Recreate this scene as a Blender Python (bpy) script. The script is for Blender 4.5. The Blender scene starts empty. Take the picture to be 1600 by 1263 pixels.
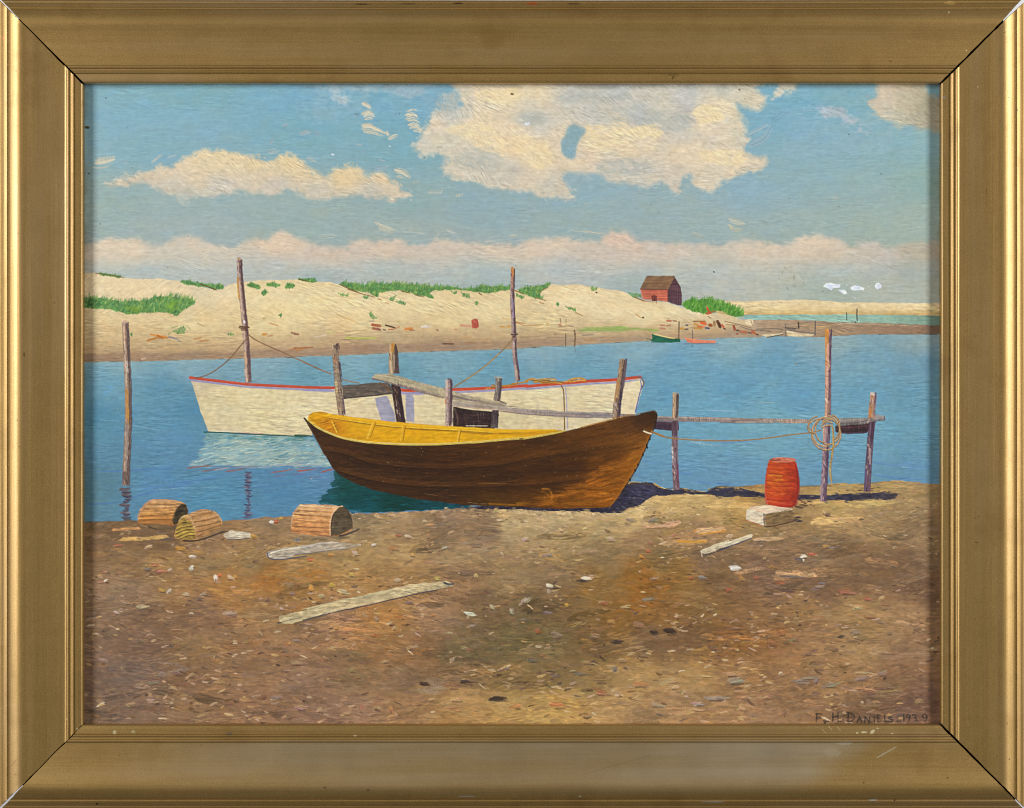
# A framed oil painting of a beach with boats: gilt wooden frame with open mitres, hung before a white backdrop.
# Units: metres.  One photograph pixel of the frame plane is S metres; u runs right, v runs down, w towards the viewer.
import bpy, math, random
import numpy as np
S = 0.0005
FW, FH = 1600, 1263
def P3(u, v, w): return ((u - FW / 2) * S, -w * S, (FH / 2 - v) * S)
sc = bpy.context.scene

# ------------------------------------------------------------------ camera
cam_d = bpy.data.cameras.new("camera"); cam = bpy.data.objects.new("camera", cam_d); sc.collection.objects.link(cam); sc.camera = cam
DIST = 2.6
cam.location = (0, -DIST, 0); cam.rotation_euler = (math.radians(90), 0, 0)
cam_d.sensor_width = 36; cam_d.lens = 36 * (DIST - 30 * S) / (FW * S); cam_d.clip_end = 50; cam_d.clip_start = .05
# ------------------------------------------------------------------ dim studio air
world = bpy.data.worlds.new("World"); sc.world = world; world.use_nodes = True
world.node_tree.nodes["Background"].inputs[0].default_value = (1, .97, .93, 1); world.node_tree.nodes["Background"].inputs[1].default_value = .06
# ------------------------------------------------------------------ two copy lamps, left and right, a little above the middle
def lamp(name, loc, aim, size_x, size_y, power, colr):
    d = bpy.data.lights.new(name, 'AREA'); d.shape = 'RECTANGLE'; d.size = size_x; d.size_y = size_y; d.energy = power; d.color = colr
    o = bpy.data.objects.new(name, d); sc.collection.objects.link(o); o.location = loc
    from mathutils import Vector
    o.rotation_euler = (Vector(aim) - Vector(loc)).to_track_quat('-Z', 'Y').to_euler(); return o
lamp("copy_lamp", (-1.75, -1.45, .38), (0.05, 0, .01), .62, 1.15, 41, (1, .985, .96))
lamp("copy_lamp", (1.75, -1.35, .38), (-.05, 0, .01), .50, 1.15, 39, (1, .985, .96))
sc.view_settings.view_transform = 'Standard'; sc.view_settings.look = 'None'; sc.view_settings.exposure = 0; sc.view_settings.gamma = 1
sc.render.engine = 'CYCLES'; sc.cycles.use_denoising = False; sc.cycles.filter_width = 1.05

# ------------------------------------------------------------------ materials
def lin(c): return tuple(((v / 255 + .055) / 1.055) ** 2.4 if v > 10 else v / 255 / 12.92 for v in c)
class NT:
    def __init__(self, name):
        self.m = bpy.data.materials.new(name); self.m.use_nodes = True; self.t = self.m.node_tree; self.b = self.t.nodes["Principled BSDF"]
    def n(self, kind, **k):
        x = self.t.nodes.new(kind)
        for a, v in k.items():
            if a.startswith('_'): x.inputs[a[1:].replace('_', ' ')].default_value = v
            else: setattr(x, a, v)
        return x
    def l(self, a, b): self.t.links.new(a, b)
    def mix(self, fac, a, b, blend='MIX'):
        x = self.n('ShaderNodeMix', data_type='RGBA', blend_type=blend)
        for s, v in ((0, fac), (6, a), (7, b)):
            if hasattr(v, 'is_linked') or hasattr(v, 'links'): self.l(v, x.inputs[s])
            else: x.inputs[s].default_value = v if s == 0 else (*v, 1) if len(v) == 3 else v
        return x.outputs[2]
    def ramp(self, src, *st):
        r = self.n('ShaderNodeValToRGB'); e = r.color_ramp.elements
        while len(e) < len(st): e.new(.5)
        for x, (p, v) in zip(e, st): x.position = p; x.color = (v, v, v, 1)
        self.l(src, r.inputs[0]); return r.outputs[0]

CHIP, DK, PALE = (196, 104, 58), (60, 38, 24), (240, 226, 180)
H_MARKS = [(832, 5.5, 10, 2.2, CHIP, .95, 0), (715, 5, 10, 1.2, DK, .9, 0), (897, 6, 9, 1.0, DK, .9, 0), (640, 6, 14, .9, DK, .7, 0), (565, 6.5, 16, 1.2, DK, .7, 0), (1485, 5, 10, 3, (214, 176, 104), .7, 0), (1482, 20, 1.6, 1.8, PALE, .9, .4), (1510, 79, 1.3, 1.2, PALE, .9, 0), (250, 18, 40, .7, (206, 170, 100), .6, 0), (960, 1196, 60, .8, (110, 84, 44), .5, -.28),
    (1350, 1145, 5, 1.6, PALE, .95, 0), (1364, 1144, 4, 3.2, PALE, 1, -.5), (1340, 1146, 2, 1.4, PALE, .9, 0), (1372, 1139, 1.6, 1.3, PALE, .9, 0), (1298, 1139, 3.4, .5, PALE, .9, 1.3), (1311, 1139, 3.2, .5, PALE, .9, 1.4), (1288, 1143, 4, .5, PALE, .8, 1), (1395, 1147, 1.6, 1.2, PALE, .8, 0), (1320, 1162, 14, 3, (206, 196, 172), .6, 0), (1385, 1176, 16, 1.6, (206, 196, 172), .6, -.55), (1300, 1176, 14, 7, (196, 180, 150), .5, 0), (1365, 1250, 8, 1.2, (196, 200, 200), .8, 0), (1480, 1215, 1.6, 1.2, DK, .8, 0), (152, 1256.5, 2.2, 1.8, DK, .9, 0), (178, 1145, 3, 3, PALE, .7, 0), (207, 1144, 3, 2, PALE, .5, 0), (358, 1147, 5, 3, (110, 104, 88), .6, 0), (555, 1150, 3, 1.4, PALE, .7, 0), (730, 1244, 14, 1, (196, 196, 190), .6, 0), (508, 1230, 3, 2, (90, 76, 46), .6, 0), (575, 1234, 3, 2, (90, 76, 46), .6, 0), (1115, 1253, 20, 1.2, (190, 186, 176), .7, 0), (906, 1244, 2, 1, PALE, .8, 0), (1500, 1146, 3, 1.2, PALE, .6, 0)]
V_MARKS = [(4.5, 60, 1.4, 4, (206, 130, 90), .8, 0), (22, 1192, 7, .5, DK, .7, -1.2), (24.5, 1210, 1, 1, DK, .8, 0), (26, 112, .7, 2, DK, .8, 0), (31, 698, .9, 1.4, DK, .7, 0), (1574, 144, .8, 1.5, DK, .8, 0), (1575, 153, .9, 1.3, DK, .8, 0), (1576, 1186, 1.1, 1.3, DK, .85, 0), (1573, 1130, .9, 1.4, DK, .7, 0), (1528, 136, 1, .9, PALE, .9, 0), (1476, 152, 3, 2, (170, 160, 150), .7, 0), (1568, 52, 1.2, 1, DK, .7, 0), (39, 555, 1.8, 4, (104, 76, 36), .7, .2), (1541, 300, .8, 5, (120, 90, 44), .6, 0), (1590, 172, 1, 2, DK, .6, 0), (104, 1124, 1, 1.2, PALE, .7, 0), (120, 1140, 2, 2, PALE, .5, 0)]
def gilt(name, horiz):
    """bronze-painted gilt wood, brushed along the rail, rubbed on the ridges and grimy in the grooves"""
    g = NT(name); tc = g.n('ShaderNodeTexCoord'); O = tc.outputs['Object']
    def mapped(a, b):
        mp = g.n('ShaderNodeMapping'); mp.inputs['Scale'].default_value = (a, 1, b) if horiz else (b, 1, a); g.l(O, mp.inputs[0]); return mp.outputs[0]
    streak = g.n('ShaderNodeTexNoise', _Scale=1.0, _Detail=4, _Roughness=.65); g.l(mapped(7, 420), streak.inputs['Vector'])
    broad = g.n('ShaderNodeTexNoise', _Scale=1.0, _Detail=3, _Roughness=.55); g.l(mapped(3.5, 45), broad.inputs['Vector'])
    grain = g.n('ShaderNodeTexNoise', _Scale=1700, _Detail=2); g.l(O, grain.inputs['Vector'])
    mott = g.n('ShaderNodeTexNoise', _Scale=26, _Detail=4, _Roughness=.6); g.l(O, mott.inputs['Vector'])
    spk = g.n('ShaderNodeTexVoronoi', _Scale=260); g.l(O, spk.inputs['Vector'])
    dark, midc, lite, grey = lin((150, 118, 62)), lin((178, 145, 86)), lin((212, 182, 128)), lin((182, 155, 116))
    c = g.mix(g.ramp(streak.outputs[0], (.2, .15), (.8, .9)), dark, midc)
    c = g.mix(g.ramp(grain.outputs[0], (.5, 0), (.76, .4)), c, lite)
    c = g.mix(g.ramp(grain.outputs[0], (.26, .35), (.44, 0)), c, lin((104, 74, 26)))
    c = g.mix(g.ramp(broad.outputs[0], (.48, 0), (.7, .38)), c, grey)
    c = g.mix(g.ramp(mott.outputs[0], (.56, 0), (.72, .35)), c, lin((120, 88, 40)))
    wear = g.n('ShaderNodeTexNoise', _Scale=90, _Detail=5, _Roughness=.7); g.l(O, wear.inputs['Vector'])
    pit = g.ramp(wear.outputs[0], (.70, 0), (.74, 1))
    c = g.mix(pit, c, lin((70, 44, 24)))
    # marks of age with a place of their own: (u, v, half length, half width, colour, strength)
    def uv(k, off, sgn):
        m = g.n('ShaderNodeMath', operation='MULTIPLY_ADD'); g.l(sep.outputs[k], m.inputs[0]); m.inputs[1].default_value = sgn / S; m.inputs[2].default_value = off; return m.outputs[0]
    sep = g.n('ShaderNodeSeparateXYZ'); g.l(O, sep.inputs[0]); U, V_ = uv(0, FW / 2, 1), uv(2, FH, -1)
    def op(kind, a, b, c_=None):
        m = g.n('ShaderNodeMath', operation=kind)
        for i, x in enumerate((a, b, c_)):
            if x is None: continue
            if hasattr(x, 'links'): g.l(x, m.inputs[i])
            else: m.inputs[i].default_value = x
        return m.outputs[0]
    jag = g.n('ShaderNodeTexNoise', _Scale=330, _Detail=3); g.l(O, jag.inputs['Vector'])
    for (mu, mv, ru, rv, mc, ms, sl) in (H_MARKS if horiz else V_MARKS):
        dv = op('SUBTRACT', op('SUBTRACT', V_, mv), op('MULTIPLY', op('SUBTRACT', U, mu), sl))
        r2 = op('ADD', op('POWER', op('ABSOLUTE', op('DIVIDE', op('SUBTRACT', U, mu), ru), 0), 2), op('POWER', op('ABSOLUTE', op('DIVIDE', dv, rv), 0), 2))
        k = op('MULTIPLY', g.ramp(op('ADD', r2, op('MULTIPLY', op('SUBTRACT', jag.outputs[0], .5), 2.2)), (.75, 1), (1.15, 0)), ms); c = g.mix(k, c, lin(mc))
    if horiz:                                                     # the lower rail is rubbed grey up to a slanting edge on the right
        edge = g.ramp(op('ADD', op('SUBTRACT', op('DIVIDE', op('ADD', U, op('MULTIPLY', V_, 1.25)), 2860.0), 0), op('MULTIPLY', mott.outputs[0], .02)), (.978, 1), (.999, 0))
        band = op('MULTIPLY', g.ramp(op('DIVIDE', V_, FH), (.915, 0), (.922, 1)), g.ramp(op('DIVIDE', V_, FH), (.955, 1), (.985, 0)))
        left = g.ramp(op('DIVIDE', U, FW), (.1, 0), (.3, .6), (.6, .75), (.75, 1))
        k = op('MULTIPLY', op('MULTIPLY', edge, band), op('MULTIPLY', left, g.ramp(broad.outputs[0], (.3, .25), (.62, .85)))); c = g.mix(k, c, lin((186, 170, 142)))
    g.l(c, g.b.inputs['Base Color'])
    g.b.inputs['Coat Weight'].default_value = .4; g.b.inputs['Coat Roughness'].default_value = .28
    g.b.inputs['Metallic'].default_value = .74
    r = g.n('ShaderNodeMapRange'); r.inputs['To Min'].default_value = .38; r.inputs['To Max'].default_value = .52; g.l(mott.outputs[0], r.inputs['Value']); g.l(r.outputs[0], g.b.inputs['Roughness'])
    b1 = g.n('ShaderNodeBump', _Strength=.06, _Distance=.0005); g.l(grain.outputs[0], b1.inputs['Height'])
    b2 = g.n('ShaderNodeBump', _Strength=.18, _Distance=.0007); g.l(streak.outputs[0], b2.inputs['Height']); g.l(b1.outputs[0], b2.inputs['Normal']); g.l(b2.outputs[0], g.b.inputs['Normal'])
    return g.m
GILT_H, GILT_V = gilt("gilt_wood_across", True), gilt("gilt_wood_upright", False)

def plain(name, c, rough=.7):
    g = NT(name); tc = g.n('ShaderNodeTexCoord'); n = g.n('ShaderNodeTexNoise', _Scale=40, _Detail=4); g.l(tc.outputs['Object'], n.inputs['Vector'])
    c = lin(c); g.l(g.mix(g.ramp(n.outputs[0], (.3, 0), (.7, 1)), tuple(v * .85 for v in c), c), g.b.inputs['Base Color']); g.b.inputs['Roughness'].default_value = rough; return g.m
WALLM, WOOD, BARE = plain("white_backdrop", (236, 237, 242)), plain("brown_board", (96, 70, 46)), plain("bare_mitre_wood", (74, 48, 28))

def paint_mat():
    """oil paint: pigment laid down by the strokes, thin satin varnish"""
    g = NT("oil_paint"); a = g.n('ShaderNodeAttribute', attribute_name="pigment"); g.l(a.outputs['Color'], g.b.inputs['Base Color'])
    tc = g.n('ShaderNodeTexCoord'); n = g.n('ShaderNodeTexNoise', _Scale=900, _Detail=3); g.l(tc.outputs['Object'], n.inputs['Vector'])
    g.b.inputs['Roughness'].default_value = .5; g.b.inputs['Specular IOR Level'].default_value = .28
    b = g.n('ShaderNodeBump', _Strength=.12, _Distance=.0003); g.l(n.outputs[0], b.inputs['Height']); g.l(b.outputs[0], g.b.inputs['Normal'])
    return g.m
OIL = paint_mat()

def link(name, me, parent=None, mat=None, label=None):
    o = bpy.data.objects.new(name, me); sc.collection.objects.link(o)
    if mat: me.materials.append(mat)
    if parent: o.parent = parent
    if label: o['label'] = label
    return o
def mesh(name, verts, faces, smooth=False):
    me = bpy.data.meshes.new(name); me.from_pydata(verts, [], faces); me.validate(); me.update()
    if smooth:
        for p in me.polygons: p.use_smooth = True
    return me

# ------------------------------------------------------------------ backdrop
BACK = -34 / S / 1000.0 * 1.0                                   # the backdrop stands 34 mm behind the frame's back
_w = -34e-3 / S
wall = link("backdrop", mesh("backdrop", [P3(-2200, -1800, _w), P3(3800, -1800, _w), P3(3800, 3060, _w), P3(-2200, 3060, _w)], [(0, 3, 2, 1)]), None, WALLM)
wall['kind'] = 'structure'; wall['label'] = "plain white backdrop behind the frame"

# ------------------------------------------------------------------ the framed painting
ROOT = bpy.data.objects.new("framed_painting", None); sc.collection.objects.link(ROOT); ROOT.location = (0, 0, -FH / 2 * S)
ROOT['label'] = "gold framed oil painting of a brown rowing boat on a beach"; ROOT['category'] = "painting"
ROOT_OFF = -FH / 2 * S

# moulding profile: (distance from the outer edge, height), in pixels of the photograph
OUTER = [(0, 0), (0, 22), (.4, 26.4), (1.4, 27.0), (2.4, 27.5), (2.9, 26.8), (5.2, 27.0), (5.6, 27.9), (6.2, 28.4), (9.2, 29.7), (12.2, 31.0), (12.8, 30.6), (13.2, 29.6), (14.6, 29.4)]
COVE = [(14.6, 29.4), (15.2, 30.4), (16.4, 31.5), (18.5, 32.8), (21, 34.0), (24, 35.3), (27, 36.4), (30, 37.2), (33, 37.6), (36.5, 37.6), (40, 37.1), (44, 36.2), (49, 34.8), (55, 33.3), (63, 31.8), (72, 30.5), (82, 29.4), (92, 28.6), (102.2, 28.0)]
SIGHT = [(102.2, 28.0), (102.7, 28.2), (104.0, 28.9), (105.1, 29.25), (105.6, 29.2), (106.6, 28.8), (107.8, 28.1), (108.3, 26.0), (110.6, 25.7), (111.1, 26.3), (112.3, 27.0), (113.2, 27.25), (113.7, 27.1), (115.3, 26.3), (115.8, 24.2), (116.2, 23.6), (121, 23.3), (127.2, 23.0), (127.9, 22.7), (128.8, 22.2), (129.7, 21.2), (130.3, 17.5), (130.4, 2), (130.4, 0)]
# mitre cuts: the four corners of the photograph do not close; each cut is given where it starts and ends on either rail
def interp(tab):
    xs = [t[0] for t in tab]; ys = [t[1] for t in tab]
    return lambda d: float(np.interp(d, xs, ys))
pT = lambda d: -1.5 + d * (129.8 + 1.5) / 130.4
pB = lambda d: 1264.6 - d * (1264.6 - 1133.0) / 130.4
pL = lambda d: -1.6 + d * (129.0 + 1.6) / 130.4
pR = lambda d: 1601.6 - d * (1601.6 - 1470.9) / 130.4
# how far each mitre stands open, from the outer to the inner corner
gTL = interp([(0, 1.7), (24, 1.3), (40, 1.1), (130, 2.2)]); gTR = interp([(0, 4.4), (18, 3.0), (30, 1.9), (130, 2.3)])
gBL = interp([(0, 2.6), (20, 2.7), (32, 1.3), (80, 1.0), (130, .8)]); gBR = interp([(0, 2.2), (20, 1.8), (130, 2.5)])
RAILS = {
 'top':    dict(h=True,  pos=pT, e0=lambda d: pL(d) + gTL(d), e1=lambda d: pR(d) - gTR(d), bow=1.6),
 'bottom': dict(h=True,  pos=pB, e0=lambda d: pL(d) + gBL(d), e1=lambda d: pR(d) - gBR(d), bow=0),
 'left':   dict(h=False, pos=pL, e0=lambda d: pT(d) + gTL(d), e1=lambda d: pB(d) - gBL(d), bow=0),
 'right':  dict(h=False, pos=pR, e0=lambda d: pT(d) + gTR(d), e1=lambda d: pB(d) - gBR(d), bow=0),
}
def rail_mesh(name, R, prof, seed):
    NS = 160; r = np.random.default_rng(seed); V = []; F = []; M = len(prof)
    # slow wander of the old moulding and small dents
    wob = np.cumsum(r.standard_normal(NS + 1)); wob = wob - np.linspace(wob[0], wob[-1], NS + 1); wob = wob / (abs(wob).max() + 1e-6) * .35
    j0 = r.normal(size=M) * .35; j1 = r.normal(size=M) * .35
    for k in range(NS + 1):
        t = k / NS
        for i, (d, h) in enumerate(prof):
            a0, a1 = R['e0'](d) + j0[i] * (h > 1), R['e1'](d) + j1[i] * (h > 1)
            al = a0 + (a1 - a0) * t; ac = R['pos'](d) + wob[k] * (0 < i < M - 1) * .5 + R['bow'] * math.sin(math.pi * t) * max(0, 1 - d / 40.); hh = h + (r.normal() * .008 + wob[k] * .4) * (h > 20)
            V.append(P3(al, ac, hh) if R['h'] else P3(ac, al, hh))
    for k in range(NS):
        for i in range(M - 1):
            a, b = k * M + i, k * M + i + 1; c, d = b + M, a + M
            F.append((a, b, c, d))
    return V, F, M, NS
def build_rail(key, label, seed):
    R = RAILS[key]; mat = GILT_H if R['h'] else GILT_V; root = None
    for nm, prof in (("frame_rail", COVE), ("outer_moulding", OUTER), ("sight_moulding", SIGHT)):
        V, F, M, NS = rail_mesh(nm, R, prof, seed)
        n0 = len(V)                                               # flat back and mitred ends close the bar
        for k in (0, NS):
            for i in range(M):
                d, h = prof[i]; a = R['e0'](d) if k == 0 else R['e1'](d); ac = R['pos'](d)
                V.append(P3(a, ac, 0) if R['h'] else P3(ac, a, 0))
        bare = len(F)
        for i in range(M - 1):
            F.append((i, n0 + i, n0 + i + 1, i + 1)); F.append((NS * M + i, NS * M + i + 1, n0 + M + i + 1, n0 + M + i)); F.append((n0 + i, n0 + M + i, n0 + M + i + 1, n0 + i + 1))
        V = [(x, y, z - ROOT_OFF) for x, y, z in V]
        me = mesh(nm, V, F); me.materials.append(mat); me.materials.append(BARE)
        for p in me.polygons:
            p.use_smooth = p.index < bare; p.material_index = 1 if p.index >= bare else 0
        import bmesh
        bm = bmesh.new(); bm.from_mesh(me); bmesh.ops.recalc_face_normals(bm, faces=bm.faces)
        for e in bm.edges:
            if len(e.link_faces) == 2 and e.calc_face_angle(0) > .9: e.smooth = False
        bm.to_mesh(me); bm.free()
        o = link(nm, me, root or ROOT)
        if root is None: root = o; o['label'] = label
    return root
build_rail('top', "top rail of the gilt frame", 11); build_rail('bottom', "bottom rail of the gilt frame, rubbed grey", 12)
build_rail('left', "left rail of the gilt frame", 13); build_rail('right', "right rail of the gilt frame", 14)
def box(u0, v0, u1, v1, w0, w1):
    V = [P3(u, v, w) for w in (w0, w1) for u, v in ((u0, v0), (u1, v0), (u1, v1), (u0, v1))]
    V = [(x, y, z - ROOT_OFF) for x, y, z in V]
    return V, [(0, 1, 2, 3), (7, 6, 5, 4), (0, 4, 5, 1), (1, 5, 6, 2), (2, 6, 7, 3), (3, 7, 4, 0)]
def hexa(q, w0, w1):
    V = [P3(u, v, w) for w in (w0, w1) for u, v in q]
    return [(x, y, z - ROOT_OFF) for x, y, z in V], [(0, 1, 2, 3), (7, 6, 5, 4), (0, 4, 5, 1), (1, 5, 6, 2), (2, 6, 7, 3), (3, 7, 4, 0)]
link("backing_board", mesh("backing_board", *hexa([(25, 25), (1572, 28), (1591, 1255), (31, 1231)], -5, -.5)), ROOT, WOOD)
for (u, v) in ((90, 90), (1460, 90), (90, 1120), (1460, 1120)): link("wall_bumper", mesh("wall_bumper", *box(u, v, u + 50, v + 50, _w + .3, -5.2)), ROOT, WOOD)
# ------------------------------------------------------------------ paint engine
# The picture is laid on as brush strokes: each stroke puts down pigment colour and paint thickness on a
# fine sheet, which becomes real relief geometry (one mesh per painted thing).
X0, Y0, GW, GH = 122, 122, 1356, 1019
rng = np.random.default_rng(1929)
Cc = np.zeros((GH, GW, 3), np.float32)
Zz = np.zeros((GH, GW), np.float32)
Id = np.zeros((GH, GW), np.int16)
PARTS = [("painted_sky", None, None)]

def part(name, parent=None, label=None):
    PARTS.append((name, parent, label)); return len(PARTS) - 1

def fnoise(sx, sy, shape=None):
    h, w = shape or (GH, GW)
    n = rng.standard_normal((h, w)).astype(np.float32)
    fy = np.fft.fftfreq(h)[:, None]; fx = np.fft.rfftfreq(w)[None]
    g = np.exp(-2 * (math.pi ** 2) * ((fx * sx) ** 2 + (fy * sy) ** 2))
    r = np.fft.irfft2(np.fft.rfft2(n) * g, s=(h, w)).astype(np.float32)
    return r / r.std()

def onoise(ang, sl, sw):
    n = rng.standard_normal((GH, GW)).astype(np.float32); a = math.radians(ang)
    fy = np.fft.fftfreq(GH)[:, None]; fx = np.fft.rfftfreq(GW)[None]
    u = fx * math.cos(a) + fy * math.sin(a); v = -fx * math.sin(a) + fy * math.cos(a)
    g = np.exp(-2 * math.pi ** 2 * ((u * sl) ** 2 + (v * sw) ** 2)) * (1 - np.exp(-2 * math.pi ** 2 * (v * 4.) ** 2))
    r = np.fft.irfft2(np.fft.rfft2(n) * g, s=(GH, GW)).astype(np.float32)
    return r / r.std()

N_BIG = fnoise(26, 14); N_MID = fnoise(7, 4); N_SM = fnoise(2.2, 1.6)
N_ST = fnoise(11, .7); N_GR = fnoise(.7, .6)
YY, XX = np.mgrid[0:GH, 0:GW].astype(np.float32); XX += X0; YY += Y0
BR = rng.standard_normal((400, 24)).astype(np.float32)
BR = (BR + np.roll(BR, 1, 1) * .5) / 1.1
BR = np.clip(BR, -1.6, 1.6)

def col(c): return np.asarray(c, np.float32) / 255.0

def crop(ox, oy, s=4.4444):
    return lambda *p: [(ox + x / s, oy + y / s) for x, y in p]
A1, A2, A3, A4 = crop(120, 120), crop(460, 120), crop(800, 120), crop(1120, 120)
B1, B2, B3, B4 = crop(120, 380), crop(460, 380), crop(800, 380), crop(1120, 380)
C1, C2, C3, C4 = crop(120, 640), crop(460, 600), crop(780, 600), crop(1120, 600)
D1, D2, D3, D4 = crop(120, 870), crop(460, 870), crop(800, 870), crop(1120, 870)
E1 = crop(1020, 460, 1600 / 280)

class Field:
    """pigment colours mixed between hand-placed swatches (x, y, rgb)"""
    def __init__(self, pts, ax=1.0, ay=1.0, p=3.0):
        inner = [a for a in pts if 142 < a[0] < 1455]; pts = inner if len(inner) > 2 else pts
        q = np.array([(a[0], a[1]) for a in pts], np.float32); c = np.array([a[2] for a in pts], np.float32) / 255
        st = 6; ys = np.arange(0, GH + st, st) + Y0; xs = np.arange(0, GW + st, st) + X0
        d = ((xs[None, :, None] - q[:, 0]) * ax) ** 2 + ((ys[:, None, None] - q[:, 1]) * ay) ** 2 + 120
        w = d ** (-p / 2.0)
        self.g = ((w[..., None] * c).sum(2) / w.sum(2)[..., None]).astype(np.float32); self.st = st
    def __call__(self, x, y):
        fx = np.clip((np.asarray(x, np.float32) - X0) / self.st, 0, self.g.shape[1] - 1.01)
        fy = np.clip((np.asarray(y, np.float32) - Y0) / self.st, 0, self.g.shape[0] - 1.01)
        i = fx.astype(int); j = fy.astype(int); u = (fx - i)[..., None]; v = (fy - j)[..., None]; g = self.g
        return (g[j, i] * (1 - u) + g[j, i + 1] * u) * (1 - v) + (g[j + 1, i] * (1 - u) + g[j + 1, i + 1] * u) * v

def flat(c):
    c = col(c)
    return lambda x, y: np.broadcast_to(c, np.shape(x) + (3,))

def vgrad(*st):
    ys = [s[0] for s in st]; cs = np.array([s[1] for s in st], np.float32) / 255
    return lambda x, y: np.stack([np.interp(y, ys, cs[:, k]) for k in range(3)], -1).astype(np.float32)

def hgrad(*st):
    ys = [s[0] for s in st]; cs = np.array([s[1] for s in st], np.float32) / 255
    return lambda x, y: np.stack([np.interp(x, ys, cs[:, k]) for k in range(3)], -1).astype(np.float32)

def asfield(c): return c if callable(c) else flat(c)

def blur(m, r):
    for _ in range(2):
        for ax in (0, 1):
            k = max(1, int(r)); p = [(0, 0), (0, 0)]; p[ax] = (k + 1, k)
            s = np.cumsum(np.pad(m, p, mode='edge'), axis=ax, dtype=np.float64)
            n = m.shape[ax]
            m = ((np.take(s, range(2 * k + 1, 2 * k + 1 + n), ax) - np.take(s, range(0, n), ax)) / (2 * k + 1)).astype(np.float32)
    return m

def curve(pts, n=6, closed=False):
    p = np.asarray(pts, float); m = len(p); out = []
    for i in range(m if closed else m - 1):
        a, b, c, d = (p[(i - 1) % m] if closed or i else p[0], p[i], p[(i + 1) % m],
                      p[(i + 2) % m] if closed or i + 2 < m else p[-1])
        for t in np.arange(n) / n:
            out.append(.5 * (2 * b + (c - a) * t + (2 * a - 5 * b + 4 * c - d) * t * t + (3 * b - a - 3 * c + d) * t ** 3))
    if not closed: out.append(p[-1])
    return np.array(out)

class Win:
    def __init__(self, y0, y1, x0, x1, m): self.s = (slice(y0, y1), slice(x0, x1)); self.m = m; self.b = (y0, y1, x0, x1)
    @property
    def full(self):
        f = np.zeros((GH, GW), np.float32); f[self.s] = self.m; return f

def poly(pts, wob=.6, smooth=False, soft=0, rag=0, gain=3.0, noise=None, pad=3):
    p = curve(pts, 6, True) if smooth else np.asarray(pts, float)
    if wob:                                                   # hand-drawn edge
        q = []
        for i in range(len(p)):
            a, b = p[i], p[(i + 1) % len(p)]; n = max(1, int(np.hypot(*(b - a)) / 3.0))
            for t in np.arange(n) / n: q.append(a + (b - a) * t)
        p = np.array(q); w = rng.standard_normal((len(p), 2)); w = (w + np.roll(w, 1, 0) + np.roll(w, -1, 0)) / 1.73
        p = p + w * wob * .6
    pd = pad + int(soft * 2) + int(rag * 6)
    x0 = max(0, int(p[:, 0].min() - X0) - pd); x1 = min(GW, int(p[:, 0].max() - X0) + pd + 2)
    y0 = max(0, int(p[:, 1].min() - Y0) - pd); y1 = min(GH, int(p[:, 1].max() - Y0) + pd + 2)
    h, w = max(1, y1 - y0), max(1, x1 - x0)
    m = np.zeros((h, w + 1), np.float32)
    ax, ay = p[:, 0] - X0 - x0 + .5, p[:, 1] - Y0 - y0 + .5; bx, by = np.roll(ax, -1), np.roll(ay, -1)
    S = 4
    for r in range(h * S):
        yy = (r + .5) / S
        k = (ay <= yy) != (by <= yy)
        if not k.any(): continue
        xs = np.sort(ax[k] + (yy - ay[k]) * (bx[k] - ax[k]) / (by[k] - ay[k])); row = m[r // S]
        for a, b in zip(xs[::2], xs[1::2]):
            a = min(max(a, 0), w); b = min(max(b, 0), w); ia, ib = int(a), int(b)
            if ia == ib: row[ia] += (b - a) / S
            else: row[ia] += (ia + 1 - a) / S; row[ib] += (b - ib) / S; row[ia + 1:ib] += 1.0 / S
    m = np.clip(m[:, :w], 0, 1)
    if soft: m = blur(m, soft)
    if rag:
        nz = (noise if noise is not None else N_MID * .6 + N_SM * .6)[y0:y1, x0:x1]
        m = np.clip((m - .5 + nz * rag * .12 * (1 - np.abs(m * 2 - 1) ** 2 * .9)) * gain + .5, 0, 1)
    return Win(y0, y1, x0, x1, m)

def fill(W_, c, id=None, a=1.0, tex=.02, h=.3):
    s = W_.s; m = (W_.m * a)[..., None]; f = asfield(c)(XX[s], YY[s])
    f = f * (1 + (N_ST[s] * .6 + N_SM[s] * .6)[..., None] * tex)
    Cc[s] = Cc[s] * (1 - m) + f * m
    Zz[s] = Zz[s] * (1 - m[..., 0]) + h * m[..., 0]
    if id is not None: Id[s][W_.m * a > .5] = id
    return W_

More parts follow.
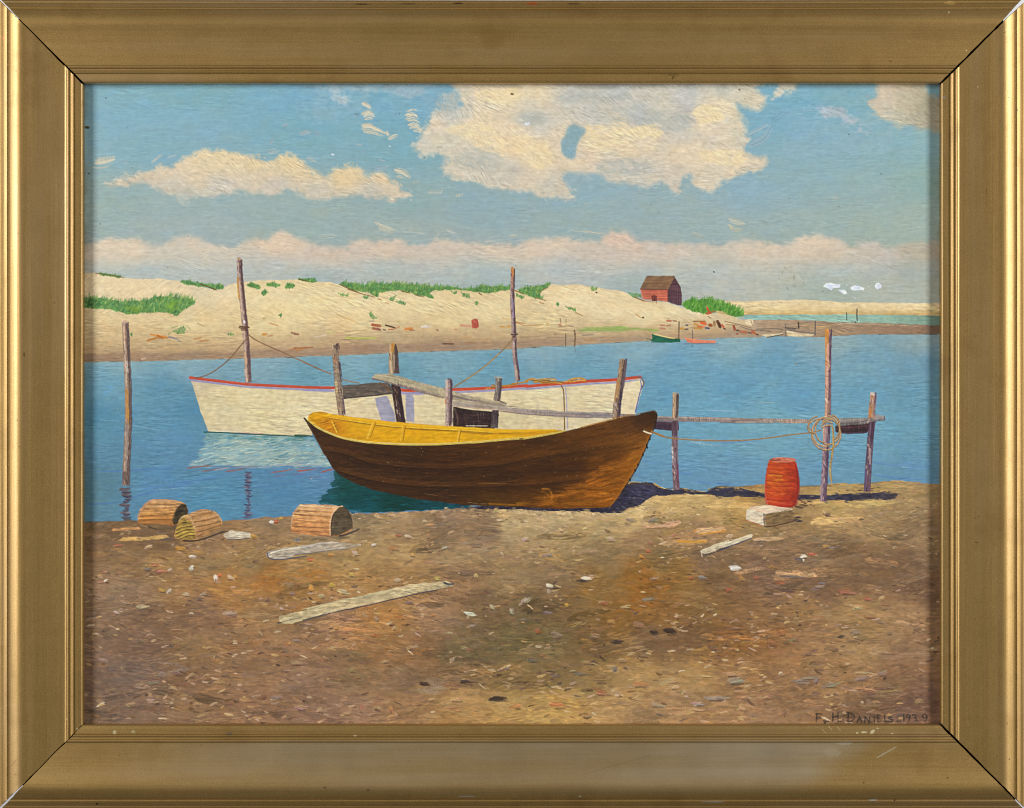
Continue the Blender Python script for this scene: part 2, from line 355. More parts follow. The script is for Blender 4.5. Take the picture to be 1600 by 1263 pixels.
def stroke(pts, w, c, a=.95, id=None, br=.5, mask=None, tp=(.15, .3), h=.5, cv=.025, soft=1.0, w1=None, butt=False):
    p = np.asarray(pts, np.float32); pad = w / 2 + 2
    x0 = max(0, int(p[:, 0].min() - X0 - pad)); x1 = min(GW, int(p[:, 0].max() - X0 + pad) + 1)
    y0 = max(0, int(p[:, 1].min() - Y0 - pad)); y1 = min(GH, int(p[:, 1].max() - Y0 + pad) + 1)
    if x1 <= x0 or y1 <= y0: return
    s_ = (slice(y0, y1), slice(x0, x1)); X = XX[s_]; Y = YY[s_]
    d = p[1:] - p[:-1]; L = np.hypot(d[:, 0], d[:, 1]) + 1e-5; cum = np.concatenate([[0], np.cumsum(L)]); T = cum[-1]
    best = None; out = None
    for i in range(len(d)):
        rx = X - p[i, 0]; ry = Y - p[i, 1]
        tr = (rx * d[i, 0] + ry * d[i, 1]) / (L[i] ** 2); t = np.clip(tr, 0, 1)
        if butt and i == 0: out = np.clip(tr * L[i] + .5, 0, 1)
        if butt and i == len(d) - 1: out = out * np.clip((1 - tr) * L[i] + .5, 0, 1)
        ex = rx - t * d[i, 0]; ey = ry - t * d[i, 1]; dd = np.sqrt(ex * ex + ey * ey)
        u = np.sign(d[i, 0] * ry - d[i, 1] * rx) * dd; s = (cum[i] + t * L[i]) / T
        if best is None: best, U, S = dd, u, s
        else:
            k = dd < best; best = np.where(k, dd, best); U = np.where(k, u, U); S = np.where(k, s, S)
    hw = (w / 2 + ((w1 - w) / 2 * S if w1 is not None else 0)) * np.ones_like(S)
    if tp[0] > 0: hw = hw * np.sqrt(np.clip(S / tp[0] + .25, 0, 1))
    if tp[1] > 0: hw = hw * np.sqrt(np.clip((1 - S) / tp[1] + .12, 0, 1))
    al = np.clip((hw - best) / soft + .5, 0, 1)
    b = BR[rng.integers(400)][np.clip(((U / (w / 2 + .01)) * .5 + .5) * min(23, w * 1.3 + 2), 0, 23).astype(int)]
    if br: al = al * np.clip(1.25 - br * S * 1.1 + b * br * .7 + N_GR[s_] * br * .25, 0, 1)
    al = al * a
    if butt: al = al * out
    if mask is not None: al = al * mask[s_]
    cc = (asfield(c)(X, Y) if callable(c) else col(c)) + (b * cv)[..., None]
    m = al[..., None]
    Cc[s_] = Cc[s_] * (1 - m) + cc * m
    Zz[s_] = Zz[s_] * (1 - al * .6) + al * h * (.65 + .35 * b)
    if id is not None: Id[s_][al > .45] = id

def scrub(W_, n, L, w, ang, c, jit=.03, hue=.015, a=.6, br=.6, h=.3, bend=.1, id=None, thr=.3):
    y0, y1, x0, x1 = W_.b; f = asfield(c); full = W_.full
    ys, xs = np.nonzero(W_.m > thr)
    if len(ys) == 0: return
    k = rng.integers(0, len(ys), n); px = xs[k] + x0 + X0; py = ys[k] + y0 + Y0
    cs = f(px.astype(np.float32), py.astype(np.float32))
    cs = cs * (1 + rng.standard_normal((n, 1)) * jit) + rng.standard_normal((n, 3)) * hue * .35
    for i in range(n):
        A = math.radians((ang(px[i], py[i]) if callable(ang) else ang) + rng.normal() * 6)
        l = L * rng.uniform(.5, 1.3); dx, dy = math.cos(A) * l / 2, math.sin(A) * l / 2; k2 = rng.normal() * bend * l * .5
        P = [(px[i] - dx, py[i] - dy), (px[i] - dy / l * k2, py[i] + dx / l * k2), (px[i] + dx, py[i] + dy)]
        stroke(P, w * rng.uniform(.6, 1.3), cs[i] * 255, a=a * rng.uniform(.5, 1.1), br=br, mask=full, h=h, id=id, tp=(.2, .4))

def line(pts, w, c, id=None, sm=True, **k):
    k.setdefault('br', .15); k.setdefault('tp', (0, .05))
    stroke(curve(pts, 4) if sm and len(pts) > 2 else pts, w, c, id=id, **k)
# ------------------------------------------------------------------ the painted sky
SKY = 0
sky = Field([(130,140,(105,148,170)),(300,140,(110,160,186)),(470,150,(104,165,198)),(620,160,(98,160,196)),(690,150,(112,165,195)),
    (130,200,(116,160,180)),(300,200,(117,170,194)),(470,210,(106,165,192)),(620,230,(106,163,190)),(250,235,(112,168,193)),
    (130,260,(110,160,178)),(160,310,(134,174,184)),(300,320,(140,182,190)),(480,325,(142,184,188)),(640,320,(128,176,188)),(760,330,(128,176,194)),
    (900,310,(130,180,196)),(1050,320,(136,182,192)),(1180,300,(124,176,198)),(130,350,(124,158,164)),(300,360,(146,184,190)),
    (480,360,(140,184,188)),(640,360,(146,184,188)),(900,355,(138,184,190)),(1100,365,(140,184,190)),(1250,360,(142,182,186)),(1400,350,(142,180,182)),
    (1180,140,(108,164,194)),(1250,150,(100,158,192)),(1330,150,(106,158,186)),(1220,200,(108,166,196)),(1300,220,(118,172,194)),(1400,230,(120,170,188)),
    (1250,270,(124,174,192)),(1350,290,(130,176,188)),(1440,280,(122,165,178)),(1460,220,(100,142,164)),(1462,330,(120,155,162)),
    (140,420,(160,172,172)),(300,430,(176,186,186)),(500,430,(172,184,186)),(700,420,(176,186,186)),(900,430,(176,186,188)),(1100,420,(178,184,182)),
    (1250,440,(172,178,168)),(1350,450,(168,178,172)),(1450,440,(156,166,158)),(400,460,(172,186,186)),(700,450,(166,184,186)),(960,450,(168,184,186))], ay=1.9)
sky.g = np.stack([(132 + .61 * (sky.g[..., 0] * 255 - 106)), 168 + .28 * (sky.g[..., 1] * 255 - 165), sky.g[..., 2] * 255 - 17], -1).astype(np.float32) / 255
_t = np.clip((330 - (np.arange(sky.g.shape[0]) * sky.st + Y0)) / 150., 0, 1)[:, None, None]
sky.g = sky.g + _t * np.float32([-9, 2, 12]) / 255
allw = poly([(100,100),(1500,100),(1500,520),(100,520)], wob=0)
fill(allw, sky, SKY, tex=.012)
scrub(allw, 4200, 26, 5, lambda x, y: rng.normal() * 9, sky, jit=.016, hue=.008, a=.5, h=.25)
scrub(allw, 1500, 16, 2.2, lambda x, y: rng.normal() * 10, sky, jit=.04, hue=.01, a=.35, h=.3)

# ---- cloud bank along the horizon
top = (A1((20,1165),(110,1145),(250,1128),(400,1128),(480,1150),(550,1180),(640,1130),(760,1106),(900,1135),(960,1175),(1110,1190),(1180,1140),(1330,1130),(1355,1092),(1430,1080),(1530,1115),(1590,1145))
    + A2((90,1140),(180,1172),(350,1200),(395,1140),(540,1150),(640,1118),(800,1158),(890,1178),(960,1130),(1080,1130),(1200,1150),(1400,1160),(1560,1165))
    + A3((60,1160),(130,1138),(230,1112),(400,1122),(600,1158),(640,1110),(700,1068),(780,1078),(860,1140),(1000,1150),(1250,1165),(1460,1160))
    + A4((90,1150),(180,1142),(290,1155),(480,1165),(600,1112),(700,1102),(860,1148),(940,1172),(1080,1138),(1180,1188),(1400,1152),(1560,1140)))
bank_c = Field([(140,385,(172,172,160)),(200,383,(212,200,184)),(260,400,(198,194,184)),(330,380,(206,198,186)),(440,376,(218,200,182)),(520,395,(204,192,182)),(600,385,(208,194,182)),
    (700,385,(204,194,184)),(780,390,(208,196,182)),(850,385,(214,200,186)),(970,373,(212,192,178)),(960,395,(202,192,184)),(1060,390,(202,194,186)),(1180,385,(206,196,184)),(1270,380,(216,200,184)),(1290,400,(200,190,176)),
    (1380,400,(190,186,182)),(1440,395,(176,170,156)),(250,425,(184,188,186)),(400,415,(190,190,186)),(600,420,(184,188,186)),(760,420,(180,188,188)),(880,415,(188,190,190)),(1100,415,(190,190,184)),(1300,425,(180,184,180)),(1430,420,(170,174,170)),
    (200,455,(174,184,184)),(500,445,(172,184,184)),(760,450,(166,182,184)),(1000,450,(170,182,182)),(1300,455,(168,178,170))], ay=2)
_t = np.clip(((np.arange(bank_c.g.shape[0]) * bank_c.st + Y0) - 398) / 26., 0, 1)[:, None, None]
bank_c.g = bank_c.g * (np.float32([1.0, .985, .95]) * (1 - _t) + np.float32([.95, .985, .98]) * _t)
bank = poly(top + [(1490,432),(1000,428),(600,424),(100,428)], wob=.8, soft=4, rag=2.2, gain=1.05)
BANK = part("cloud_bank", SKY)
fill(bank, bank_c, BANK, tex=.02)
scrub(bank, 1900, 18, 4, lambda x, y: rng.normal() * 22, bank_c, jit=.025, hue=.012, a=.55, h=.5)
low = poly([(100,415),(1490,415),(1490,500),(100,500)], wob=0, soft=6)
fill(low, bank_c, None, a=.75, tex=.02)
Id[(YY > 428) & (Id == BANK)] = SKY
scrub(low, 1500, 24, 3, lambda x, y: rng.normal() * 8, bank_c, jit=.02, hue=.01, a=.5)

CR = (234,216,180)
def cloud(pts, c, parent=SKY, n=400, ang=25, id=None, rag=1.6, gain=2.0, soft=2, name="cloud", h=.7, jit=.03, L=13, w=3):
    W_ = poly(pts, wob=1.4, smooth=True, soft=soft + 2, rag=rag + 1.4, gain=gain * .62, noise=N_MID * .8 + N_SM * .5)
    i = part(name, parent) if id is None else id
    fill(W_, c, i, tex=.03, h=h)
    scrub(W_, n, L, w, lambda x, y: ang + rng.normal() * 22, c, jit=jit, hue=.014, a=.6, h=h + .2, br=.55)
    cf = asfield(c); q = curve(pts, 8, True)                    # broken, feathered edge
    for k in range(0, len(q), 2):
        x, y = q[k] + rng.normal(size=2) * 2.2
        if not (X0 < x < X0 + GW and Y0 < y < Y0 + GH): continue
        A = math.radians(ang + rng.normal() * 40); l = rng.uniform(3, 9); dx, dy = math.cos(A) * l / 2, math.sin(A) * l / 2
        cc = (cf if rng.random() < .6 else sky)(np.float32(x), np.float32(y)) * 255 * (1 + rng.normal() * .02)
        stroke([(x - dx, y - dy), (x + dx, y + dy)], rng.uniform(1.5, 4), cc, a=rng.uniform(.25, .6), br=.6, h=.6, tp=(.3, .4))
    return i

# left cloud
lc = Field([(215,272,(214,202,178)),(260,262,(228,212,182)),(310,258,(232,214,174)),(345,248,(236,218,176)),(380,252,(232,214,174)),(420,256,(226,210,172)),(300,270,(226,210,180)),(450,252,(236,216,170)),(470,258,(234,214,172)),(540,272,(236,214,168)),(530,262,(232,214,172)),(600,278,(230,210,172)),
    (640,300,(222,208,180)),(270,292,(212,206,188)),(350,290,(212,206,190)),(430,290,(212,204,188)),(500,300,(212,206,186)),(580,300,(208,204,186)),(285,310,(190,196,184))], ay=1.6)
lc.g = lc.g * np.float32([.94, .935, .945])
lcp = (A1((200,742),(300,690),(380,680),(520,668),(565,615),(660,615),(720,590),(740,560),(830,528),(960,512),(1090,530),(1180,552),(1300,572),(1375,600),(1398,550),(1470,548),(1550,575))
    + A2((60,610),(150,665),(225,715),(262,655),(340,615),(430,618),(480,668),(510,690),(550,650),(620,665),(680,725),(760,790),(835,838),(740,848),(600,838),(450,830),(280,826),(150,862),(70,822),(0,805))
    + A1((1540,800),(1450,788),(1300,805),(1100,802),(950,830),(800,842),(740,880),(690,838),(590,803),(540,760),(440,735),(330,745)))
LCL = cloud(lcp, lc, n=1500, ang=24)
# big right cloud
rc = Field([(730,150,(226,212,182)),(760,135,(222,208,176)),(800,150,(232,216,178)),(830,140,(230,214,176)),(700,175,(206,206,192)),(680,195,(226,212,184)),(740,200,(234,216,180)),(790,210,(234,214,176)),(810,230,(236,214,176)),(850,235,(234,214,176)),
    (650,225,(206,204,186)),(690,225,(214,208,184)),(730,235,(212,206,186)),(760,255,(206,202,184)),(800,270,(206,200,182)),(850,255,(224,208,176)),(870,230,(226,210,178)),(860,285,(206,200,180)),(820,180,(210,206,188)),(850,195,(204,202,188)),
    (900,150,(198,198,186)),(960,140,(192,196,190)),(1020,150,(198,198,184)),(1080,140,(192,196,188)),(930,185,(198,198,188)),(1000,185,(184,190,190)),(1060,195,(190,194,188)),(1040,165,(206,202,184)),(1075,170,(190,192,188)),
    (930,220,(234,216,178)),(970,205,(234,216,176)),(980,230,(232,212,174)),(1015,220,(228,212,180)),(920,245,(222,206,178)),(960,260,(206,200,182)),(1000,265,(202,198,182)),(1050,275,(206,200,182)),(1060,240,(230,212,178)),(1090,240,(232,214,180)),(1130,235,(230,212,178)),(1150,250,(226,210,178)),
    (1100,170,(236,218,182)),(1130,165,(236,218,180)),(1095,190,(234,216,180)),(1120,205,(226,212,186)),(1140,180,(214,208,180)),(1155,195,(216,208,182)),(1130,145,(196,198,184)),(1165,150,(206,200,176)),(1160,220,(208,202,180)),(1110,225,(214,206,186)),
    (1120,275,(216,206,180)),(1140,265,(222,208,178)),(1180,255,(222,208,178)),(1195,258,(220,206,176))], ay=1.1)
rc.g = rc.g * np.float32([.965, .962, .98])
rcp = (A2((1180,0),(1150,110),(1155,205),(1090,215),(1000,222),(945,285),(895,350),(870,405),(822,460),(850,520),(890,562),(915,545),(1005,545),(1040,585),(1025,650),(1080,690),(1170,720),(1260,732),(1400,782),(1580,800))
    + A3((60,795),(130,792),(220,832),(330,842),(430,832),(405,775),(352,722),(350,688),(450,668),(560,682),(680,712),(830,742),(940,772),(1020,738),(1090,770),(1148,812),(1175,760),(1205,685),(1235,695),(1290,762),(1390,797),(1450,742),(1520,692),(1590,664))
    + A4((180,652),(300,640),(352,605),(290,545),(180,528),(240,462),(200,400),(192,320),(150,245),(128,205),(190,212),(300,228),(345,160),(320,110),(250,70),(250,0)))
RCL = cloud(rcp, rc, n=3600, ang=20)
for (cx, cy, rx, ry, a) in [(740,205,40,12,10),(800,225,60,16,15),(950,215,45,20,-10),(1105,178,26,14,30),(840,245,30,16,50),(1130,245,40,14,10),(780,150,40,14,5),(1010,205,30,10,0)]:
    t = np.linspace(0, 6.28, 14)[:-1]
    W_ = poly([(cx + rx * math.cos(k) * rng.uniform(.8, 1.15), cy + ry * math.sin(k) * rng.uniform(.8, 1.15)) for k in t], smooth=True, soft=3, rag=2, gain=1.5)
    scrub(W_, 160, 14, 3.2, lambda x, y: a + rng.normal() * 25, (230,212,172), jit=.04, hue=.012, a=.6, h=.9)
for (cx, cy, rx, ry, a) in [(985,180,55,16,15),(930,150,60,12,-5),(975,262,45,14,15),(745,250,40,15,20),(1050,190,40,14,30),(700,160,18,18,60),(830,185,30,9,0)]:
    t = np.linspace(0, 6.28, 14)[:-1]
    W_ = poly([(cx + rx * math.cos(k), cy + ry * math.sin(k)) for k in t], smooth=True, soft=4, rag=2, gain=1.4)
    scrub(W_, 130, 15, 3.2, lambda x, y: a + rng.normal() * 18, (178,181,172), jit=.04, hue=.012, a=.5, h=.8)
hole = poly(A3((385,350),(430,325),(470,345),(515,370),(470,430),(445,500),(440,556),(410,572),(370,555),(345,520),(340,450),(370,400)), smooth=True, rag=1.2, gain=2.2)
fill(hole, (137,168,178), SKY, tex=.02); scrub(hole, 60, 10, 3, 70, (134,167,177), jit=.03)
n3 = poly(A3((350,690),(420,672),(560,690),(560,740),(430,760),(360,735)), smooth=True, soft=3, rag=1.5, gain=1.6)
fill(n3, (148,171,178), None, a=.7)
# right-hand corner cloud and wisps
cc = Field([(1380,150,(214,196,172)),(1395,165,(206,194,168)),(1420,150,(196,184,156)),(1450,160,(168,162,138)),(1400,185,(200,194,170)),(1440,190,(176,170,148)),(1465,180,(150,148,128)),(1465,140,(110,130,140))])
cc.g = cc.g * np.float32(.95)
cloud(A4((1125,0),(1110,110),(1070,165),(1095,245),(1200,312),(1330,345),(1560,372),(1600,250),(1560,150),(1440,100),(1450,0)), cc, n=500, ang=30)
cloud(A4((400,125),(385,150),(430,130),(520,85),(560,40),(440,40)), (206,202,184), n=60, ang=-30, name="cloud_wisp")
cloud(A4((600,212),(690,215),(770,205),(880,230),(950,290),(1000,350),(1068,395),(1010,385),(930,330),(860,305),(740,262),(680,240)), hgrad((1255,(166,180,194)),(1360,(172,184,190))), n=90, ang=32, name="cloud_wisp", rag=2.2, gain=1.3)
cloud(A2((240,55),(240,110),(290,120),(400,80),(560,110),(700,105),(860,130),(900,95),(1020,90),(1020,55)), (152,178,190), n=200, ang=8, name="cloud_wisp", rag=2, gain=1.2, soft=4)
cloud(A2((275,120),(280,170),(340,190),(360,150),(340,125)), (176,192,196), n=30, ang=40, name="cloud_wisp", rag=2, gain=1.3)
def tick(cr, pts, w, c=(228,216,186), a=.9, id=None, **k):
    m = sum(c) / 3.; c = tuple(.93 * (v * .85 + m * .15) for v in c)
    line(cr(*pts), w, c, a=a * .95, br=k.pop('br', .55), tp=(.25, .35), h=.95, cv=.04, id=id, **k)
WI = part("cloud_wisp", SKY)
for p, w in [(((470,185),(505,195),(525,220)), 7), (((468,255),(520,240),(550,260)), 6), (((480,275),(515,262),(555,275)), 5), (((490,295),(520,285),(545,295)), 4), (((470,335),(520,330),(560,360),(600,370)), 6), (((470,360),(530,358),(600,385)), 6),
             (((480,380),(540,385),(620,410)), 5), (((470,345),(530,345),(620,385),(660,400)), 4), (((640,380),(650,410)), 5), (((655,430),(690,410),(715,405)), 6)]: tick(A2, p, w, id=WI)
WI = part("cloud_wisp", SKY)
for p, w in [(((780,240),(820,228),(850,235)), 3), (((770,265),(815,258),(850,270)), 5), (((775,290),(820,275),(860,290)), 5), (((785,305),(830,300),(870,320)), 3), (((790,335),(830,325),(870,345)), 5), (((800,355),(840,350),(885,375)), 5), (((830,375),(860,375),(880,390)), 5), (((870,380),(880,360),(900,350)), 3)]: tick(A2, p, w, id=WI)
for cr, p, w, c in [(A1, ((130,580),(200,570),(265,555)), 7, (206,202,178)), (A1, ((125,600),(190,592),(260,572)), 6, (222,210,178)), (A1, ((105,628),(170,632),(245,615)), 2.2, (214,206,180)),
    (A1, ((520,590),(560,560),(600,530)), 4, (204,206,190)), (A1, ((630,560),(690,545)), 4, (170,190,190)), (A1, ((180,742),(260,745)), 2.5, (206,204,180)), (A1, ((325,600),(350,590)), 4, (158,184,188)), (A1, ((300,690),(360,720)), 6, (190,198,186)),
    (A1, ((330,670),(370,700)), 5, (196,200,186)), (A1, ((260,720),(275,690)), 2, (190,198,186)), (A1, ((1340,460),(1365,420)), 4, (160,180,186)), (A1, ((1330,520),(1400,510)), 9, (160,186,190)), (A1, ((1430,340),(1470,330)), 5, (150,178,192)), (A1, ((1550,395),(1600,375)), 5, (170,188,192)),
    (A2, ((40,400),(100,380),(110,400)), 7, (168,188,194)), (A2, ((130,380),(190,405)), 5, (158,184,194)), (A2, ((425,465),(470,475)), 3, (170,190,194)), (A2, ((580,575),(630,590)), 4, (164,188,194)), (A2, ((90,560),(150,590)), 7, (176,194,190)),
    (A2, ((700,650),(760,660),(800,700)), 9, (216,208,180)), (A2, ((710,690),(760,700)), 5, (198,200,182)), (A2, ((690,640),(740,660),(790,695)), 2.5, (234,220,188)), (A2, ((820,735),(870,725)), 5, (176,194,190)), (A2, ((930,800),(1010,800),(1020,780)), 6, (190,200,190)), (A2, ((1030,690),(1060,670),(1150,705)), 5, (196,202,188)),
    (A2, ((1120,825),(1170,815)), 5, (204,206,188)), (A2, ((555,1010),(610,1035),(700,1065)), 4, (226,214,184)), (A2, ((590,1050),(640,1060),(680,1080)), 9, (196,200,182)), (A2, ((755,1075),(830,1080),(910,1088)), 4, (184,198,190)), (A2, ((770,1095),(860,1090)), 6, (164,188,188)), (A2, ((160,1110),(290,1105)), 8, (182,194,184)),
    (A2, ((560,640),(650,620)), 8, (156,182,196)), (A2, ((1030,610),(1060,560),(1080,600)), 6, (176,194,194)), (A2, ((1060,1060),(1120,1080)), 7, (186,194,188)), (A2, ((980,1110),(1000,1080)), 5, (186,192,186)), (A2, ((1490,1105),(1540,1100)), 4, (196,200,182)),
    (A3, ((490,1070),(600,1085),(650,1085)), 2.4, (216,204,176)), (A3, ((400,1065),(520,1080)), 3, (176,194,186)), (A3, ((0,1105),(40,1100)), 3, (196,202,184)), (A3, ((500,880),(540,888)), 2.5, (176,194,186)), (A3, ((1250,1080),(1340,1110)), 3, (196,200,180)), (A3, ((1260,1110),(1360,1130)), 5, (170,190,180)),
    (A4, ((85,985),(150,1010),(190,1020)), 9, (196,198,176)), (A4, ((85,1030),(120,1060),(170,1060)), 6, (186,194,174)), (A4, ((80,1025),(105,1055)), 2, (226,210,160)), (A4, ((440,1065),(500,1060)), 8, (172,192,186)), (A4, ((800,840),(850,840)), 3, (186,196,180)), (A4, ((760,850),(840,845)), 5, (160,184,182)),
    (A4, ((240,470),(330,420),(370,340)), 12, (150,182,198)), (A4, ((215,400),(300,360),(350,330)), 8, (160,186,196)), (A4, ((390,300),(480,230)), 12, (124,174,198)), (A4, ((1330,1060),(1400,1050)), 9, (164,184,180)), (A4, ((1330,1170),(1460,1160)), 8, (190,184,164)), (A4, ((1035,130),(1060,140)), 4, (160,176,186)), (A4, ((330,620),(355,605)), 3, (204,200,180)),
    (A4, ((180,545),(280,560),(345,600)), 8, (214,202,178)), (A4, ((160,640),(260,625),(345,612)), 8, (212,202,178)), (A4, ((840,215),(900,250)), 8, (150,178,192))]:
    tick(cr, p, w, c, a=.85)
# dirt, flaked ground and little losses
for cr, x, y, r, c in [(A1,70,350,2.6,(70,70,50)),(A1,80,670,1.3,(90,90,70)),(A1,200,145,1,(80,100,100)),(A1,770,1105,1,(90,100,100)),(A2,900,560,1.2,(60,70,80)),(A2,265,538,1.8,(220,232,240)),(A2,660,480,1,(225,230,230)),(A2,430,260,3,(118,150,160)),(A2,1510,118,2,(110,90,60)),(B3,1400,198,1.2,(50,60,60)),(A4,915,398,1,(90,110,120)),(A4,1140,672,1,(100,100,100)),(A4,155,88,1.3,(110,100,80)),(A4,500,843,1,(110,130,130)),(A1,160,1020,1,(90,110,110))]:
    x, y = cr((x, y))[0]; stroke([(x - r * .6, y), (x + r * .6, y + .3)], r * 1.6, c, tp=(0, 0), br=.2)
scrub(poly(B4((440,150),(620,160),(600,330),(420,340)), soft=5), 26, 5, 2, 60, (150,146,116), jit=.1, a=.6)
for pp in (A3((88,318),(118,312),(124,330),(105,342),(90,335)), B4((735,298),(760,276),(820,282),(862,284),(850,308),(805,312),(795,328),(770,310)), B4((838,325),(890,322),(906,345),(885,355),(850,335)), B4((925,308),(950,296),(985,300),(1022,310),(1018,325),(960,330),(930,325)), B4((1095,285),(1120,272),(1145,288),(1140,312),(1110,318),(1098,305))):
    fill(poly(pp, wob=.8, rag=1.0, gain=2), (218,226,242), part("paint_loss", SKY, "white flaked spot where paint is missing"), tex=.05, h=.05)
for x, y in B4((945,372),(960,380),(900,290),(1050,300)): stroke([(x - 1, y), (x + 1.5, y)], 1.2, (214,222,234))

# soften the cloud edges by dragging a dry brush over them
_cl = np.isin(Id, [i for i, p in enumerate(PARTS) if p[0] in ('cloud', 'cloud_bank')]).astype(np.float32)
_b = np.clip(1 - np.abs(blur(_cl, 4) * 2 - 1) * 1.15, 0, 1) * np.clip(.62 + .4 * fnoise(20, 10), 0, 1)
_b = (_b * (YY < 424))[..., None]
_s = np.stack([blur(Cc[..., k], 4) for k in range(3)], -1); Cc = (Cc * (1 - _b * .85) + _s * _b * .85).astype(np.float32)
# ------------------------------------------------------------------ far shore
FAR = part("painted_far_dune")
w_ = poly(B4((-10,400),(180,403),(400,395),(600,390),(760,398),(860,410),(1000,410),(1250,415),(1600,415),(1600,505),(900,494),(700,496),(190,500),(0,500)), wob=.5)
fill(w_, vgrad((467,(226,206,164)),(482,(222,200,154)),(489,(200,172,116)),(493,(196,170,120))), FAR, tex=.03)
scrub(w_, 260, 22, 1.6, 1, vgrad((467,(228,210,170)),(484,(218,194,146)),(491,(192,160,106))), jit=.03, a=.6)
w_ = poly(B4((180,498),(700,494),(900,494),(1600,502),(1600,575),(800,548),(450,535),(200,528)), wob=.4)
CHN = part("painted_channel"); fill(w_, hgrad((1160,(140,180,172)),(1320,(146,182,166)),(1420,(136,168,150)),(1470,(110,138,124))), CHN, tex=.03)  # last stop keeps the shade beside the frame lip in the colour
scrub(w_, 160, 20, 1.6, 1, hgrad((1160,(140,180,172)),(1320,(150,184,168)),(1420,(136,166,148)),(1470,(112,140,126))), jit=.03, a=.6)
SPIT = part("painted_sandbar")
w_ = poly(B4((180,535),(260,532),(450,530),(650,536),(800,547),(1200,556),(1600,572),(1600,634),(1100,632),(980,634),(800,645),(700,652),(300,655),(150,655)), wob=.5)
spc = hgrad((1160,(176,154,128)),(1250,(160,136,110)),(1340,(156,130,104)),(1440,(140,112,90)),(1470,(112,92,76)))  # dark end stop has the frame's edge shade mixed into the pigment
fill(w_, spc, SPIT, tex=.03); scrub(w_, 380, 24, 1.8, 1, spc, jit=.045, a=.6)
for p, c in [(((600,570),(720,580),(800,572)), (196,160,106)), (((640,585),(760,592)), (190,156,110)), (((860,556),(1100,562),(1400,575)), (186,170,140)), (((450,600),(640,604)), (150,124,100)), (((900,600),(1300,606)), (142,114,92))]: line(B4(*p), 1.8, c, a=.8, br=.6)

# ------------------------------------------------------------------ dunes
DUNE = part("painted_dune")
top = (B1((-20,205),(45,206),(130,206),(230,222),(320,240),(420,248),(500,246),(560,245),(680,255),(760,275),(830,292),(900,312),(965,324),(1010,308),(1060,288),(1150,266),(1250,260),(1350,256),(1440,252),(1540,250))
    + B2((0,248),(40,252),(100,265),(180,268),(250,272),(330,290),(420,300),(600,305),(800,310),(1000,315),(1200,325),(1400,315),(1500,310))
    + B3((20,322),(120,320),(200,320),(235,295),(260,285),(320,290),(400,286),(480,290),(560,302),(640,316),(700,322),(760,335),(830,365),(920,400),(1080,410),(1150,435),(1250,465),(1350,485),(1480,490),(1580,515)) + B4((120,520),(200,532),(250,535),(248,565),(240,590)))
shore = (B4((330,640),(300,652),(160,655),(0,658)) + B3((1400,662),(1250,667),(950,677),(800,686),(600,697),(400,711),(200,717),(40,731)) + B2((1500,736),(1250,742),(1000,751),(750,757),(500,771),(240,781),(0,788))
    + B1((1500,793),(1300,797),(1150,801),(850,807),(600,817),(300,822),(45,826),(-20,826)))
dunew = poly(top + shore, wob=.7)
dc = Field([(135,450,(186,170,136)),(180,435,(222,206,172)),(250,450,(224,206,172)),(300,450,(222,204,170)),(340,455,(224,208,174)),(420,460,(228,210,168)),(480,470,(230,212,168)),(450,490,(228,210,164)),(560,480,(230,212,170)),(650,475,(228,210,168)),(760,485,(228,210,166)),
    (900,470,(232,214,176)),(960,485,(230,212,172)),(1020,490,(228,212,172)),(1080,485,(226,210,174)),(1130,500,(216,196,158)),(135,500,(190,172,136)),(200,495,(218,198,156)),(300,510,(222,204,160)),(420,510,(224,206,160)),(560,505,(224,204,158)),(700,505,(224,204,158)),(850,505,(224,206,162)),(1000,505,(222,202,160)),
    (135,525,(170,148,112)),(200,525,(204,180,138)),(300,525,(206,182,138)),(420,524,(212,190,146)),(560,522,(206,184,142)),(700,520,(202,178,136)),(850,518,(198,176,134)),(1000,520,(198,172,132)),(1100,515,(200,176,138)),
    (135,540,(164,142,108)),(200,538,(190,166,126)),(300,540,(192,166,126)),(420,538,(192,166,130)),(560,532,(178,152,122)),(700,528,(176,150,120)),(850,525,(178,152,120)),(1000,525,(176,150,120)),(1100,523,(172,148,120)),
    (135,560,(140,114,90)),(200,558,(158,130,104)),(300,556,(158,132,106)),(420,550,(164,138,112)),(560,546,(158,132,106)),(700,540,(158,132,106)),(850,535,(160,134,108)),(1000,528,(164,140,112)),(1150,525,(166,140,114))], ay=2.6)
dc.g = dc.g * np.float32([1.0, .995, .975])
fill(dunew, dc, DUNE, tex=.018)
def dang(x, y): return (-38 if x < 330 and y < 470 else -14 if x < 300 else -28 if (300 < x < 420 and y < 490) else 22 if y < 495 else 4) + rng.normal() * 4
hi = lambda x, y: dc(x, y) * 1.06
lo = lambda x, y: dc(x, y) * .93
up = poly(top + B3((1400,540),(800,560),(0,560)) + B2((900,570),(0,560)) + B1((900,560),(-20,600)), wob=0)
scrub(up, 2600, 17, 1.5, dang, hi, jit=.025, a=.36, h=.9, br=.4)
scrub(up, 2600, 17, 1.2, dang, lo, jit=.025, a=.32, h=.1, br=.4)
scrub(dunew, 1200, 20, 1.8, lambda x, y: dang(x, y) if y < 500 else rng.normal() * 3 - 2, dc, jit=.025, a=.5, h=.5)
band = poly(shore + [(122,553)] + B1((300,770),(850,760),(1200,745),(1600,735)) + B2((500,705),(1000,690),(1500,680)) + B3((300,665),(900,640),(1600,625)), soft=2, rag=.8, gain=1.3, noise=N_ST)
fill(band, hgrad((130,(140,116,92)),(250,(156,130,106)),(700,(156,130,108)),(1000,(168,144,116)),(1200,(170,146,120))), DUNE, a=.7, tex=.03)
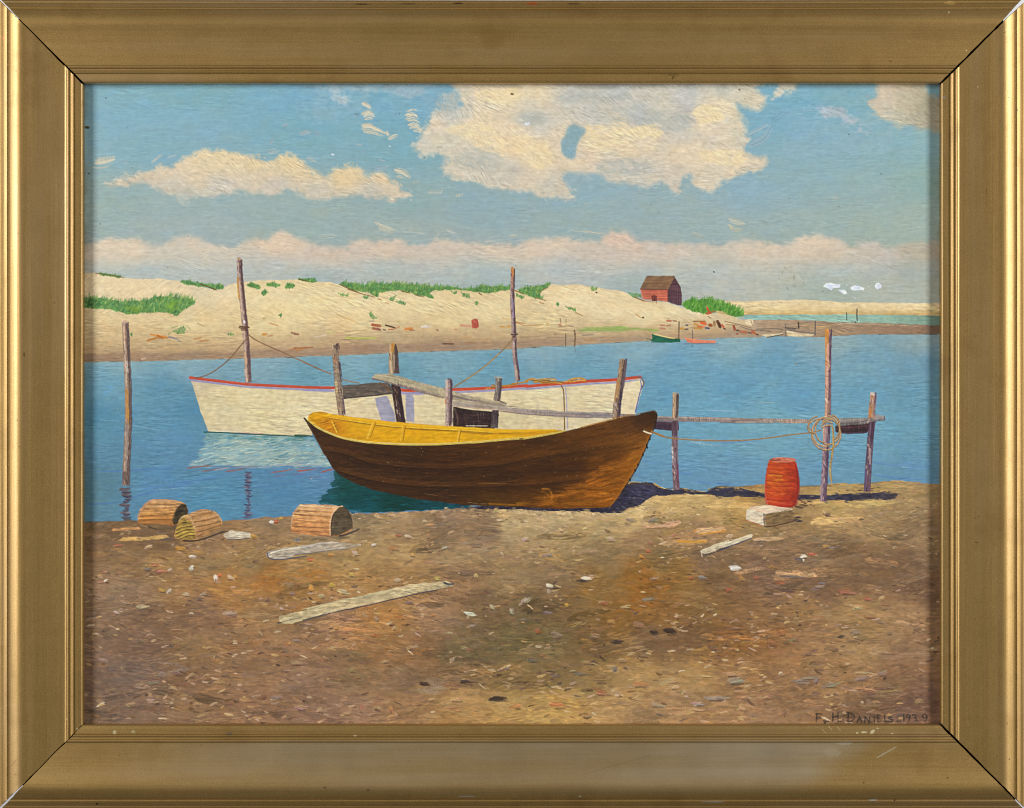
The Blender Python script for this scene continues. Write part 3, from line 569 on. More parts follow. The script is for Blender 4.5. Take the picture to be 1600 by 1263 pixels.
scrub(band, 500, 30, 2, lambda x, y: -2, hgrad((130,(146,120,96)),(700,(160,134,110)),(1200,(174,150,122))), jit=.06, a=.5)
# grass
def grass(pts, blades, cols, name="grass_patch", ln=6, base=(92,138,74), lab=None, soft=1):
    g = part(name, DUNE, lab); W_ = poly(pts, wob=1.2, soft=soft, rag=1.4, gain=1.8); fill(W_, base, g, tex=.08, h=.5, a=1.0 if soft else .55)
    y0, y1, x0, x1 = W_.b; ys, xs = np.nonzero(W_.m > .35)
    for k in rng.integers(0, len(ys), blades):
        x, y = xs[k] + x0 + X0, ys[k] + y0 + Y0; A = math.radians(rng.normal(62, 22)); l = ln * rng.uniform(.6, 1.4)
        l *= .8; stroke([(x, y + 1), (x + math.cos(A) * l * .5, y - math.sin(A) * l * .6), (x + math.cos(A) * l, y - math.sin(A) * l)], rng.uniform(1.4, 2.9), cols[rng.integers(len(cols))], a=.75, id=g, h=.8, cv=.05, tp=(.1, .5))
    return g
GC = [(92,140,78),(108,152,80),(82,130,76),(124,160,80),(72,112,68),(140,168,88),(98,148,92),(84,132,84)]
grass(B1((30,375),(80,365),(170,385),(260,395),(380,400),(470,395),(540,375),(660,370),(760,380),(828,405),(760,450),(690,500),(600,485),(480,480),(360,495),(250,465),(150,452),(30,452)), 520, GC, ln=8)
dk = poly(B1((40,375),(110,380),(160,410),(150,450),(40,450)), soft=3); scrub(dk, 50, 7, 2, -60, (52,92,52), jit=.1, a=.7)
scrub(poly(B1((230,430),(300,470),(420,485),(560,470),(690,500),(720,470),(600,460),(400,470)), soft=2), 60, 7, 2, -40, (50,98,56), jit=.1, a=.6)
scrub(poly(B1((320,430),(460,440),(450,475),(340,480)), soft=3), 40, 8, 2.2, -40, (122,158,52), jit=.08, a=.7)
scrub(poly(B1((600,400),(690,390),(700,470),(630,480)), soft=3), 50, 9, 2.2, -60, (118,158,56), jit=.08, a=.7)
grass(B1((130,205),(200,205),(260,215),(325,236),(280,236),(180,222)), 30, GC, ln=3.5)
grass(B1((680,258),(740,255),(830,270),(900,280),(1020,295),(1010,312),(960,318),(860,300),(760,280)), 80, GC, ln=4)
for p in [((1170,285),(1210,270),(1270,290),(1270,315),(1200,305)), ((1310,275),(1370,272),(1420,290),(1370,300),(1320,292)), ((1460,275),(1520,290),(1510,310),(1440,305)), ((1280,340),(1310,325),(1320,350),(1295,360))]: grass(B1(*p), 14, GC, ln=3.5)
grass(B1((1530,248),(1600,246),(1620,262),(1560,258)) , 12, GC, ln=3)
grass(B2((20,248),(100,242),(150,258),(130,270),(60,262)), 18, GC, ln=3.5)
grass(B2((310,280),(350,268),(440,285),(480,290),(560,272),(600,285),(660,275),(760,278),(850,292),(900,288),(960,300),(1010,300),(1100,305),(1210,312),(1300,300),(1420,295),(1500,305),(1500,325),(1400,335),(1290,345),(1180,325),(1100,320),(1030,318),(960,325),(930,350),(970,380),(880,368),(820,350),(720,330),(640,325),(590,335),(570,375),(500,345),(430,335),(370,315)), 420, GC, ln=6)
grass(B3((15,318),(80,310),(130,300),(180,298),(270,278),(240,310),(190,340),(200,375),(230,395),(130,370),(60,350)), 130, GC, ln=6)
for cr, p in [(B2,((660,380),(700,372),(695,395),(670,398))), (B2,((700,400),(760,405),(765,430),(720,420))), (B2,((300,345),(370,355),(370,372),(320,365))), (B2,((465,365),(510,375),(500,388))), (B2,((515,485),(540,495),(570,520),(540,528))), (B2,((1150,335),(1215,360),(1210,385),(1170,365))), (B2,((1080,325),(1130,340),(1100,348))), (B2,((1240,410),(1280,405),(1265,435))), (B2,((1530,345),(1590,370),(1570,390),(1540,370))), (B3,((300,418),(325,422),(315,438))), (B3,((360,435),(440,455),(440,475),(390,465))), (B3,((545,305),(590,315),(580,325),(550,330))), (B3,((800,340),(890,350),(895,375),(850,375))), (B1,((630,625),(680,600),(720,575),(750,590),(745,630),(700,635),(660,615),(635,640))), (B1,((1390,495),(1425,490),(1410,510))), (B1,((1040,630),(1090,628),(1080,638))), (B1,((365,620),(385,625),(380,640)))]:
    grass(cr(*p), 9, GC, ln=3.2, soft=0)
grass(B3((1172,425),(1200,402),(1260,392),(1330,385),(1420,405),(1480,412),(1540,440),(1590,475)) + B4((190,495),(178,514),(100,498),(20,482)) + B3((1500,482),(1420,470),(1350,490),(1280,475),(1220,450)), 330, [(86,146,56),(100,158,60),(70,124,48),(120,168,70),(64,112,50),(92,150,70)], ln=7, base=(84,140,58))
strip = poly(B3((430,598),(560,582),(720,578),(860,582),(1040,600),(1000,608),(850,600),(720,615),(600,612),(480,608)), soft=1, rag=1.4, gain=1.4, noise=N_ST)
GS = part("grass_patch", DUNE); fill(strip, (150,166,94), GS, a=.8); scrub(strip, 60, 14, 1.6, 0, (140,168,90), jit=.08, a=.6)
# dark roots and driftwood lying on the far sand
for cr, p, w, c in [(B1,((130,208),(230,220),(325,238)),1.4,(110,84,50)), (B1,((860,285),(910,302),(970,325)),1.8,(104,72,44)), (B1,((1540,250),(1600,262)),1.6,(110,80,50)), (B2,((310,285),(370,312),(440,338)),1.5,(120,88,50)), (B2,((370,318),(450,345),(560,375)),1.4,(120,90,54)), (B2,((740,330),(800,345)),1.4,(118,88,52)), (B2,((840,360),(900,372)),1.2,(128,98,60)), (B2,((580,385),(605,395)),1.6,(150,118,70)), (B2,((630,410),(655,418)),1.6,(190,150,100)), (B2,((1280,345),(1300,358)),1.8,(110,78,50)),
    (B3,((20,328),(80,352)),1.5,(114,82,50)), (B3,((160,378),(235,398)),1.6,(150,112,60)), (B3,((190,410),(220,420)),1.8,(176,138,88)), (B3,((190,335),(250,305)),1.4,(130,100,56)), (B3,((850,375),(920,402)),1.8,(132,98,60)), (B3,((440,480),(490,505)),1.6,(170,130,80)), (B3,((580,340),(590,345)),2,(60,56,60)), (B3,((858,490),(890,515),(915,518)),1.6,(196,150,90)), (B3,((905,513),(915,516)),2.2,(70,56,40)), (B3,((25,545),(90,570),(220,562)),1.2,(176,130,70)), (B3,((1,550),(40,555)),1.4,(200,150,80)),
    (B1,((490,675),(560,655),(635,655)),3.4,(180,118,56)), (B1,((510,632),(570,642),(620,650)),2.6,(196,130,64)), (B1,((560,640),(600,660)),3.2,(172,104,40)), (B1,((640,650),(690,665),(720,685)),3,(140,134,134)), (B1,((810,665),(865,655)),2.2,(186,134,80)), (B1,((855,680),(915,672)),2.2,(184,124,74)), (B1,((1475,740),(1510,735)),2,(170,114,70)), (B1,((1510,728),(1600,722)),2.6,(166,104,64)), (B1,((1530,745),(1560,735)),2,(176,116,70)), (B1,((1490,620),(1540,635)),3,(150,112,88)), (B1,((1290,632),(1318,632)),3.4,(206,138,50)), (B1,((1325,645),(1358,640)),1.6,(176,110,70)), (B1,((1338,555),(1400,572)),1.8,(190,140,90)), (B1,((835,555),(890,580)),1.3,(176,144,104)), (B1,((672,545),(700,545)),1.4,(186,152,108)), (B1,((530,590),(600,595)),1.4,(192,160,112)), (B1,((215,695),(250,690)),2,(206,170,124)), (B1,((450,805),(480,798)),2.2,(206,184,164)), (B1,((1290,520),(1310,518)),2,(180,150,90)), (B1,((760,570),(790,600)),1,(150,150,90)), (B1,((660,585),(700,575)),1,(120,140,80)), (B1,((370,675),(440,660)),1.3,(186,150,104)),
    (B2,((0,725),(60,728),(130,720)),2.4,(166,108,64)), (B2,((10,745),(60,735)),1.6,(176,120,70)), (B2,((0,632),(30,630)),2.6,(140,104,80)), (B2,((140,650),(180,645),(220,635)),1.4,(214,196,172)), (B2,((295,635),(340,635)),2.4,(206,166,136)), (B2,((225,620),(270,620)),1.8,(186,186,120)), (B2,((355,655),(450,660),(570,655)),2.8,(176,182,86)), (B2,((540,565),(600,575)),4.5,(164,84,60)), (B2,((545,590),(595,600)),4,(158,92,70)), (B2,((575,590),(600,605)),2,(120,84,84)), (B2,((632,568),(700,588)),2.4,(74,46,30)), (B2,((650,598),(690,595)),2,(176,106,70)), (B2,((700,590),(730,578)),1.4,(180,110,76)), (B2,((615,600),(635,602)),2,(110,80,70)), (B2,((770,595),(820,590)),4,(204,126,62)), (B2,((800,602),(835,604)),1.6,(150,84,50)), (B2,((880,580),(920,570)),2.6,(222,212,204)), (B2,((905,585),(945,575)),2.4,(206,196,190)), (B2,((985,600),(1000,606)),2,(140,110,90)), (B2,((1030,698),(1105,698)),2,(88,60,44)), (B2,((1185,688),(1250,692)),1.6,(166,120,76)), (B2,((1160,658),(1230,655)),2,(190,150,100)), (B2,((1230,665),(1370,665)),2,(180,150,110)), (B2,((1155,570),(1230,575)),4,(206,150,124)), (B2,((1435,578),(1460,580)),3,(206,150,64)), (B2,((1480,578),(1500,576)),3,(206,146,60)), (B2,((1530,548),(1600,555)),1.6,(180,130,80)), (B2,((290,490),(360,520),(450,558)),1.4,(206,168,112)), (B2,((520,540),(555,540)),1.3,(150,130,120)), (B2,((710,540),(730,548)),1.6,(190,170,110)), (B2,((320,568),(340,572)),1.6,(196,164,106)), (B2,((1440,515),(1490,530)),1.2,(206,160,100)), (B2,((1110,598),(1130,600)),1.6,(190,130,90)),
    (B3,((325,565),(345,572)),2.4,(186,110,90)), (B3,((332,520),(338,560)),1.4,(140,110,80)), (B3,((372,530),(374,555)),1.2,(150,124,90)), (B3,((395,575),(425,578)),1.4,(140,116,110)), (B3,((300,652),(420,660)),1.4,(150,140,130)), (B3,((240,655),(330,650)),1.2,(160,140,110)), (B3,((485,638),(565,632)),1.4,(130,116,110)), (B3,((500,672),(590,672)),2,(176,136,86)), (B3,((240,560),(255,558)),2,(200,160,90)), (B3,((310,465),(350,460)),1,(190,160,120)), (B3,((330,575),(395,570)),1,(180,150,110)), (B3,((900,400),(1000,410)),1.2,(176,130,90))]:
    line(cr(*p), w, c, a=.92, br=.35, h=.8)
fill(poly(B2((1228,530),(1250,522),(1270,528),(1280,580),(1262,592),(1232,590)), wob=.6), (178,86,68), part("debris", DUNE, "red tub on the far sand"), tex=.05); line(B2((1240,535),(1265,560)), 1.5, (206,120,100), br=.6)
# heap of wreckage at the right of the far beach (colour dabs)
deb = part("debris", DUNE, "heap of red and brown wreckage")
for p, w, c in [(((125,235),(165,236)),2.6,(170,84,64)), (((180,232),(212,238)),1.6,(130,80,60)), (((65,272),(108,276)),2.2,(176,112,96)), (((60,300),(110,306)),2.2,(186,120,100)), (((120,278),(158,272)),1.8,(170,110,90)), (((248,302),(275,305)),3,(206,150,60)), (((295,272),(310,275)),2.4,(60,66,90)), (((285,310),(315,308)),1.8,(54,50,60)), (((360,240),(470,238)),1.8,(140,96,50)), (((430,252),(478,262)),4.4,(214,96,50)), (((370,262),(410,270)),3.4,(206,150,80)), (((365,298),(440,302)),3.2,(176,130,60)), (((400,285),(460,290)),2.6,(206,110,60)), (((470,298),(505,302)),2.8,(66,74,116)), (((505,272),(530,275)),5,(150,84,50)), (((545,245),(550,285)),4,(160,120,80)), (((575,240),(600,290)),5,(104,66,44)), (((590,260),(602,298)),4,(84,54,40)), (((615,270),(635,300)),3,(190,90,66)), (((632,305),(650,310)),2,(60,50,50)), (((720,280),(730,320)),4,(150,74,56)), (((745,318),(770,322)),2,(60,46,44)), (((780,330),(840,340)),3.4,(176,100,70)), (((850,340),(880,345)),2,(80,70,80)), (((880,330),(920,352)),3,(180,90,60)), (((885,340),(910,315)),2,(186,100,70)), (((925,355),(942,362)),2,(60,54,60)), (((745,352),(760,350)),2,(150,80,60)),
    (((480,110),(490,140)),2.6,(200,96,70)), (((480,170),(520,160)),3.4,(190,84,58)), (((485,130),(515,170)),3,(186,80,56)), (((530,155),(548,150)),2.2,(180,90,70)), (((405,170),(420,172)),4,(232,216,186)), (((490,195),(520,212)),1.4,(140,110,60))]:
    line(E1(*p), w, c, id=deb, a=.95, br=.25, h=.9)
fill(poly(E1((820,230),(860,218),(895,225),(892,280),(860,270),(825,262)), wob=.5), (222,204,168), None)
for p, c in [(((640,240),(760,265),(880,300)), (120,104,84)), (((780,285),(900,320),(1050,325)), (110,100,90)), (((920,310),(1100,305),(1170,315)), (104,96,90)), (((960,320),(1060,335)), (120,110,100)), (((870,225),(890,280)), (150,130,100)), (((1180,292),(1280,305)), (70,66,64)), (((1190,300),(1270,312)), (84,80,76)), (((1220,320),(1460,350)), (110,104,100)), (((650,268),(760,272)), (150,124,90))]: line(E1(*p), 1.2, c, a=.9)

# ------------------------------------------------------------------ water
WATER = part("painted_water")
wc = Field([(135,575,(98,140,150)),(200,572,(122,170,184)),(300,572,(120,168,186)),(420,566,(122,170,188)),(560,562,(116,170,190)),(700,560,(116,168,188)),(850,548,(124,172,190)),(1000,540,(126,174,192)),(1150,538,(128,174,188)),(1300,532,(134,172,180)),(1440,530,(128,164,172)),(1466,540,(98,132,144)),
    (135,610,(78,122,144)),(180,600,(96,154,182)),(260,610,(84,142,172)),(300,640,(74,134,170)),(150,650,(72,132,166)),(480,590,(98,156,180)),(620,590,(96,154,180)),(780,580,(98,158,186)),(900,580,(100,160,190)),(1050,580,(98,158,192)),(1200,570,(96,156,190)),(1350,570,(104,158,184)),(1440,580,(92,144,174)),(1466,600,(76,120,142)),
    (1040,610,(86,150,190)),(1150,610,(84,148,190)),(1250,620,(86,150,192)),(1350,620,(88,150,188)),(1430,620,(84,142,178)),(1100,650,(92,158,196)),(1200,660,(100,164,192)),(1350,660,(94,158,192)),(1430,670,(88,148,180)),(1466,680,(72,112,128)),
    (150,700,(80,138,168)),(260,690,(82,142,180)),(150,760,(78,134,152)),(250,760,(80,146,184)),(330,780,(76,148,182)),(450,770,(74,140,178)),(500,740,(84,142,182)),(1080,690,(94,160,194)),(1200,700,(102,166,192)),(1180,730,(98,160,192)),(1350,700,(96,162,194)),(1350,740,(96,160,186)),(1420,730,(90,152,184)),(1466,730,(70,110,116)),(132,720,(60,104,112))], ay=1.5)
_yy = np.arange(wc.g.shape[0])[:, None] * wc.st + Y0; _lo = np.clip((_yy - 670) / 60., 0, 1); _rt = (1 - _lo) * np.clip((_yy - 560) / 40., 0, 1) * np.clip((np.arange(wc.g.shape[1])[None] * wc.st + X0 - 950) / 100., 0, 1)
wc.g = np.stack([wc.g[..., 0] * 255 * .93 + 17 - 3 * _lo + 6 * _rt, wc.g[..., 1] * 255 * .8 + 29 - 9 * _lo + 5 * _rt, wc.g[..., 2] * 255 * .82 + 24 - 5 * _lo], -1).astype(np.float32) / 255
ww = poly(list(reversed(shore)) + B4((700,652),(800,645),(980,634),(1100,632),(1600,634)) + [(1490,800),(1200,790),(1000,840),(600,840),(100,840)], wob=.4)
fill(ww, wc, WATER, tex=.016)
wang = lambda x, y: (-7 if (y > 700 and x < 560) else 0) + rng.normal() * 2.5
scrub(ww, 3600, 26, 2.6, wang, wc, jit=.03, hue=.012, a=.5, h=.4)
scrub(ww, 1500, 22, 1.2, wang, lambda x, y: wc(x, y) * .87, jit=.05, a=.55, h=.2)
scrub(ww, 900, 18, 1.2, wang, lambda x, y: wc(x, y) * 1.12, jit=.05, a=.55, h=.7)
for cr, p, w, c in [(C1,((140,430),(400,420),(740,395)),2,(72,116,190)), (C1,((380,610),(560,560),(900,495)),2.2,(70,112,190)), (C1,((700,505),(900,480),(1100,440)),1.8,(76,118,190)), (C1,((60,655),(220,650),(340,630)),2,(62,104,176)), (C1,((430,560),(600,525),(780,505)),1.8,(78,126,194)), (C1,((1200,540),(1400,520),(1600,500)),2,(76,118,186)), (C1,((540,560),(700,545),(850,540)),1.8,(130,170,190)), (C1,((860,540),(930,540),(990,545)),2.4,(132,168,190)), (C1,((750,580),(800,560)),1.6,(140,176,190)), (C1,((160,75),(300,80),(330,88)),1.5,(120,164,180)), (C1,((380,110),(620,150)),1.6,(126,166,186)), (C1,((80,515),(300,490)),1.4,(104,140,130)), (C1,((1250,600),(1600,585)),1.6,(64,124,160)), (C1,((640,660),(1100,640)),1.8,(70,136,176)),
    (C3,((1330,400),(1420,415),(1520,430)),1.8,(190,200,204)), (C3,((1240,610),(1300,622),(1360,632)),2.4,(90,128,196)), (C3,((990,530),(1060,545),(1140,545)),1.8,(84,134,196)), (C3,((950,630),(1010,645)),2,(84,128,196)), (C3,((1380,680),(1560,690)),2.6,(88,130,196)), (C3,((1440,180),(1600,188)),2,(160,190,206)), (C3,((1060,185),(1150,190)),1.6,(150,184,206)), (C3,((1240,150),(1340,152)),1.6,(140,180,204)),
    (C4,((0,180),(120,190)),1.6,(150,186,206)), (C4,((270,125),(430,130)),2,(150,184,196)), (C4,((30,80),(130,85)),1.6,(130,176,200)), (C4,((560,218),(700,225)),1.6,(140,182,204)), (C4,((20,410),(300,395)),1.8,(84,128,186)), (C4,((180,530),(330,535)),1.6,(130,178,196)), (C4,((1080,545),(1300,570),(1500,580)),2.4,(86,128,188)), (C4,((1090,630),(1250,650),(1450,665)),3,(80,124,186)), (C4,((0,690),(180,700)),3,(80,122,186)), (C4,((1260,540),(1420,560)),1.6,(96,140,186)), (C4,((840,590),(940,595)),1.6,(150,188,196)), (C4,((1280,575),(1350,575)),1.5,(170,196,204)), (C4,((570,450),(690,448)),1.6,(110,150,150)), (C4,((1290,520),(1335,520)),2,(64,110,140)), (C4,((900,380),(1000,376)),2,(86,134,180)),
    (B4,((160,1105),(430,1108)),1.8,(150,182,192)), (B4,((0,1165),(120,1168)),1.6,(140,180,202)), (B4,((540,835),(560,832)),2.4,(140,120,90)), (B3,((960,1165),(1010,1168)),1.4,(160,190,204)), (B3,((1430,1160),(1560,1165)),1.8,(150,186,204)), (B1,((400,1220),(560,1215)),1.8,(120,166,190))]:
    c = tuple(.82 * v + .18 * u for v, u in zip(c, (110, 140, 155))); line(cr(*p), w, c, a=.7, br=.7, tp=(.2, .4))
for x, y in B1((220,990),(235,1020),(200,1050),(245,1000),(195,1035),(215,1030)): stroke([(x - 3, y), (x + 4, y - .5)], 2.6, (98,160,204), a=.7, br=.7)
sh = poly(list(reversed(shore))[:-1] + [(b[0], b[1] + 3) for b in shore][:-1], wob=.5, soft=1); fill(sh, (150,176,176), None, a=.45)
# small craft and stakes across the water
def craft(name, pts, c, line_, lc, refl, label):
    i = part(name, None, label); fill(poly(pts, wob=.4), c, i, tex=.04, h=.7); line(line_, 1.6, lc, id=i, a=.95); 
    for p, w, cc in refl: line(p, w, cc, a=.8, br=.4)
craft("small_boat", B3((968,628),(1000,638),(1060,652),(1110,662),(1166,662),(1166,686),(1080,688),(980,686),(962,676),(975,662)), (36,96,72), B3((985,630),(1060,648),(1130,660)), (226,206,140), [(B3((935,662),(965,668)), 1.6, (70,110,84)), (B3((965,686),(1060,690)), 1.4, (60,110,100))], "green boat moored off the far shore")
craft("small_boat", B3((1198,657),(1250,667),(1330,672),(1418,676),(1405,692),(1300,693),(1215,690)), (212,124,96), B3((1200,660),(1300,672),(1415,678)), (226,150,116), [(B3((1195,699),(1300,696),(1430,695)), 1.4, (104,100,104))], "pink boat moored off the far shore")
craft("small_boat", B4((308,634),(340,628),(400,630),(475,622),(475,634),(400,642),(345,652)), (222,206,170), B4((345,652),(400,643),(470,628)), (70,64,58), [(B4((320,655),(350,655)), 1, (170,180,160))], "pale boat drawn up bow out on the far shore")
craft("small_boat", B4((482,604),(540,618),(620,628),(680,630),(660,644),(560,648),(490,645)), (214,196,158), B4((482,602),(560,612),(690,628)), (120,110,104), [(B4((560,652),(660,650)), 1.2, (150,170,160))], "cream boat lying alongside the far stakes")
for p, w, c in [(B3((1158,545),(1157,600),(1155,665)),2,(104,84,56)), (B3((1250,600),(1253,665)),1.8,(120,110,100)), (B3((1250,700),(1250,722)),1.2,(96,120,130)), (B3((432,605),(436,650),(432,720)),2.4,(112,90,62)), (B3((370,628),(371,718)),1.6,(110,96,80)), (B3((436,735),(438,750)),1.2,(100,110,110)),
    (B4((474,565),(474,650)),1.8,(120,106,96)), (B4((565,550),(567,592)),2.4,(60,56,54)), (B4((682,540),(680,640)),2,(100,90,84)), (B4((898,480),(900,536)),1.4,(70,84,84)), (B4((972,458),(970,500),(974,540)),2,(60,64,62)), (B4((962,545),(964,552)),1.8,(80,60,50))]:
    line(p, w, c, id=part("stake"), a=.92, br=.25, h=.8)

# ------------------------------------------------------------------ shed on the dune
SHED = part("painted_shed", None, "small red shed with a brown roof")
fill(poly(B3((888,318),(985,316),(1080,318),(1085,360),(1078,405),(1040,402),(910,385),(895,345)), wob=.4), (196,106,84), part("wall", SHED, "red boarded front wall"), tex=.06)
for y in (335, 350, 365, 380): line(B3((895,y),(985,y+1),(1078,y+4)), 1.1, (176,84,66), a=.8, br=.6)
for y in (342, 358, 374, 392): line(B3((900,y),(1000,y+2),(1076,y+5)), .9, (216,130,100), a=.7, br=.6)
fill(poly(B3((1080,318),(1100,270),(1120,228),(1150,275),(1172,312),(1177,360),(1176,430),(1150,432),(1110,418),(1076,402)), wob=.4), (84,58,66), part("side_wall", SHED, "purple shaded gable wall"), tex=.08)
for x in (1100, 1115, 1130, 1145, 1160): line(B3((x,290),(x+2,350),(x+1,420)), 1.0, (106,74,84), a=.8, br=.5)
fill(poly(B3((932,226),(1000,224),(1120,226),(1126,235),(1085,320),(1000,322),(885,318),(895,300)), wob=.5), (128,98,72), part("roof", SHED, "brown roof"), tex=.05)
for y in (245, 265, 285, 305): line(B3((930-(y-225)*.45,y),(1020,y+2),(1112-(y-225)*.42,y)), 1.2, (140,108,80), a=.6, br=.6)
line(B3((890,318),(980,322),(1080,320)), 1.4, (110,60,56), a=.9); line(B3((1122,228),(1170,312)), 1.4, (104,74,64), a=.9); line(B3((890,320),(915,390)), 1.2, (196,140,110), a=.7)
win = part("window", SHED); fill(poly(B3((966,372),(972,360),(980,368),(986,355),(994,362),(1004,362),(1004,405),(970,402)), wob=.4), (84,44,46), win, tex=.1)
line(B3((978,368),(978,400)), .9, (150,80,66)); line(B3((992,366),(994,402)), .9, (150,84,70)); line(B3((1002,400),(1004,418)), 1.2, (150,110,90))

# ------------------------------------------------------------------ reflections on the near water
refl = part("reflection", WATER, "pale reflection of the white boat")
rw = poly(C1((905,160),(1150,165),(1400,182),(1640,196)) + C2((120,365),(150,400),(200,470),(265,570),(200,580),(100,575),(0,590)) + C1((1500,385),(1300,395),(1150,400),(1000,385),(900,400),(780,385),(800,355),(860,330),(840,280),(900,240),(880,205)), wob=1, soft=2, rag=2, gain=1.4, noise=N_ST)
rc2 = Field([(330,690,(136,166,164)),(350,705,(166,186,176)),(420,690,(160,180,168)),(470,700,(152,176,170)),(320,722,(136,166,176)),(400,720,(164,184,176)),(480,720,(150,176,174)),(510,720,(162,186,180))])
fill(rw, rc2, refl, a=.72); scrub(rw, 420, 15, 1.8, lambda x, y: -9 + rng.normal() * 4, rc2, jit=.05, hue=.015, a=.7, h=.6)
scrub(rw, 260, 16, 1.4, lambda x, y: -10 + rng.normal() * 4, (92,144,162), jit=.12, a=.8)
scrub(rw, 120, 15, 1.6, lambda x, y: -8 + rng.normal() * 4, (190,202,182), jit=.06, a=.8)
scrub(poly(C1((910,165),(1600,195),(1600,225),(920,200))), 40, 16, 1.6, -4, (70,124,116), jit=.1, a=.7)
for cr, p, w, c in [(C1,((760,405),(850,395),(960,388)),2.2,(150,86,76)), (C1,((865,428),(940,418),(1000,405)),2,(150,90,84)), (C1,((1030,430),(1100,420),(1180,405)),2.6,(146,90,84)), (C1,((1350,435),(1430,425),(1500,412)),2.2,(154,90,78)), (C1,((1530,425),(1600,418)),2.4,(158,92,78)), (C1,((1370,465),(1460,450)),1.4,(120,96,120)), (C1,((1500,450),(1590,440)),1.4,(120,100,130)), (C1,((1290,400),(1400,385),(1600,372)),2.4,(150,156,172)), (C1,((1180,400),(1300,392)),2,(120,124,150)), (C1,((960,405),(1150,395),(1250,400)),2,(126,124,146)), (C1,((890,385),(1000,362),(1040,358)),1.6,(60,104,120)), (C1,((950,420),(1060,404)),1.6,(170,156,160)),
    (C2,((20,605),(80,598),(150,588)),2.4,(158,84,72)), (C2,((185,612),(230,598),(275,590)),2.6,(162,84,72)), (C2,((0,570),(100,560),(220,570)),2.2,(170,172,184)), (C2,((0,545),(120,540)),2,(140,150,170)), (C2,((20,585),(120,575)),1.8,(124,118,140)), (C2,((100,650),(180,640)),1.4,(110,90,110)), (C2,((150,600),(200,585)),1.5,(110,100,130)), (C2,((0,640),(140,615)),2,(90,130,190)), (C2,((110,660),(125,650)),2,(150,176,190))]: line(cr(*p), w, c, a=.85, br=.55, id=None, tp=(.2, .3))
gr = part("reflection", WATER, "dark green reflection under the rowing boat")
gw = poly(C2((270,560),(330,620),(450,680),(700,745),(1000,798),(1200,832),(1230,858),(1000,878),(760,884),(620,892),(480,895),(400,895),(360,870),(300,862),(230,835),(160,818),(190,795),(170,780),(230,755),(220,735),(260,710),(240,690),(280,665)), wob=1, soft=1, rag=2.2, gain=1.6, noise=N_ST)
gc = Field([(520,745,(36,84,90)),(540,760,(18,66,60)),(510,780,(30,84,90)),(560,785,(14,62,62)),(620,785,(12,58,54)),(560,795,(20,82,96)),(680,790,(18,66,74)),(720,793,(24,70,86))])
fill(gw, gc, gr); scrub(gw, 260, 15, 2, 2, gc, jit=.12, hue=.015, a=.7); scrub(gw, 40, 12, 1.2, 0, (20,104,110), jit=.1, a=.6); scrub(gw, 60, 12, 1.6, 0, (12,44,34), jit=.1, a=.6)
for p in [((160,790),(240,780)), ((170,815),(260,800)), ((215,745),(270,735)), ((240,700),(290,690)), ((300,850),(380,845))]: line(C2(*p), 2, (26,80,96), a=.8, br=.6, tp=(.5, .2))
for p in [((130,770),(220,765)), ((190,830),(300,842)), ((240,725),(300,712)), ((380,880),(460,885))]: line(C2(*p), 1.5, (86,142,178), a=.8, br=.6)

# ------------------------------------------------------------------ white boat behind the dock
WB = part("white_boat", None, "long white boat with a red gunwale")
hull = part("hull", WB)
hp = (B1((785,940),(1000,962),(1200,985),(1400,995),(1600,1004)) + B2((280,1008),(600,1015),(740,1022),(900,1028),(1040,1024),(1380,1005),(1600,990)) + B3((200,990),(400,972),(720,950),(890,935),(900,955),(912,975),(905,1000),(885,1070),(868,1140),(850,1200),(840,1230))
    + C3((940,205),(700,280),(450,325),(0,330)) + C2((1200,330),(600,280),(200,240),(130,300),(122,358)) + C2((0,352)) + C1((1600,185),(1400,175),(1150,160),(1000,155),(912,152),(895,110),(870,50),(850,0)) + B1((860,1180),(830,1080),(800,980)))
hc = Field([(305,600,(206,196,168)),(330,640,(224,214,174)),(400,620,(228,218,178)),(400,660,(226,214,172)),(470,640,(228,218,180)),(340,665,(214,204,172)),(440,668,(220,208,172)),(560,640,(226,214,178)),(660,640,(226,214,176)),(760,625,(226,214,178)),(860,625,(228,218,180)),(900,650,(224,212,176)),(850,660,(222,210,174)),(980,620,(232,222,188)),(985,640,(228,216,184)),(800,660,(220,208,168))])
hc.g = hc.g * np.float32([.965, .945, .92])
hw = poly(hp, wob=.5); fill(hw, hc, hull, tex=.03, h=.7)
scrub(hw, 1300, 20, 1.4, 2, hc, jit=.06, hue=.012, a=.6, h=.8); scrub(hw, 320, 20, 1.1, 2, lambda x, y: hc(x, y) * .93, jit=.03, a=.5, h=.3); scrub(hw, 120, 16, 2.4, 2, (222,210,158), jit=.02, a=.5)
blue = (138,136,182)
gun = B1((785,932),(850,940),(1000,958),(1100,970),(1200,980),(1400,990),(1600,1000)) + B2((100,1000),(280,1003)); gun2 = B2((560,1000),(740,1018),(800,1022),(1040,1016),(1200,1012),(1380,1003),(1600,988)) + B3((100,993),(200,984),(400,968),(560,955),(720,947),(800,938),(888,928))
off = lambda p, d: [(x, y + d) for x, y in p]
line(off(gun, 3.8), 3.2, blue, a=.85, br=.3); line(off(gun2, 4.2), 3.2, blue, a=.85, br=.3); line(B2((60,1022),(280,1030)), 1.6, blue, a=.8); line(B2((320,1010),(560,1035),(720,1045),(900,1050)), 2, (150,148,186), a=.7)
G = part("gunwale", WB, "red painted top edge"); G0 = part("gunwale", WB, "red painted top edge left of the dock")
line(gun, 4.2, (192,68,42), id=G0, tp=(0, 0), h=.9); line(gun2, 4.6, (194,70,44), id=G, tp=(0, 0), h=.9); line(off(gun, -.9), 1.1, (176,110,84), a=.5, br=.5); line(off(gun2[-6:], -1.4), 1.2, (160,70,50), a=.6)
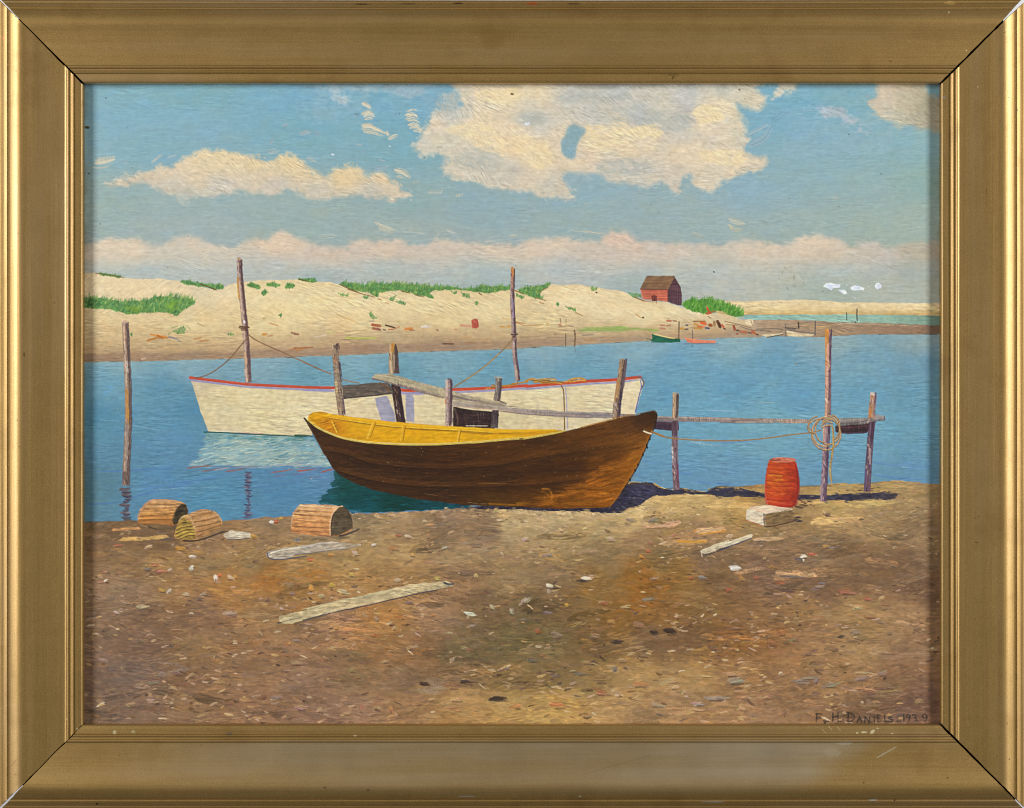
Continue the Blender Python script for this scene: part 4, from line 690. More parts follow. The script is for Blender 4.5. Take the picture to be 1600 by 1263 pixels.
line(B3((870,925),(895,935),(912,965),(908,985),(890,1020)), 2.2, (104,86,90), id=part("stem_band", WB)); line(B3((890,950),(896,1000),(880,1060),(858,1170)), 1.6, (96,100,166), a=.9); line(C3((975,60),(940,200)), 1.4, (90,96,160), a=.8)
line(C1((880,155),(1000,158),(1150,166),(1400,178),(1600,188)), 1.8, (30,78,58), a=.95, br=.2); line(C2((0,355),(60,355),(130,362)), 1.8, (26,74,54), a=.95); line(C1((1120,156),(1200,160),(1300,166)), 1.4, (186,120,104), a=.8, br=.5); line(C1((925,148),(1100,154),(1300,163)), 1.2, (236,226,200), a=.7, br=.6); line(C1((880,155),(920,190)), 1.6, (50,120,100), a=.7, br=.5)
ROPE = part("rope", WB, "heap of ochre rope on the white boat")
for p, w in [(((-180,1010),(-100,995),(0,985)),2.4), (((-140,985),(-60,990),(40,975)),3), (((0,975),(60,968),(110,962)),2.6), (((95,955),(130,942),(170,948)),3.4), (((150,960),(220,945),(280,940),(305,950)),3), (((160,965),(240,958),(300,962)),2.6), (((260,960),(330,965),(380,962)),3), (((380,960),(430,940),(480,938),(510,950)),3.4), (((400,962),(470,952),(510,955)),2.2), (((200,970),(280,968),(350,972)),2)]:
    line(B3(*p), w, (184,128,48), id=ROPE, a=.95, br=.4, h=1, cv=.06)
for p in [((130,955),(200,948),(260,955)), ((180,962),(260,950)), ((210,968),(300,958),(360,968)), ((400,955),(450,945)), ((-150,1000),(-60,998))]: line(B3(*p), 1.1, (110,76,40), a=.8)
for p in [((150,945),(230,938)), ((410,942),(470,936)), ((270,948),(300,946))]: line(B3(*p), 1.1, (226,186,110), a=.8)
SR = part("mooring_line", WB, "brown line hanging down the white hull")
line(B3((340,990),(355,1020),(360,1100),(362,1170)) + C3((450,200),(452,315)), 2, (128,98,62), id=SR, tp=(0, 0)); line(B3((368,1000),(376,1080),(378,1170)) + C3((468,215),(474,310)), 1.8, (156,152,182), a=.8, tp=(0, 0))

def shaded_post(pts, w, w1=None, light=(176,156,136), mid=(142,122,108), dark=(84,66,66), name="post", parent=None, label=None, und=(), knots=4, lfrac=.5):
    keep = [pts[0]]
    for z in pts[1:]:
        if abs(z[1] - keep[-1][1]) > 6: keep.append(z)
        else: keep[-1] = ((z[0] + keep[-1][0]) / 2, z[1])
    pts = keep; i = part(name, parent, label); p = curve(pts, 6) if len(pts) > 2 else np.array(pts, float); w1 = w1 or w
    q = p[np.linspace(0, len(p) - 1, max(8, int(len(p) * 1.2))).astype(int)] + rng.standard_normal((max(8, int(len(p) * 1.2)), 2)) * .35
    w *= .9; w1 *= .92; line(p, w, mid, id=i, sm=False, butt=True, tp=(0, 0), w1=w1, br=.05, h=.9, cv=.04); n = len(q)
    nx = np.array([w * .3, 0]); nx2 = np.array([w1 * .32, 0])
    line(q + nx2, w * .42, dark, sm=False, butt=True, a=.85, br=.3, tp=(0, 0), w1=w1 * .45, h=.6, cv=.05)
    line(q - nx, w * .34, light, sm=False, butt=True, a=.85, br=.5, tp=(0, 0), h=1.0, cv=.08); line(q - nx * .3, w * .24, tuple(.5 * a + .5 * b for a, b in zip(light, mid)), sm=False, a=.6, br=.8, h=1, cv=.1)
    for _ in range(int(np.hypot(*(p[-1] - p[0])) / 2.2)):
        k = rng.integers(0, n - 1); o = rng.uniform(-.42, .42) * w; b = q[k] + [o, rng.uniform(-2, 2)]; c = [light, mid, dark, (120,92,70), (196,176,160)][rng.integers(5)] if o < .1 * w else [dark, mid, (70,54,58)][rng.integers(3)]
        d = (q[min(n - 1, k + 2)] - q[k]); d = d / (np.hypot(*d) + .01) * rng.uniform(3, 8)
        stroke([b, b + d], rng.uniform(.9, 1.8), c, a=.75, h=1, mask=None)
    for pp, ww_, c in und: line(pp, ww_, c, a=.85, br=.6, h=.9, id=i)
    return i
# poles at the white boat (its two stub masts) and their stays
M1 = shaded_post(B1((1125,118),(1130,220),(1140,330),(1152,450),(1163,560),(1175,700),(1183,830),(1188,965)), 9, 10.5, (190,164,146), (150,122,112), (88,66,72), "mast", WB, "left mast of grey and ochre wood",
    und=[(B1((1115,240),(1122,350),(1128,390)), 3, (186,130,56)), (B1((1120,105),(1140,112)), 4, (170,128,90)), (B1((1165,760),(1175,840)), 4, (196,160,120)), (B1((1160,540),(1164,555)), 3, (226,220,220)), (B1((1165,880),(1180,960)), 3, (204,180,160))])
M2 = shaded_post(B2((1514,182),(1512,280),(1510,390),(1515,500),(1521,600),(1524,700),(1530,800),(1542,880),(1548,955)), 7, 8, (176,150,140), (136,112,112), (86,66,78), "mast", WB, "right mast with an orange tip",
    und=[(B2((1512,172),(1516,230)), 5, (190,124,60)), (B2((1512,230),(1514,330)), 3.4, (176,120,84)), (B2((1510,390),(1518,520)), 3, (150,134,160)), (B2((1522,690),(1526,800)), 2.4, (214,194,176)), (B2((1530,850),(1545,950)), 3.4, (190,166,146))])
for p, m_, c, w in [(B1((1195,640),(1140,705),(1060,800),(980,868),(900,915),(820,937)), WB, (126,94,68), 1.9), (B1((1190,632),(1230,665),(1300,700),(1440,762),(1600,835)) + B2((60,825),(120,850),(180,878),(250,906)), WB, (130,96,68), 2), (B2((330,945),(380,958),(445,970)), WB, (140,116,90), 1.7), (B2((1525,650),(1470,715),(1430,755),(1360,820),(1300,870),(1200,940),(1110,995)), WB, (132,110,70), 2.3)]:
    line(p, w, c, id=part("stay_rope", m_), tp=(0, 0), a=.95, br=.15, h=1)
    line(off(p, -.6), .8, (190,166,130), a=.45, br=.7)
line(B2((1415,770),(1300,872),(1180,952)), 1, (190,170,110), a=.6, br=.5)
for p in [((1125,585),(1160,590),(1198,583)), ((1130,575),(1170,582),(1190,578)), ((1140,600),(1180,602))]: line(B1(*p), 2, (96,66,48), id=M1, a=.95)
for p in [((1505,632),(1525,635),(1550,630)), ((1515,650),(1530,645))]: line(B2(*p), 2.2, (80,56,50), id=M2, a=.95)
# shadows the poles throw on the white hull
for p in [((556,100),(590,88),(635,82),(655,110),(675,160),(692,200),(700,262),(650,258),(605,252),(580,190)), ((768,78),(790,70),(815,78),(830,100),(828,160),(832,262),(775,262),(770,180))]: fill(poly(C2(*p), wob=.6), (158,156,174), None, tex=.03)

# ------------------------------------------------------------------ lone pole on the left
shaded_post(B1((332,548),(338,640),(342,760),(350,900),(354,1050),(354,1262)) + C1((356,60),(352,160),(348,260),(342,380),(338,525)), 11, 12.5, (176,154,134), (140,116,98), (84,70,70), "mooring_pole", None, "tall weathered mooring pole at the left",
    und=[(B1((345,1020),(350,1150),(352,1262)), 4.5, (190,134,60)), (C1((352,0),(352,60)), 4.5, (186,134,66)), (B1((330,545),(350,548)), 6, (190,156,140)), (C1((350,100),(345,260),(335,440)), 4, (150,132,124)), (B1((325,580),(330,700)), 3, (206,170,140)), (B1((345,820),(352,900)), 2.4, (214,206,196)), (C1((330,440),(330,520)), 6, (96,76,76))])
RP = part("reflection", WATER, "broken reflection of the mooring pole")
for x0_, y, l, c in [(300,548,70,(120,100,100)),(290,555,60,(170,150,146)),(310,575,66,(70,60,80)),(305,590,60,(150,132,130)),(320,602,60,(60,56,84)),(330,625,46,(80,70,92)),(320,640,40,(70,66,92)),(290,660,80,(170,156,156)),(300,665,70,(110,96,106)),(330,685,30,(72,76,110)),(320,700,40,(90,90,120)),(300,715,70,(150,140,150)),(320,728,50,(66,66,90)),(310,750,70,(90,84,90)),(325,765,50,(84,76,80))]:
    _zz = globals().get('_zz', []) + [C1((x0_ + (8 if len(globals().get('_zz', [])) % 2 else l - 8), y))[0]]
    line(C1((x0_, y - 2), (x0_ + l / 2, y + 3), (x0_ + l, y - 4)), 2.9, tuple(.82 * v for v in c), id=RP, a=.95, br=.3, tp=(.25, .3))
RM = part("reflection", WATER, "zigzag reflection of the left mast")
for x0_, y, l, c in [(1165,435,50,(104,90,110)),(1160,455,55,(150,136,146)),(1168,470,48,(74,66,96)),(1160,490,50,(150,134,140)),(1165,505,50,(80,70,100)),(1160,525,55,(90,84,120)),(1155,540,50,(150,140,150)),(1165,560,50,(76,68,100)),(1160,580,50,(130,116,130)),(1175,600,45,(80,70,104)),(1170,620,30,(90,80,110)),(1180,640,34,(140,126,140)),(1160,660,50,(90,80,104)),(1170,680,50,(120,110,130)),(1165,700,40,(80,76,104)),(1155,718,66,(150,136,146)),(1165,732,50,(84,76,100)),(1150,748,70,(110,100,116))]:
    _zm = globals().get('_zm', []) + [C1((x0_ + (8 if len(globals().get('_zm', [])) % 2 else l - 8), y))[0]]
    line(C1((x0_, y - 3), (x0_ + l * .6, y + 2), (x0_ + l, y - 4)), 2.3, tuple(.85 * v for v in c), id=RM, a=.95, br=.3, tp=(.3, .4))

line(_zz, 3.2, (88, 80, 88), id=RP, a=.8, br=.35, sm=False); line(_zm, 2.4, (84, 78, 104), id=RM, a=.8, br=.35, sm=False)
# ------------------------------------------------------------------ foreground beach
BEACH = part("painted_beach")
edge = (C1((-40,782),(45,782),(150,778),(300,772),(420,770),(700,770),(1020,770),(1100,766),(1180,764),(1300,748),(1440,742)) + C2((330,880),(400,896),(480,898),(620,890),(780,884),(900,880),(1050,870),(1200,862),(1420,852))
    + C3((200,850),(600,830),(800,760),(880,690),(960,680),(1080,683),(1120,715),(1200,732),(1260,718),(1350,738),(1450,745),(1490,720),(1560,708)) + C4((0,714),(100,716),(200,708),(270,698),(340,695),(440,700),(560,708),(640,708),(720,705),(780,690),(850,690),(930,688),(1000,692),(1090,682),(1200,672),(1300,672),(1400,680),(1600,705)))
bw = poly(edge + [(1490, 1160), (110, 1160)], wob=.9, rag=1.2, gain=2)
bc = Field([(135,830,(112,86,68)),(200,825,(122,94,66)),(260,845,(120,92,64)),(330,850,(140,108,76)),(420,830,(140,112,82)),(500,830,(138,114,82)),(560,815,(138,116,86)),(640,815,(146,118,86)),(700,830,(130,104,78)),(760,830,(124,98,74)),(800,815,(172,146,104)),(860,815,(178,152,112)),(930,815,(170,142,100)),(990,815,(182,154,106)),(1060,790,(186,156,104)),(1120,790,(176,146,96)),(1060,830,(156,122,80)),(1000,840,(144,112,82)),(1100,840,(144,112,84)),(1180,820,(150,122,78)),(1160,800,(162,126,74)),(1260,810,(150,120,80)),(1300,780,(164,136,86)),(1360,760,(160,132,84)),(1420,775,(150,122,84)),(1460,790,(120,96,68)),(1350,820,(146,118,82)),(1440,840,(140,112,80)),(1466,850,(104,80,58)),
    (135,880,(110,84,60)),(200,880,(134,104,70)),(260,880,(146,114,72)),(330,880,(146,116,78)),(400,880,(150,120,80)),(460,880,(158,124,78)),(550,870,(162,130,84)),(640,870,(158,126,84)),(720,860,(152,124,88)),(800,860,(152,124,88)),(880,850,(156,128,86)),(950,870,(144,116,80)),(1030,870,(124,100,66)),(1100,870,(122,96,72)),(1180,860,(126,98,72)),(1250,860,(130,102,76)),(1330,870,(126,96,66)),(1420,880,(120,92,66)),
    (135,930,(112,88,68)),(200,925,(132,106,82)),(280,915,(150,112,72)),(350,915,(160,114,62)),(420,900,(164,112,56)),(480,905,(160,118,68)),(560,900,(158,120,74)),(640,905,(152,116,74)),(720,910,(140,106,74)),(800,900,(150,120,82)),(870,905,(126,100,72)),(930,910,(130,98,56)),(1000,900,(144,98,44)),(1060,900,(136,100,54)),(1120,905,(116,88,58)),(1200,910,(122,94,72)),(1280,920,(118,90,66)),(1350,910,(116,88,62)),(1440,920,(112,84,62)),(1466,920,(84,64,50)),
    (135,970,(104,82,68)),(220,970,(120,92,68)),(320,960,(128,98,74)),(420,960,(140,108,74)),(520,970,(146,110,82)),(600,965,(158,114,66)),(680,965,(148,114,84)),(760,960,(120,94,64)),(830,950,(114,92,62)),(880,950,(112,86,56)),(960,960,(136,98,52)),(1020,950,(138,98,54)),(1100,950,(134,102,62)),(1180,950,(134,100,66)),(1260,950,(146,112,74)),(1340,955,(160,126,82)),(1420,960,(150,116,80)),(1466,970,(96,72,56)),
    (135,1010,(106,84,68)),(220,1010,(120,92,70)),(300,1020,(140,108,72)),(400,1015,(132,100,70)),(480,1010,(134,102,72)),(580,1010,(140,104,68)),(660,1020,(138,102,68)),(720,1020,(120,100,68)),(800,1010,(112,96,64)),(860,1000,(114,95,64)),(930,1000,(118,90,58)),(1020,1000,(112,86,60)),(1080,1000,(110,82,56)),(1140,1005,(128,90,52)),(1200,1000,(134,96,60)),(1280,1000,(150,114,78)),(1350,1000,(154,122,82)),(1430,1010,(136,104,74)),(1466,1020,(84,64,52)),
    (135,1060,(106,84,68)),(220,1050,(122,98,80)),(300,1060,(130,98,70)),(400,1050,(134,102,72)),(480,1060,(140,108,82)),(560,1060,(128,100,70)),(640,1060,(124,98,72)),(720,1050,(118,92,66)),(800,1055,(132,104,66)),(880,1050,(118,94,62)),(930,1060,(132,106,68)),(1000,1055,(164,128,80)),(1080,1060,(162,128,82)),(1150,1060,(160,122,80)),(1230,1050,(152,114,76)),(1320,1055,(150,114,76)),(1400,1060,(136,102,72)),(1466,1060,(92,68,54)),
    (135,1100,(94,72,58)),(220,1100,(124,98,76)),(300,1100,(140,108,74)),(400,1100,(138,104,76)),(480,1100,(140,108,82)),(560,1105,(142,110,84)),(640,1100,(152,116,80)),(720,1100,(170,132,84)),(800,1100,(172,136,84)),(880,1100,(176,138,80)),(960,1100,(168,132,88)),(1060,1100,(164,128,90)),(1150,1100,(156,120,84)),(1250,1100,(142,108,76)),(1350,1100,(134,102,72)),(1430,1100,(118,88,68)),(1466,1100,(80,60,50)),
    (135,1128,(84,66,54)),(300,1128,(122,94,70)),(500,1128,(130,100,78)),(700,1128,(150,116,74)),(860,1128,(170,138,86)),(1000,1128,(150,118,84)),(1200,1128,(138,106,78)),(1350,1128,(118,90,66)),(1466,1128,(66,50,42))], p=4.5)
bc.g = (.66 * bc.g + .34 * np.stack([blur(bc.g[..., k], 9) for k in range(3)], -1)) * np.float32([1.04, 1.05, 1.05])
_mn = bc.g[114:].mean((0, 1)); bc.g = np.clip(_mn + (bc.g - _mn) * np.float32(1.3), .12, .85)
fill(bw, lambda x, y: bc(x, y) * (1 + (N_BIG[(np.asarray(y) - Y0).astype(int).clip(0, GH-1), (np.asarray(x) - X0).astype(int).clip(0, GW-1)] * .05)[..., None]), BEACH, tex=.04)
bang = lambda x, y: rng.normal() * 13
N_PT = fnoise(30, 8); N_DB = fnoise(24, 10)
scrub(bw, 420, 62, 11, lambda x, y: rng.normal() * 7, lambda x, y: np.array([bc(np.float32(a_), np.float32(b_)) * (1 + .22 * N_PT[int(b_) - Y0, int(a_) - X0]) * (1 + .05 * N_DB[int(b_) - Y0, int(a_) - X0] * np.float32([.6, 0, -1])) for a_, b_ in zip(np.ravel(x), np.ravel(y))]), jit=.06, hue=.02, a=.8, br=.8, h=.4)
scrub(bw, 1500, 22, 6, bang, bc, jit=.06, hue=.014, a=.6, h=.4)
scrub(bw, 4200, 13, 3.4, bang, bc, jit=.11, hue=.022, a=.65, h=.6)
PAL = [(186,146,96),(170,128,110),(110,84,62),(92,70,56),(176,122,62),(150,118,92),(128,104,96),(196,166,120),(140,120,80),(160,104,60),(120,110,110)]
def palc(x, y): return np.array([bc(np.float32(a), np.float32(b)) * .62 + col(PAL[rng.integers(len(PAL))]) * .38 for a, b in zip(np.ravel(x), np.ravel(y))])
scrub(bw, 2000, 22, 5, bang, palc, jit=.1, hue=.02, a=.55, h=.4)
scrub(bw, 2400, 12, 3, bang, palc, jit=.08, hue=.02, a=.6, h=.8)
scrub(bw, 2600, 6, 1.2, lambda x, y: rng.normal() * 18, palc, jit=.15, hue=.025, a=.6, h=.9)
# tracts of colour in the sand
for cr, pts, c, n in [(D1,((1250,130),(1400,90),(1600,80),(1600,170),(1450,190),(1250,230),(1100,230)),(172,110,52),70), (D2,((0,80),(160,80),(300,120),(160,160),(0,160)),(178,116,50),40), (D3,((820,140),(980,110),(1100,180),(1080,280),(980,350),(760,400),(700,390),(820,300)),(150,96,36),110), (D3,((330,240),(460,210),(620,200),(560,260),(380,280)),(166,118,58),30), (D2,((900,720),(1100,640),(1300,660),(1600,670),(1600,700),(1300,720),(1100,750),(920,755)),(112,100,68),34), (D2,((400,780),(560,790),(640,850),(500,880),(380,860)),(112,96,68),20), (D3,((0,500),(200,540),(450,560),(600,580),(300,620),(0,640)),(108,94,66),28), (D2,((450,690),(700,600),(1000,640),(900,700),(600,740)),(158,108,58),50), (D2,((470,450),(700,390),(830,420),(820,460),(640,470)),(170,112,58),26),
    (D1,((480,760),(620,730),(790,740),(780,800),(560,830),(420,820)),(150,134,128),40), (D3,((780,770),(960,755),(1100,790),(1130,840),(950,880),(700,880)),(172,138,92),50), (D4,((470,370),(600,340),(780,360),(700,420),(520,430)),(160,120,64),30), (D4,((100,560),(300,520),(420,560),(260,640),(60,700),(0,690)),(142,98,48),50), (D4,((330,580),(420,570),(500,640),(440,660)),(164,112,84),16), (D4,((880,790),(1040,800),(1130,830),(1000,830)),(206,178,130),14), (D3,((1220,640),(1340,610),(1450,690),(1400,760),(1230,780)),(184,140,76),40), (D4,((900,230),(830,240),(940,260)),(150,84,60),8), (C1,((680,990),(760,950),(900,985),(860,1010)),(190,144,56),10), (D3,((130,1100),(300,1075),(450,1060),(380,1085),(200,1110)),(204,162,90),16), (D3,((460,1110),(600,1095),(640,1110),(520,1120)),(196,176,130),10), (D2,((760,880),(1200,900),(1600,940),(1600,1100),(900,1100)),(172,134,82),50),
    (C2,((940,1060),(1100,1010),(1350,980),(1500,1030),(1300,1070),(1000,1080)),(118,94,74),40), (C3,((0,870),(300,880),(560,890),(900,900),(800,960),(400,950),(0,960)),(206,176,128),60), (C3,((1020,820),(1200,790),(1600,790),(1600,860),(1200,880),(1000,880)),(196,164,108),70), (C3,((1100,1020),(1300,1010),(1250,1070),(1120,1080)),(160,112,96),16), (C4,((0,800),(200,790),(220,840),(60,880),(0,880)),(190,150,92),26), (C4,((0,905),(120,910),(160,960),(40,990)),(116,104,60),20), (C4,((1100,690),(1200,675),(1400,690),(1450,740),(1300,750),(1200,720)),(184,152,96),30), (C4,((750,730),(900,715),(1000,730),(960,750),(780,750)),(196,162,100),24), (C4,((350,1010),(600,980),(900,1010),(1100,1100),(600,1110),(300,1060)),(136,112,84),50), (C4,((900,870),(1100,850),(1400,900),(1300,960),(950,950)),(164,134,96),40), (D4,((820,0),(1000,20),(900,100),(700,90)),(128,100,70),20), (C1,((880,1095),(1060,1085),(1060,1110),(900,1115)),(82,66,48),12), (C1,((1105,1080),(1220,1080),(1210,1100)),(92,74,54),8), (C1,((860,1030),(1050,1025),(1060,1060),(880,1062)),(168,138,102),10), (D1,((1440,170),(1600,165),(1600,220),(1440,215)),(166,138,112),12), (D1,((1000,255),(1140,258),(1130,300),(1000,300)),(164,134,106),10), (D1,((530,1030),(720,1030),(715,1090),(530,1085)),(146,110,68),12)]:
    scrub(poly(cr(*pts), soft=3), int(n * .5), 17, 3, bang, c, jit=.1, hue=.02, a=.6, h=.6)
# broken dabs: pale shell grit and dark wrack, thickest along the water's edge
LD = [(206,178,134),(196,160,128),(214,194,160),(190,150,96),(180,150,130),(200,168,110)]; DD = [(92,68,50),(112,86,62),(86,74,70),(104,76,46),(74,56,46),(124,96,80)]
def dens(x, y):
    g = lambda cx, cy, sx, sy: math.exp(-((x - cx) / sx) ** 2 - ((y - cy) / sy) ** 2)
    return .26 + .9 * g(880, 815, 240, 40) + .45 * g(400, 880, 330, 70) + .4 * g(1300, 980, 200, 60) + .35 * g(950, 1040, 260, 50) + .3 * g(250, 1080, 160, 60) + .5 * g(1100, 810, 90, 40)
bfull = bw.full
for k in range(7000):
    x, y = rng.uniform(128, 1474), 785 + 352 * rng.random() ** 1.05
    if rng.random() > dens(x, y) * np.clip(.62 + .7 * N_DB[int(y) - Y0, int(x) - X0], .06, 1.7): continue
    per = .55 + .75 * (y - 785) / 350; l = rng.uniform(3, 13) * per; w = rng.uniform(1.2, 3.6) * per; A = math.radians(rng.normal() * 16); lt = rng.random() < (.66 if y < 880 else .46)
    c = (LD if lt else DD)[rng.integers(6)]; b = bc(np.float32(x), np.float32(y)) * 255; kk = rng.uniform(.4, 1.0)
    c = [u * kk + v * (1 - kk) for u, v in zip(c, b)]; dx, dy = math.cos(A) * l / 2, math.sin(A) * l / 2
    stroke([(x - dx, y - dy), (x + rng.normal() * .5, y + rng.normal() * .6), (x + dx, y + dy)], w, c, a=.93, br=.45, mask=bfull, h=.9 if lt else .5, cv=.05, tp=(.25, .4))
# shadow of the dory and of the dock on the sand
SHD = part("shadow", BEACH, "dark blue painted shadow beside the rowing boat")
shw = poly(C2((1180,860),(1300,850),(1420,845)) + C3((0,840),(600,850),(800,770),(880,692),(960,683),(1060,682),(1110,718),(1200,738),(1260,722),(1350,742),(1440,748),(1490,724),(1560,712)) + C4((0,718),(100,720),(200,730),(330,758),(560,765),(720,770),(880,762),(1050,755),(1200,748),(1262,762),(1240,790),(1190,806),(1050,800),(900,808),(760,806),(680,798),(560,800),(330,785),(150,782),(0,786)) + C3((1500,770),(1300,762),(1180,772),(1080,778),(1030,800),(980,840),(900,862),(860,892),(780,898),(640,888),(500,876),(380,884),(200,872),(0,866)) + C2((1300,872)), wob=1, rag=1.5, gain=2)
fill(shw, hgrad((780,(38,36,56)),(940,(40,38,56)),(1020,(58,56,76)),(1060,(50,50,70)),(1200,(56,52,66)),(1300,(52,52,72)),(1400,(66,58,66))), SHD, tex=.08); scrub(shw, 260, 8, 2.2, 3, (70,64,70), jit=.3, hue=.03, a=.65); scrub(shw, 110, 9, 1.6, 5, (26,26,44), jit=.1, a=.6)
_ys, _xs = np.nonzero((shw.m > .2) & (shw.m < .8))
for _ in range(300):
    _k = rng.integers(len(_ys)); _x, _y = _xs[_k] + shw.b[2] + X0 + rng.normal() * 2, _ys[_k] + shw.b[0] + Y0 + rng.normal() * 1.5
    _c = (58,54,66) if rng.random() < .5 else bc(np.float32(_x), np.float32(_y)) * 235
    if _y > 790 or _x > 1060: stroke([(_x - 3, _y), (_x + 3, _y + rng.normal())], rng.uniform(1, 3), _c, a=.6, br=.6)
scrub(poly(C3((880,720),(1060,700),(1080,750),(960,780)),soft=2), 30, 9, 2, 15, (84,82,118), jit=.1, a=.5)
for p in [((880,700),(1000,698),(1120,720)), ((1150,735),(1240,725),(1340,748)), ((1450,742),(1520,715),(1590,712))]: line(off(C3(*p), -1.2), 1.6, (84,66,44), a=.7, br=.6)
for p in [((0,712),(120,716),(240,705)), ((560,712),(720,706),(860,695)), ((980,700),(1060,690),(1200,676))]: line(C4(*p), 2.2, (116,92,56), a=.7, br=.6)
scrub(poly(C4((800,745),(960,720),(1100,705),(1180,740),(1000,750)),soft=1), 30, 7, 1.6, 0, (70,50,36), jit=.15, a=.7)
scrub(poly(C4((560,830),(640,800),(680,840),(600,850)), soft=1), 16, 8, 2, 0, (60,40,36), jit=.1, a=.8)
lip = poly(C3((0,868),(300,880),(600,890),(860,898),(900,865),(1020,840),(1060,880),(900,920),(560,930),(200,910),(0,890)) , wob=1); scrub(lip, 120, 6, 2, 20, (214,186,136), jit=.07, hue=.02, a=.85, h=1)
scrub(poly(C2((900,880),(1200,860),(1600,876),(1600,905),(1200,890),(900,905))), 40, 7, 1.8, 0, (196,166,120), jit=.08, a=.8, h=1)
line(C1((45,780),(300,774),(420,772)), 2, (104,84,66), a=.7, br=.6); line(C1((1020,772),(1180,768),(1400,750)), 1.6, (150,124,100), a=.7, br=.6)
# ------------------------------------------------------------------ dock
DOCK = part("painted_dock", None, "rickety wooden dock of posts and grey planks")
shaded_post(B2((683,706),(684,800),(689,905)), 13.5, 18, (190,160,120), (146,122,96), (74,58,58), "post", DOCK, "post with an orange top", und=[(B2((682,702),(674,760)), 5, (196,134,44)), (B2((665,830),(668,900)), 3.4, (190,168,140)), (B2((690,780),(688,880)), 3, (160,140,120))])
shaded_post(B2((698,960),(710,1060),(723,1150),(737,1245)), 15, 14.5, (70,52,50), (58,42,42), (48,34,42), "post", DOCK, "dark lower post")
pl = part("plank", DOCK, "dark grey crosspiece between two posts")
fill(poly(B2((328,988),(420,980),(540,970),(650,965),(672,1000),(688,1042),(520,1062),(340,1080)), wob=.5), (92,82,74), pl, tex=.06, h=.7); scrub(poly(B2((335,1000),(650,975),(680,1040),(345,1072))), 40, 14, 1.8, -4, (110,100,90), jit=.12, a=.7); line(B2((590,968),(640,1000),(660,1040)), 2.4, (116,72,40), a=.8, br=.4); line(B2((340,1078),(520,1060),(688,1040)), 1.6, (52,40,44), a=.8)
fill(poly(B2((1100,1135),(1220,1155),(1400,1170),(1420,1190),(1390,1285),(1240,1290),(1100,1285)), wob=.4), (52,38,38), part("plank", DOCK, "black shaded boards under the walkway"), tex=.1, h=.5); scrub(poly(C2((1130,180),(1380,200),(1370,280),(1130,280))), 30, 9, 1.6, 4, (72,52,50), jit=.15, a=.6)
for x in (1270, 1290, 1308): line(C2((x,190),(x+6,240)), 1, (110,84,80), a=.7)
line(C2((1110,170),(1130,230),(1135,285)), 3, (96,74,66), a=.8, br=.4); line(C2((1190,290),(1340,290)), 1.4, (226,214,190), a=.8)
shaded_post(B2((1415,938),(1412,1020),(1400,1100),(1392,1180)) + C2((1386,302)), 10.5, 11.5, (152,142,132), (118,108,102), (76,66,70), "post", DOCK, und=[(C2((1392,200),(1384,300)), 11, (58,44,52)), (C2((1402,120),(1395,190)), 3, (96,80,84)), (B2((1390,930),(1440,932)), 2.6, (160,150,140))])
wk = part("plank", DOCK, "long grey walkway plank")
wkc = hgrad((705,(156,144,130)),(780,(164,150,134)),(860,(142,132,128)),(940,(138,128,124)),(1020,(128,116,116)),(1100,(146,130,120)),(1250,(156,138,126)))
fill(poly(B2((1098,1095),(1150,1090),(1300,1105),(1600,1138)) + C3((0,158),(200,172),(400,186),(600,195),(780,200),(940,210),(935,222),(800,236),(640,234),(400,222),(160,205),(0,185)) + B2((1500,1166),(1300,1152),(1100,1130)), wob=.4), wkc, wk, tex=.05, h=.7)
fill(poly(C3((1085,222),(1200,225),(1400,228),(1600,232)) + C4((180,236),(400,240),(640,244),(640,274),(500,270),(300,266),(100,268),(0,262)) + C3((1400,262),(1240,262),(1090,258)), wob=.4), wkc, wk, tex=.05, h=.7)
for cr, p, w, c in [(C3,((0,165),(200,180),(400,192),(600,200),(800,212)),2.2,(170,158,150)), (C3,((40,190),(220,202),(420,212),(640,222)),2,(178,152,142)), (C3,((0,186),(160,206),(320,218),(480,228),(650,235)),1.4,(104,92,94)), (C3,((500,205),(760,215)),2.4,(118,110,116)), (C3,((1095,228),(1300,232),(1600,240)),1.8,(170,152,140)), (C3,((1095,248),(1300,255),(1600,258)),2,(120,104,108)), (C4,((0,246),(200,250),(400,252),(630,256)),1.8,(172,154,146)), (C4,((100,255),(180,250),(280,252)),2,(104,88,94)), (C4,((130,265),(240,266)),1.8,(206,180,160)), (C4,((460,262),(560,264),(640,268)),2,(196,160,140)), (C4,((20,268),(300,270),(520,272)),1.2,(96,84,90)), (B2,((1100,1100),(1200,1108),(1300,1120),(1500,1142)),1.8,(180,164,146)), (B2,((1100,1128),(1300,1148),(1500,1165)),1.5,(196,160,140))]: line(cr(*p), w, c, a=.8, br=.5, cv=.05)
rp = part("plank", DOCK, "slanting grey gangplank")
fill(poly(B2((533,936),(550,918),(572,908),(660,906),(740,928),(860,962),(960,988),(1050,1012),(1130,1036),(1220,1058),(1340,1082),(1472,1108),(1470,1130),(1440,1130),(1300,1112),(1180,1098),(1040,1078),(900,1042),(720,990),(640,966)), wob=.4), (172,160,132), rp, tex=.05, h=.9)
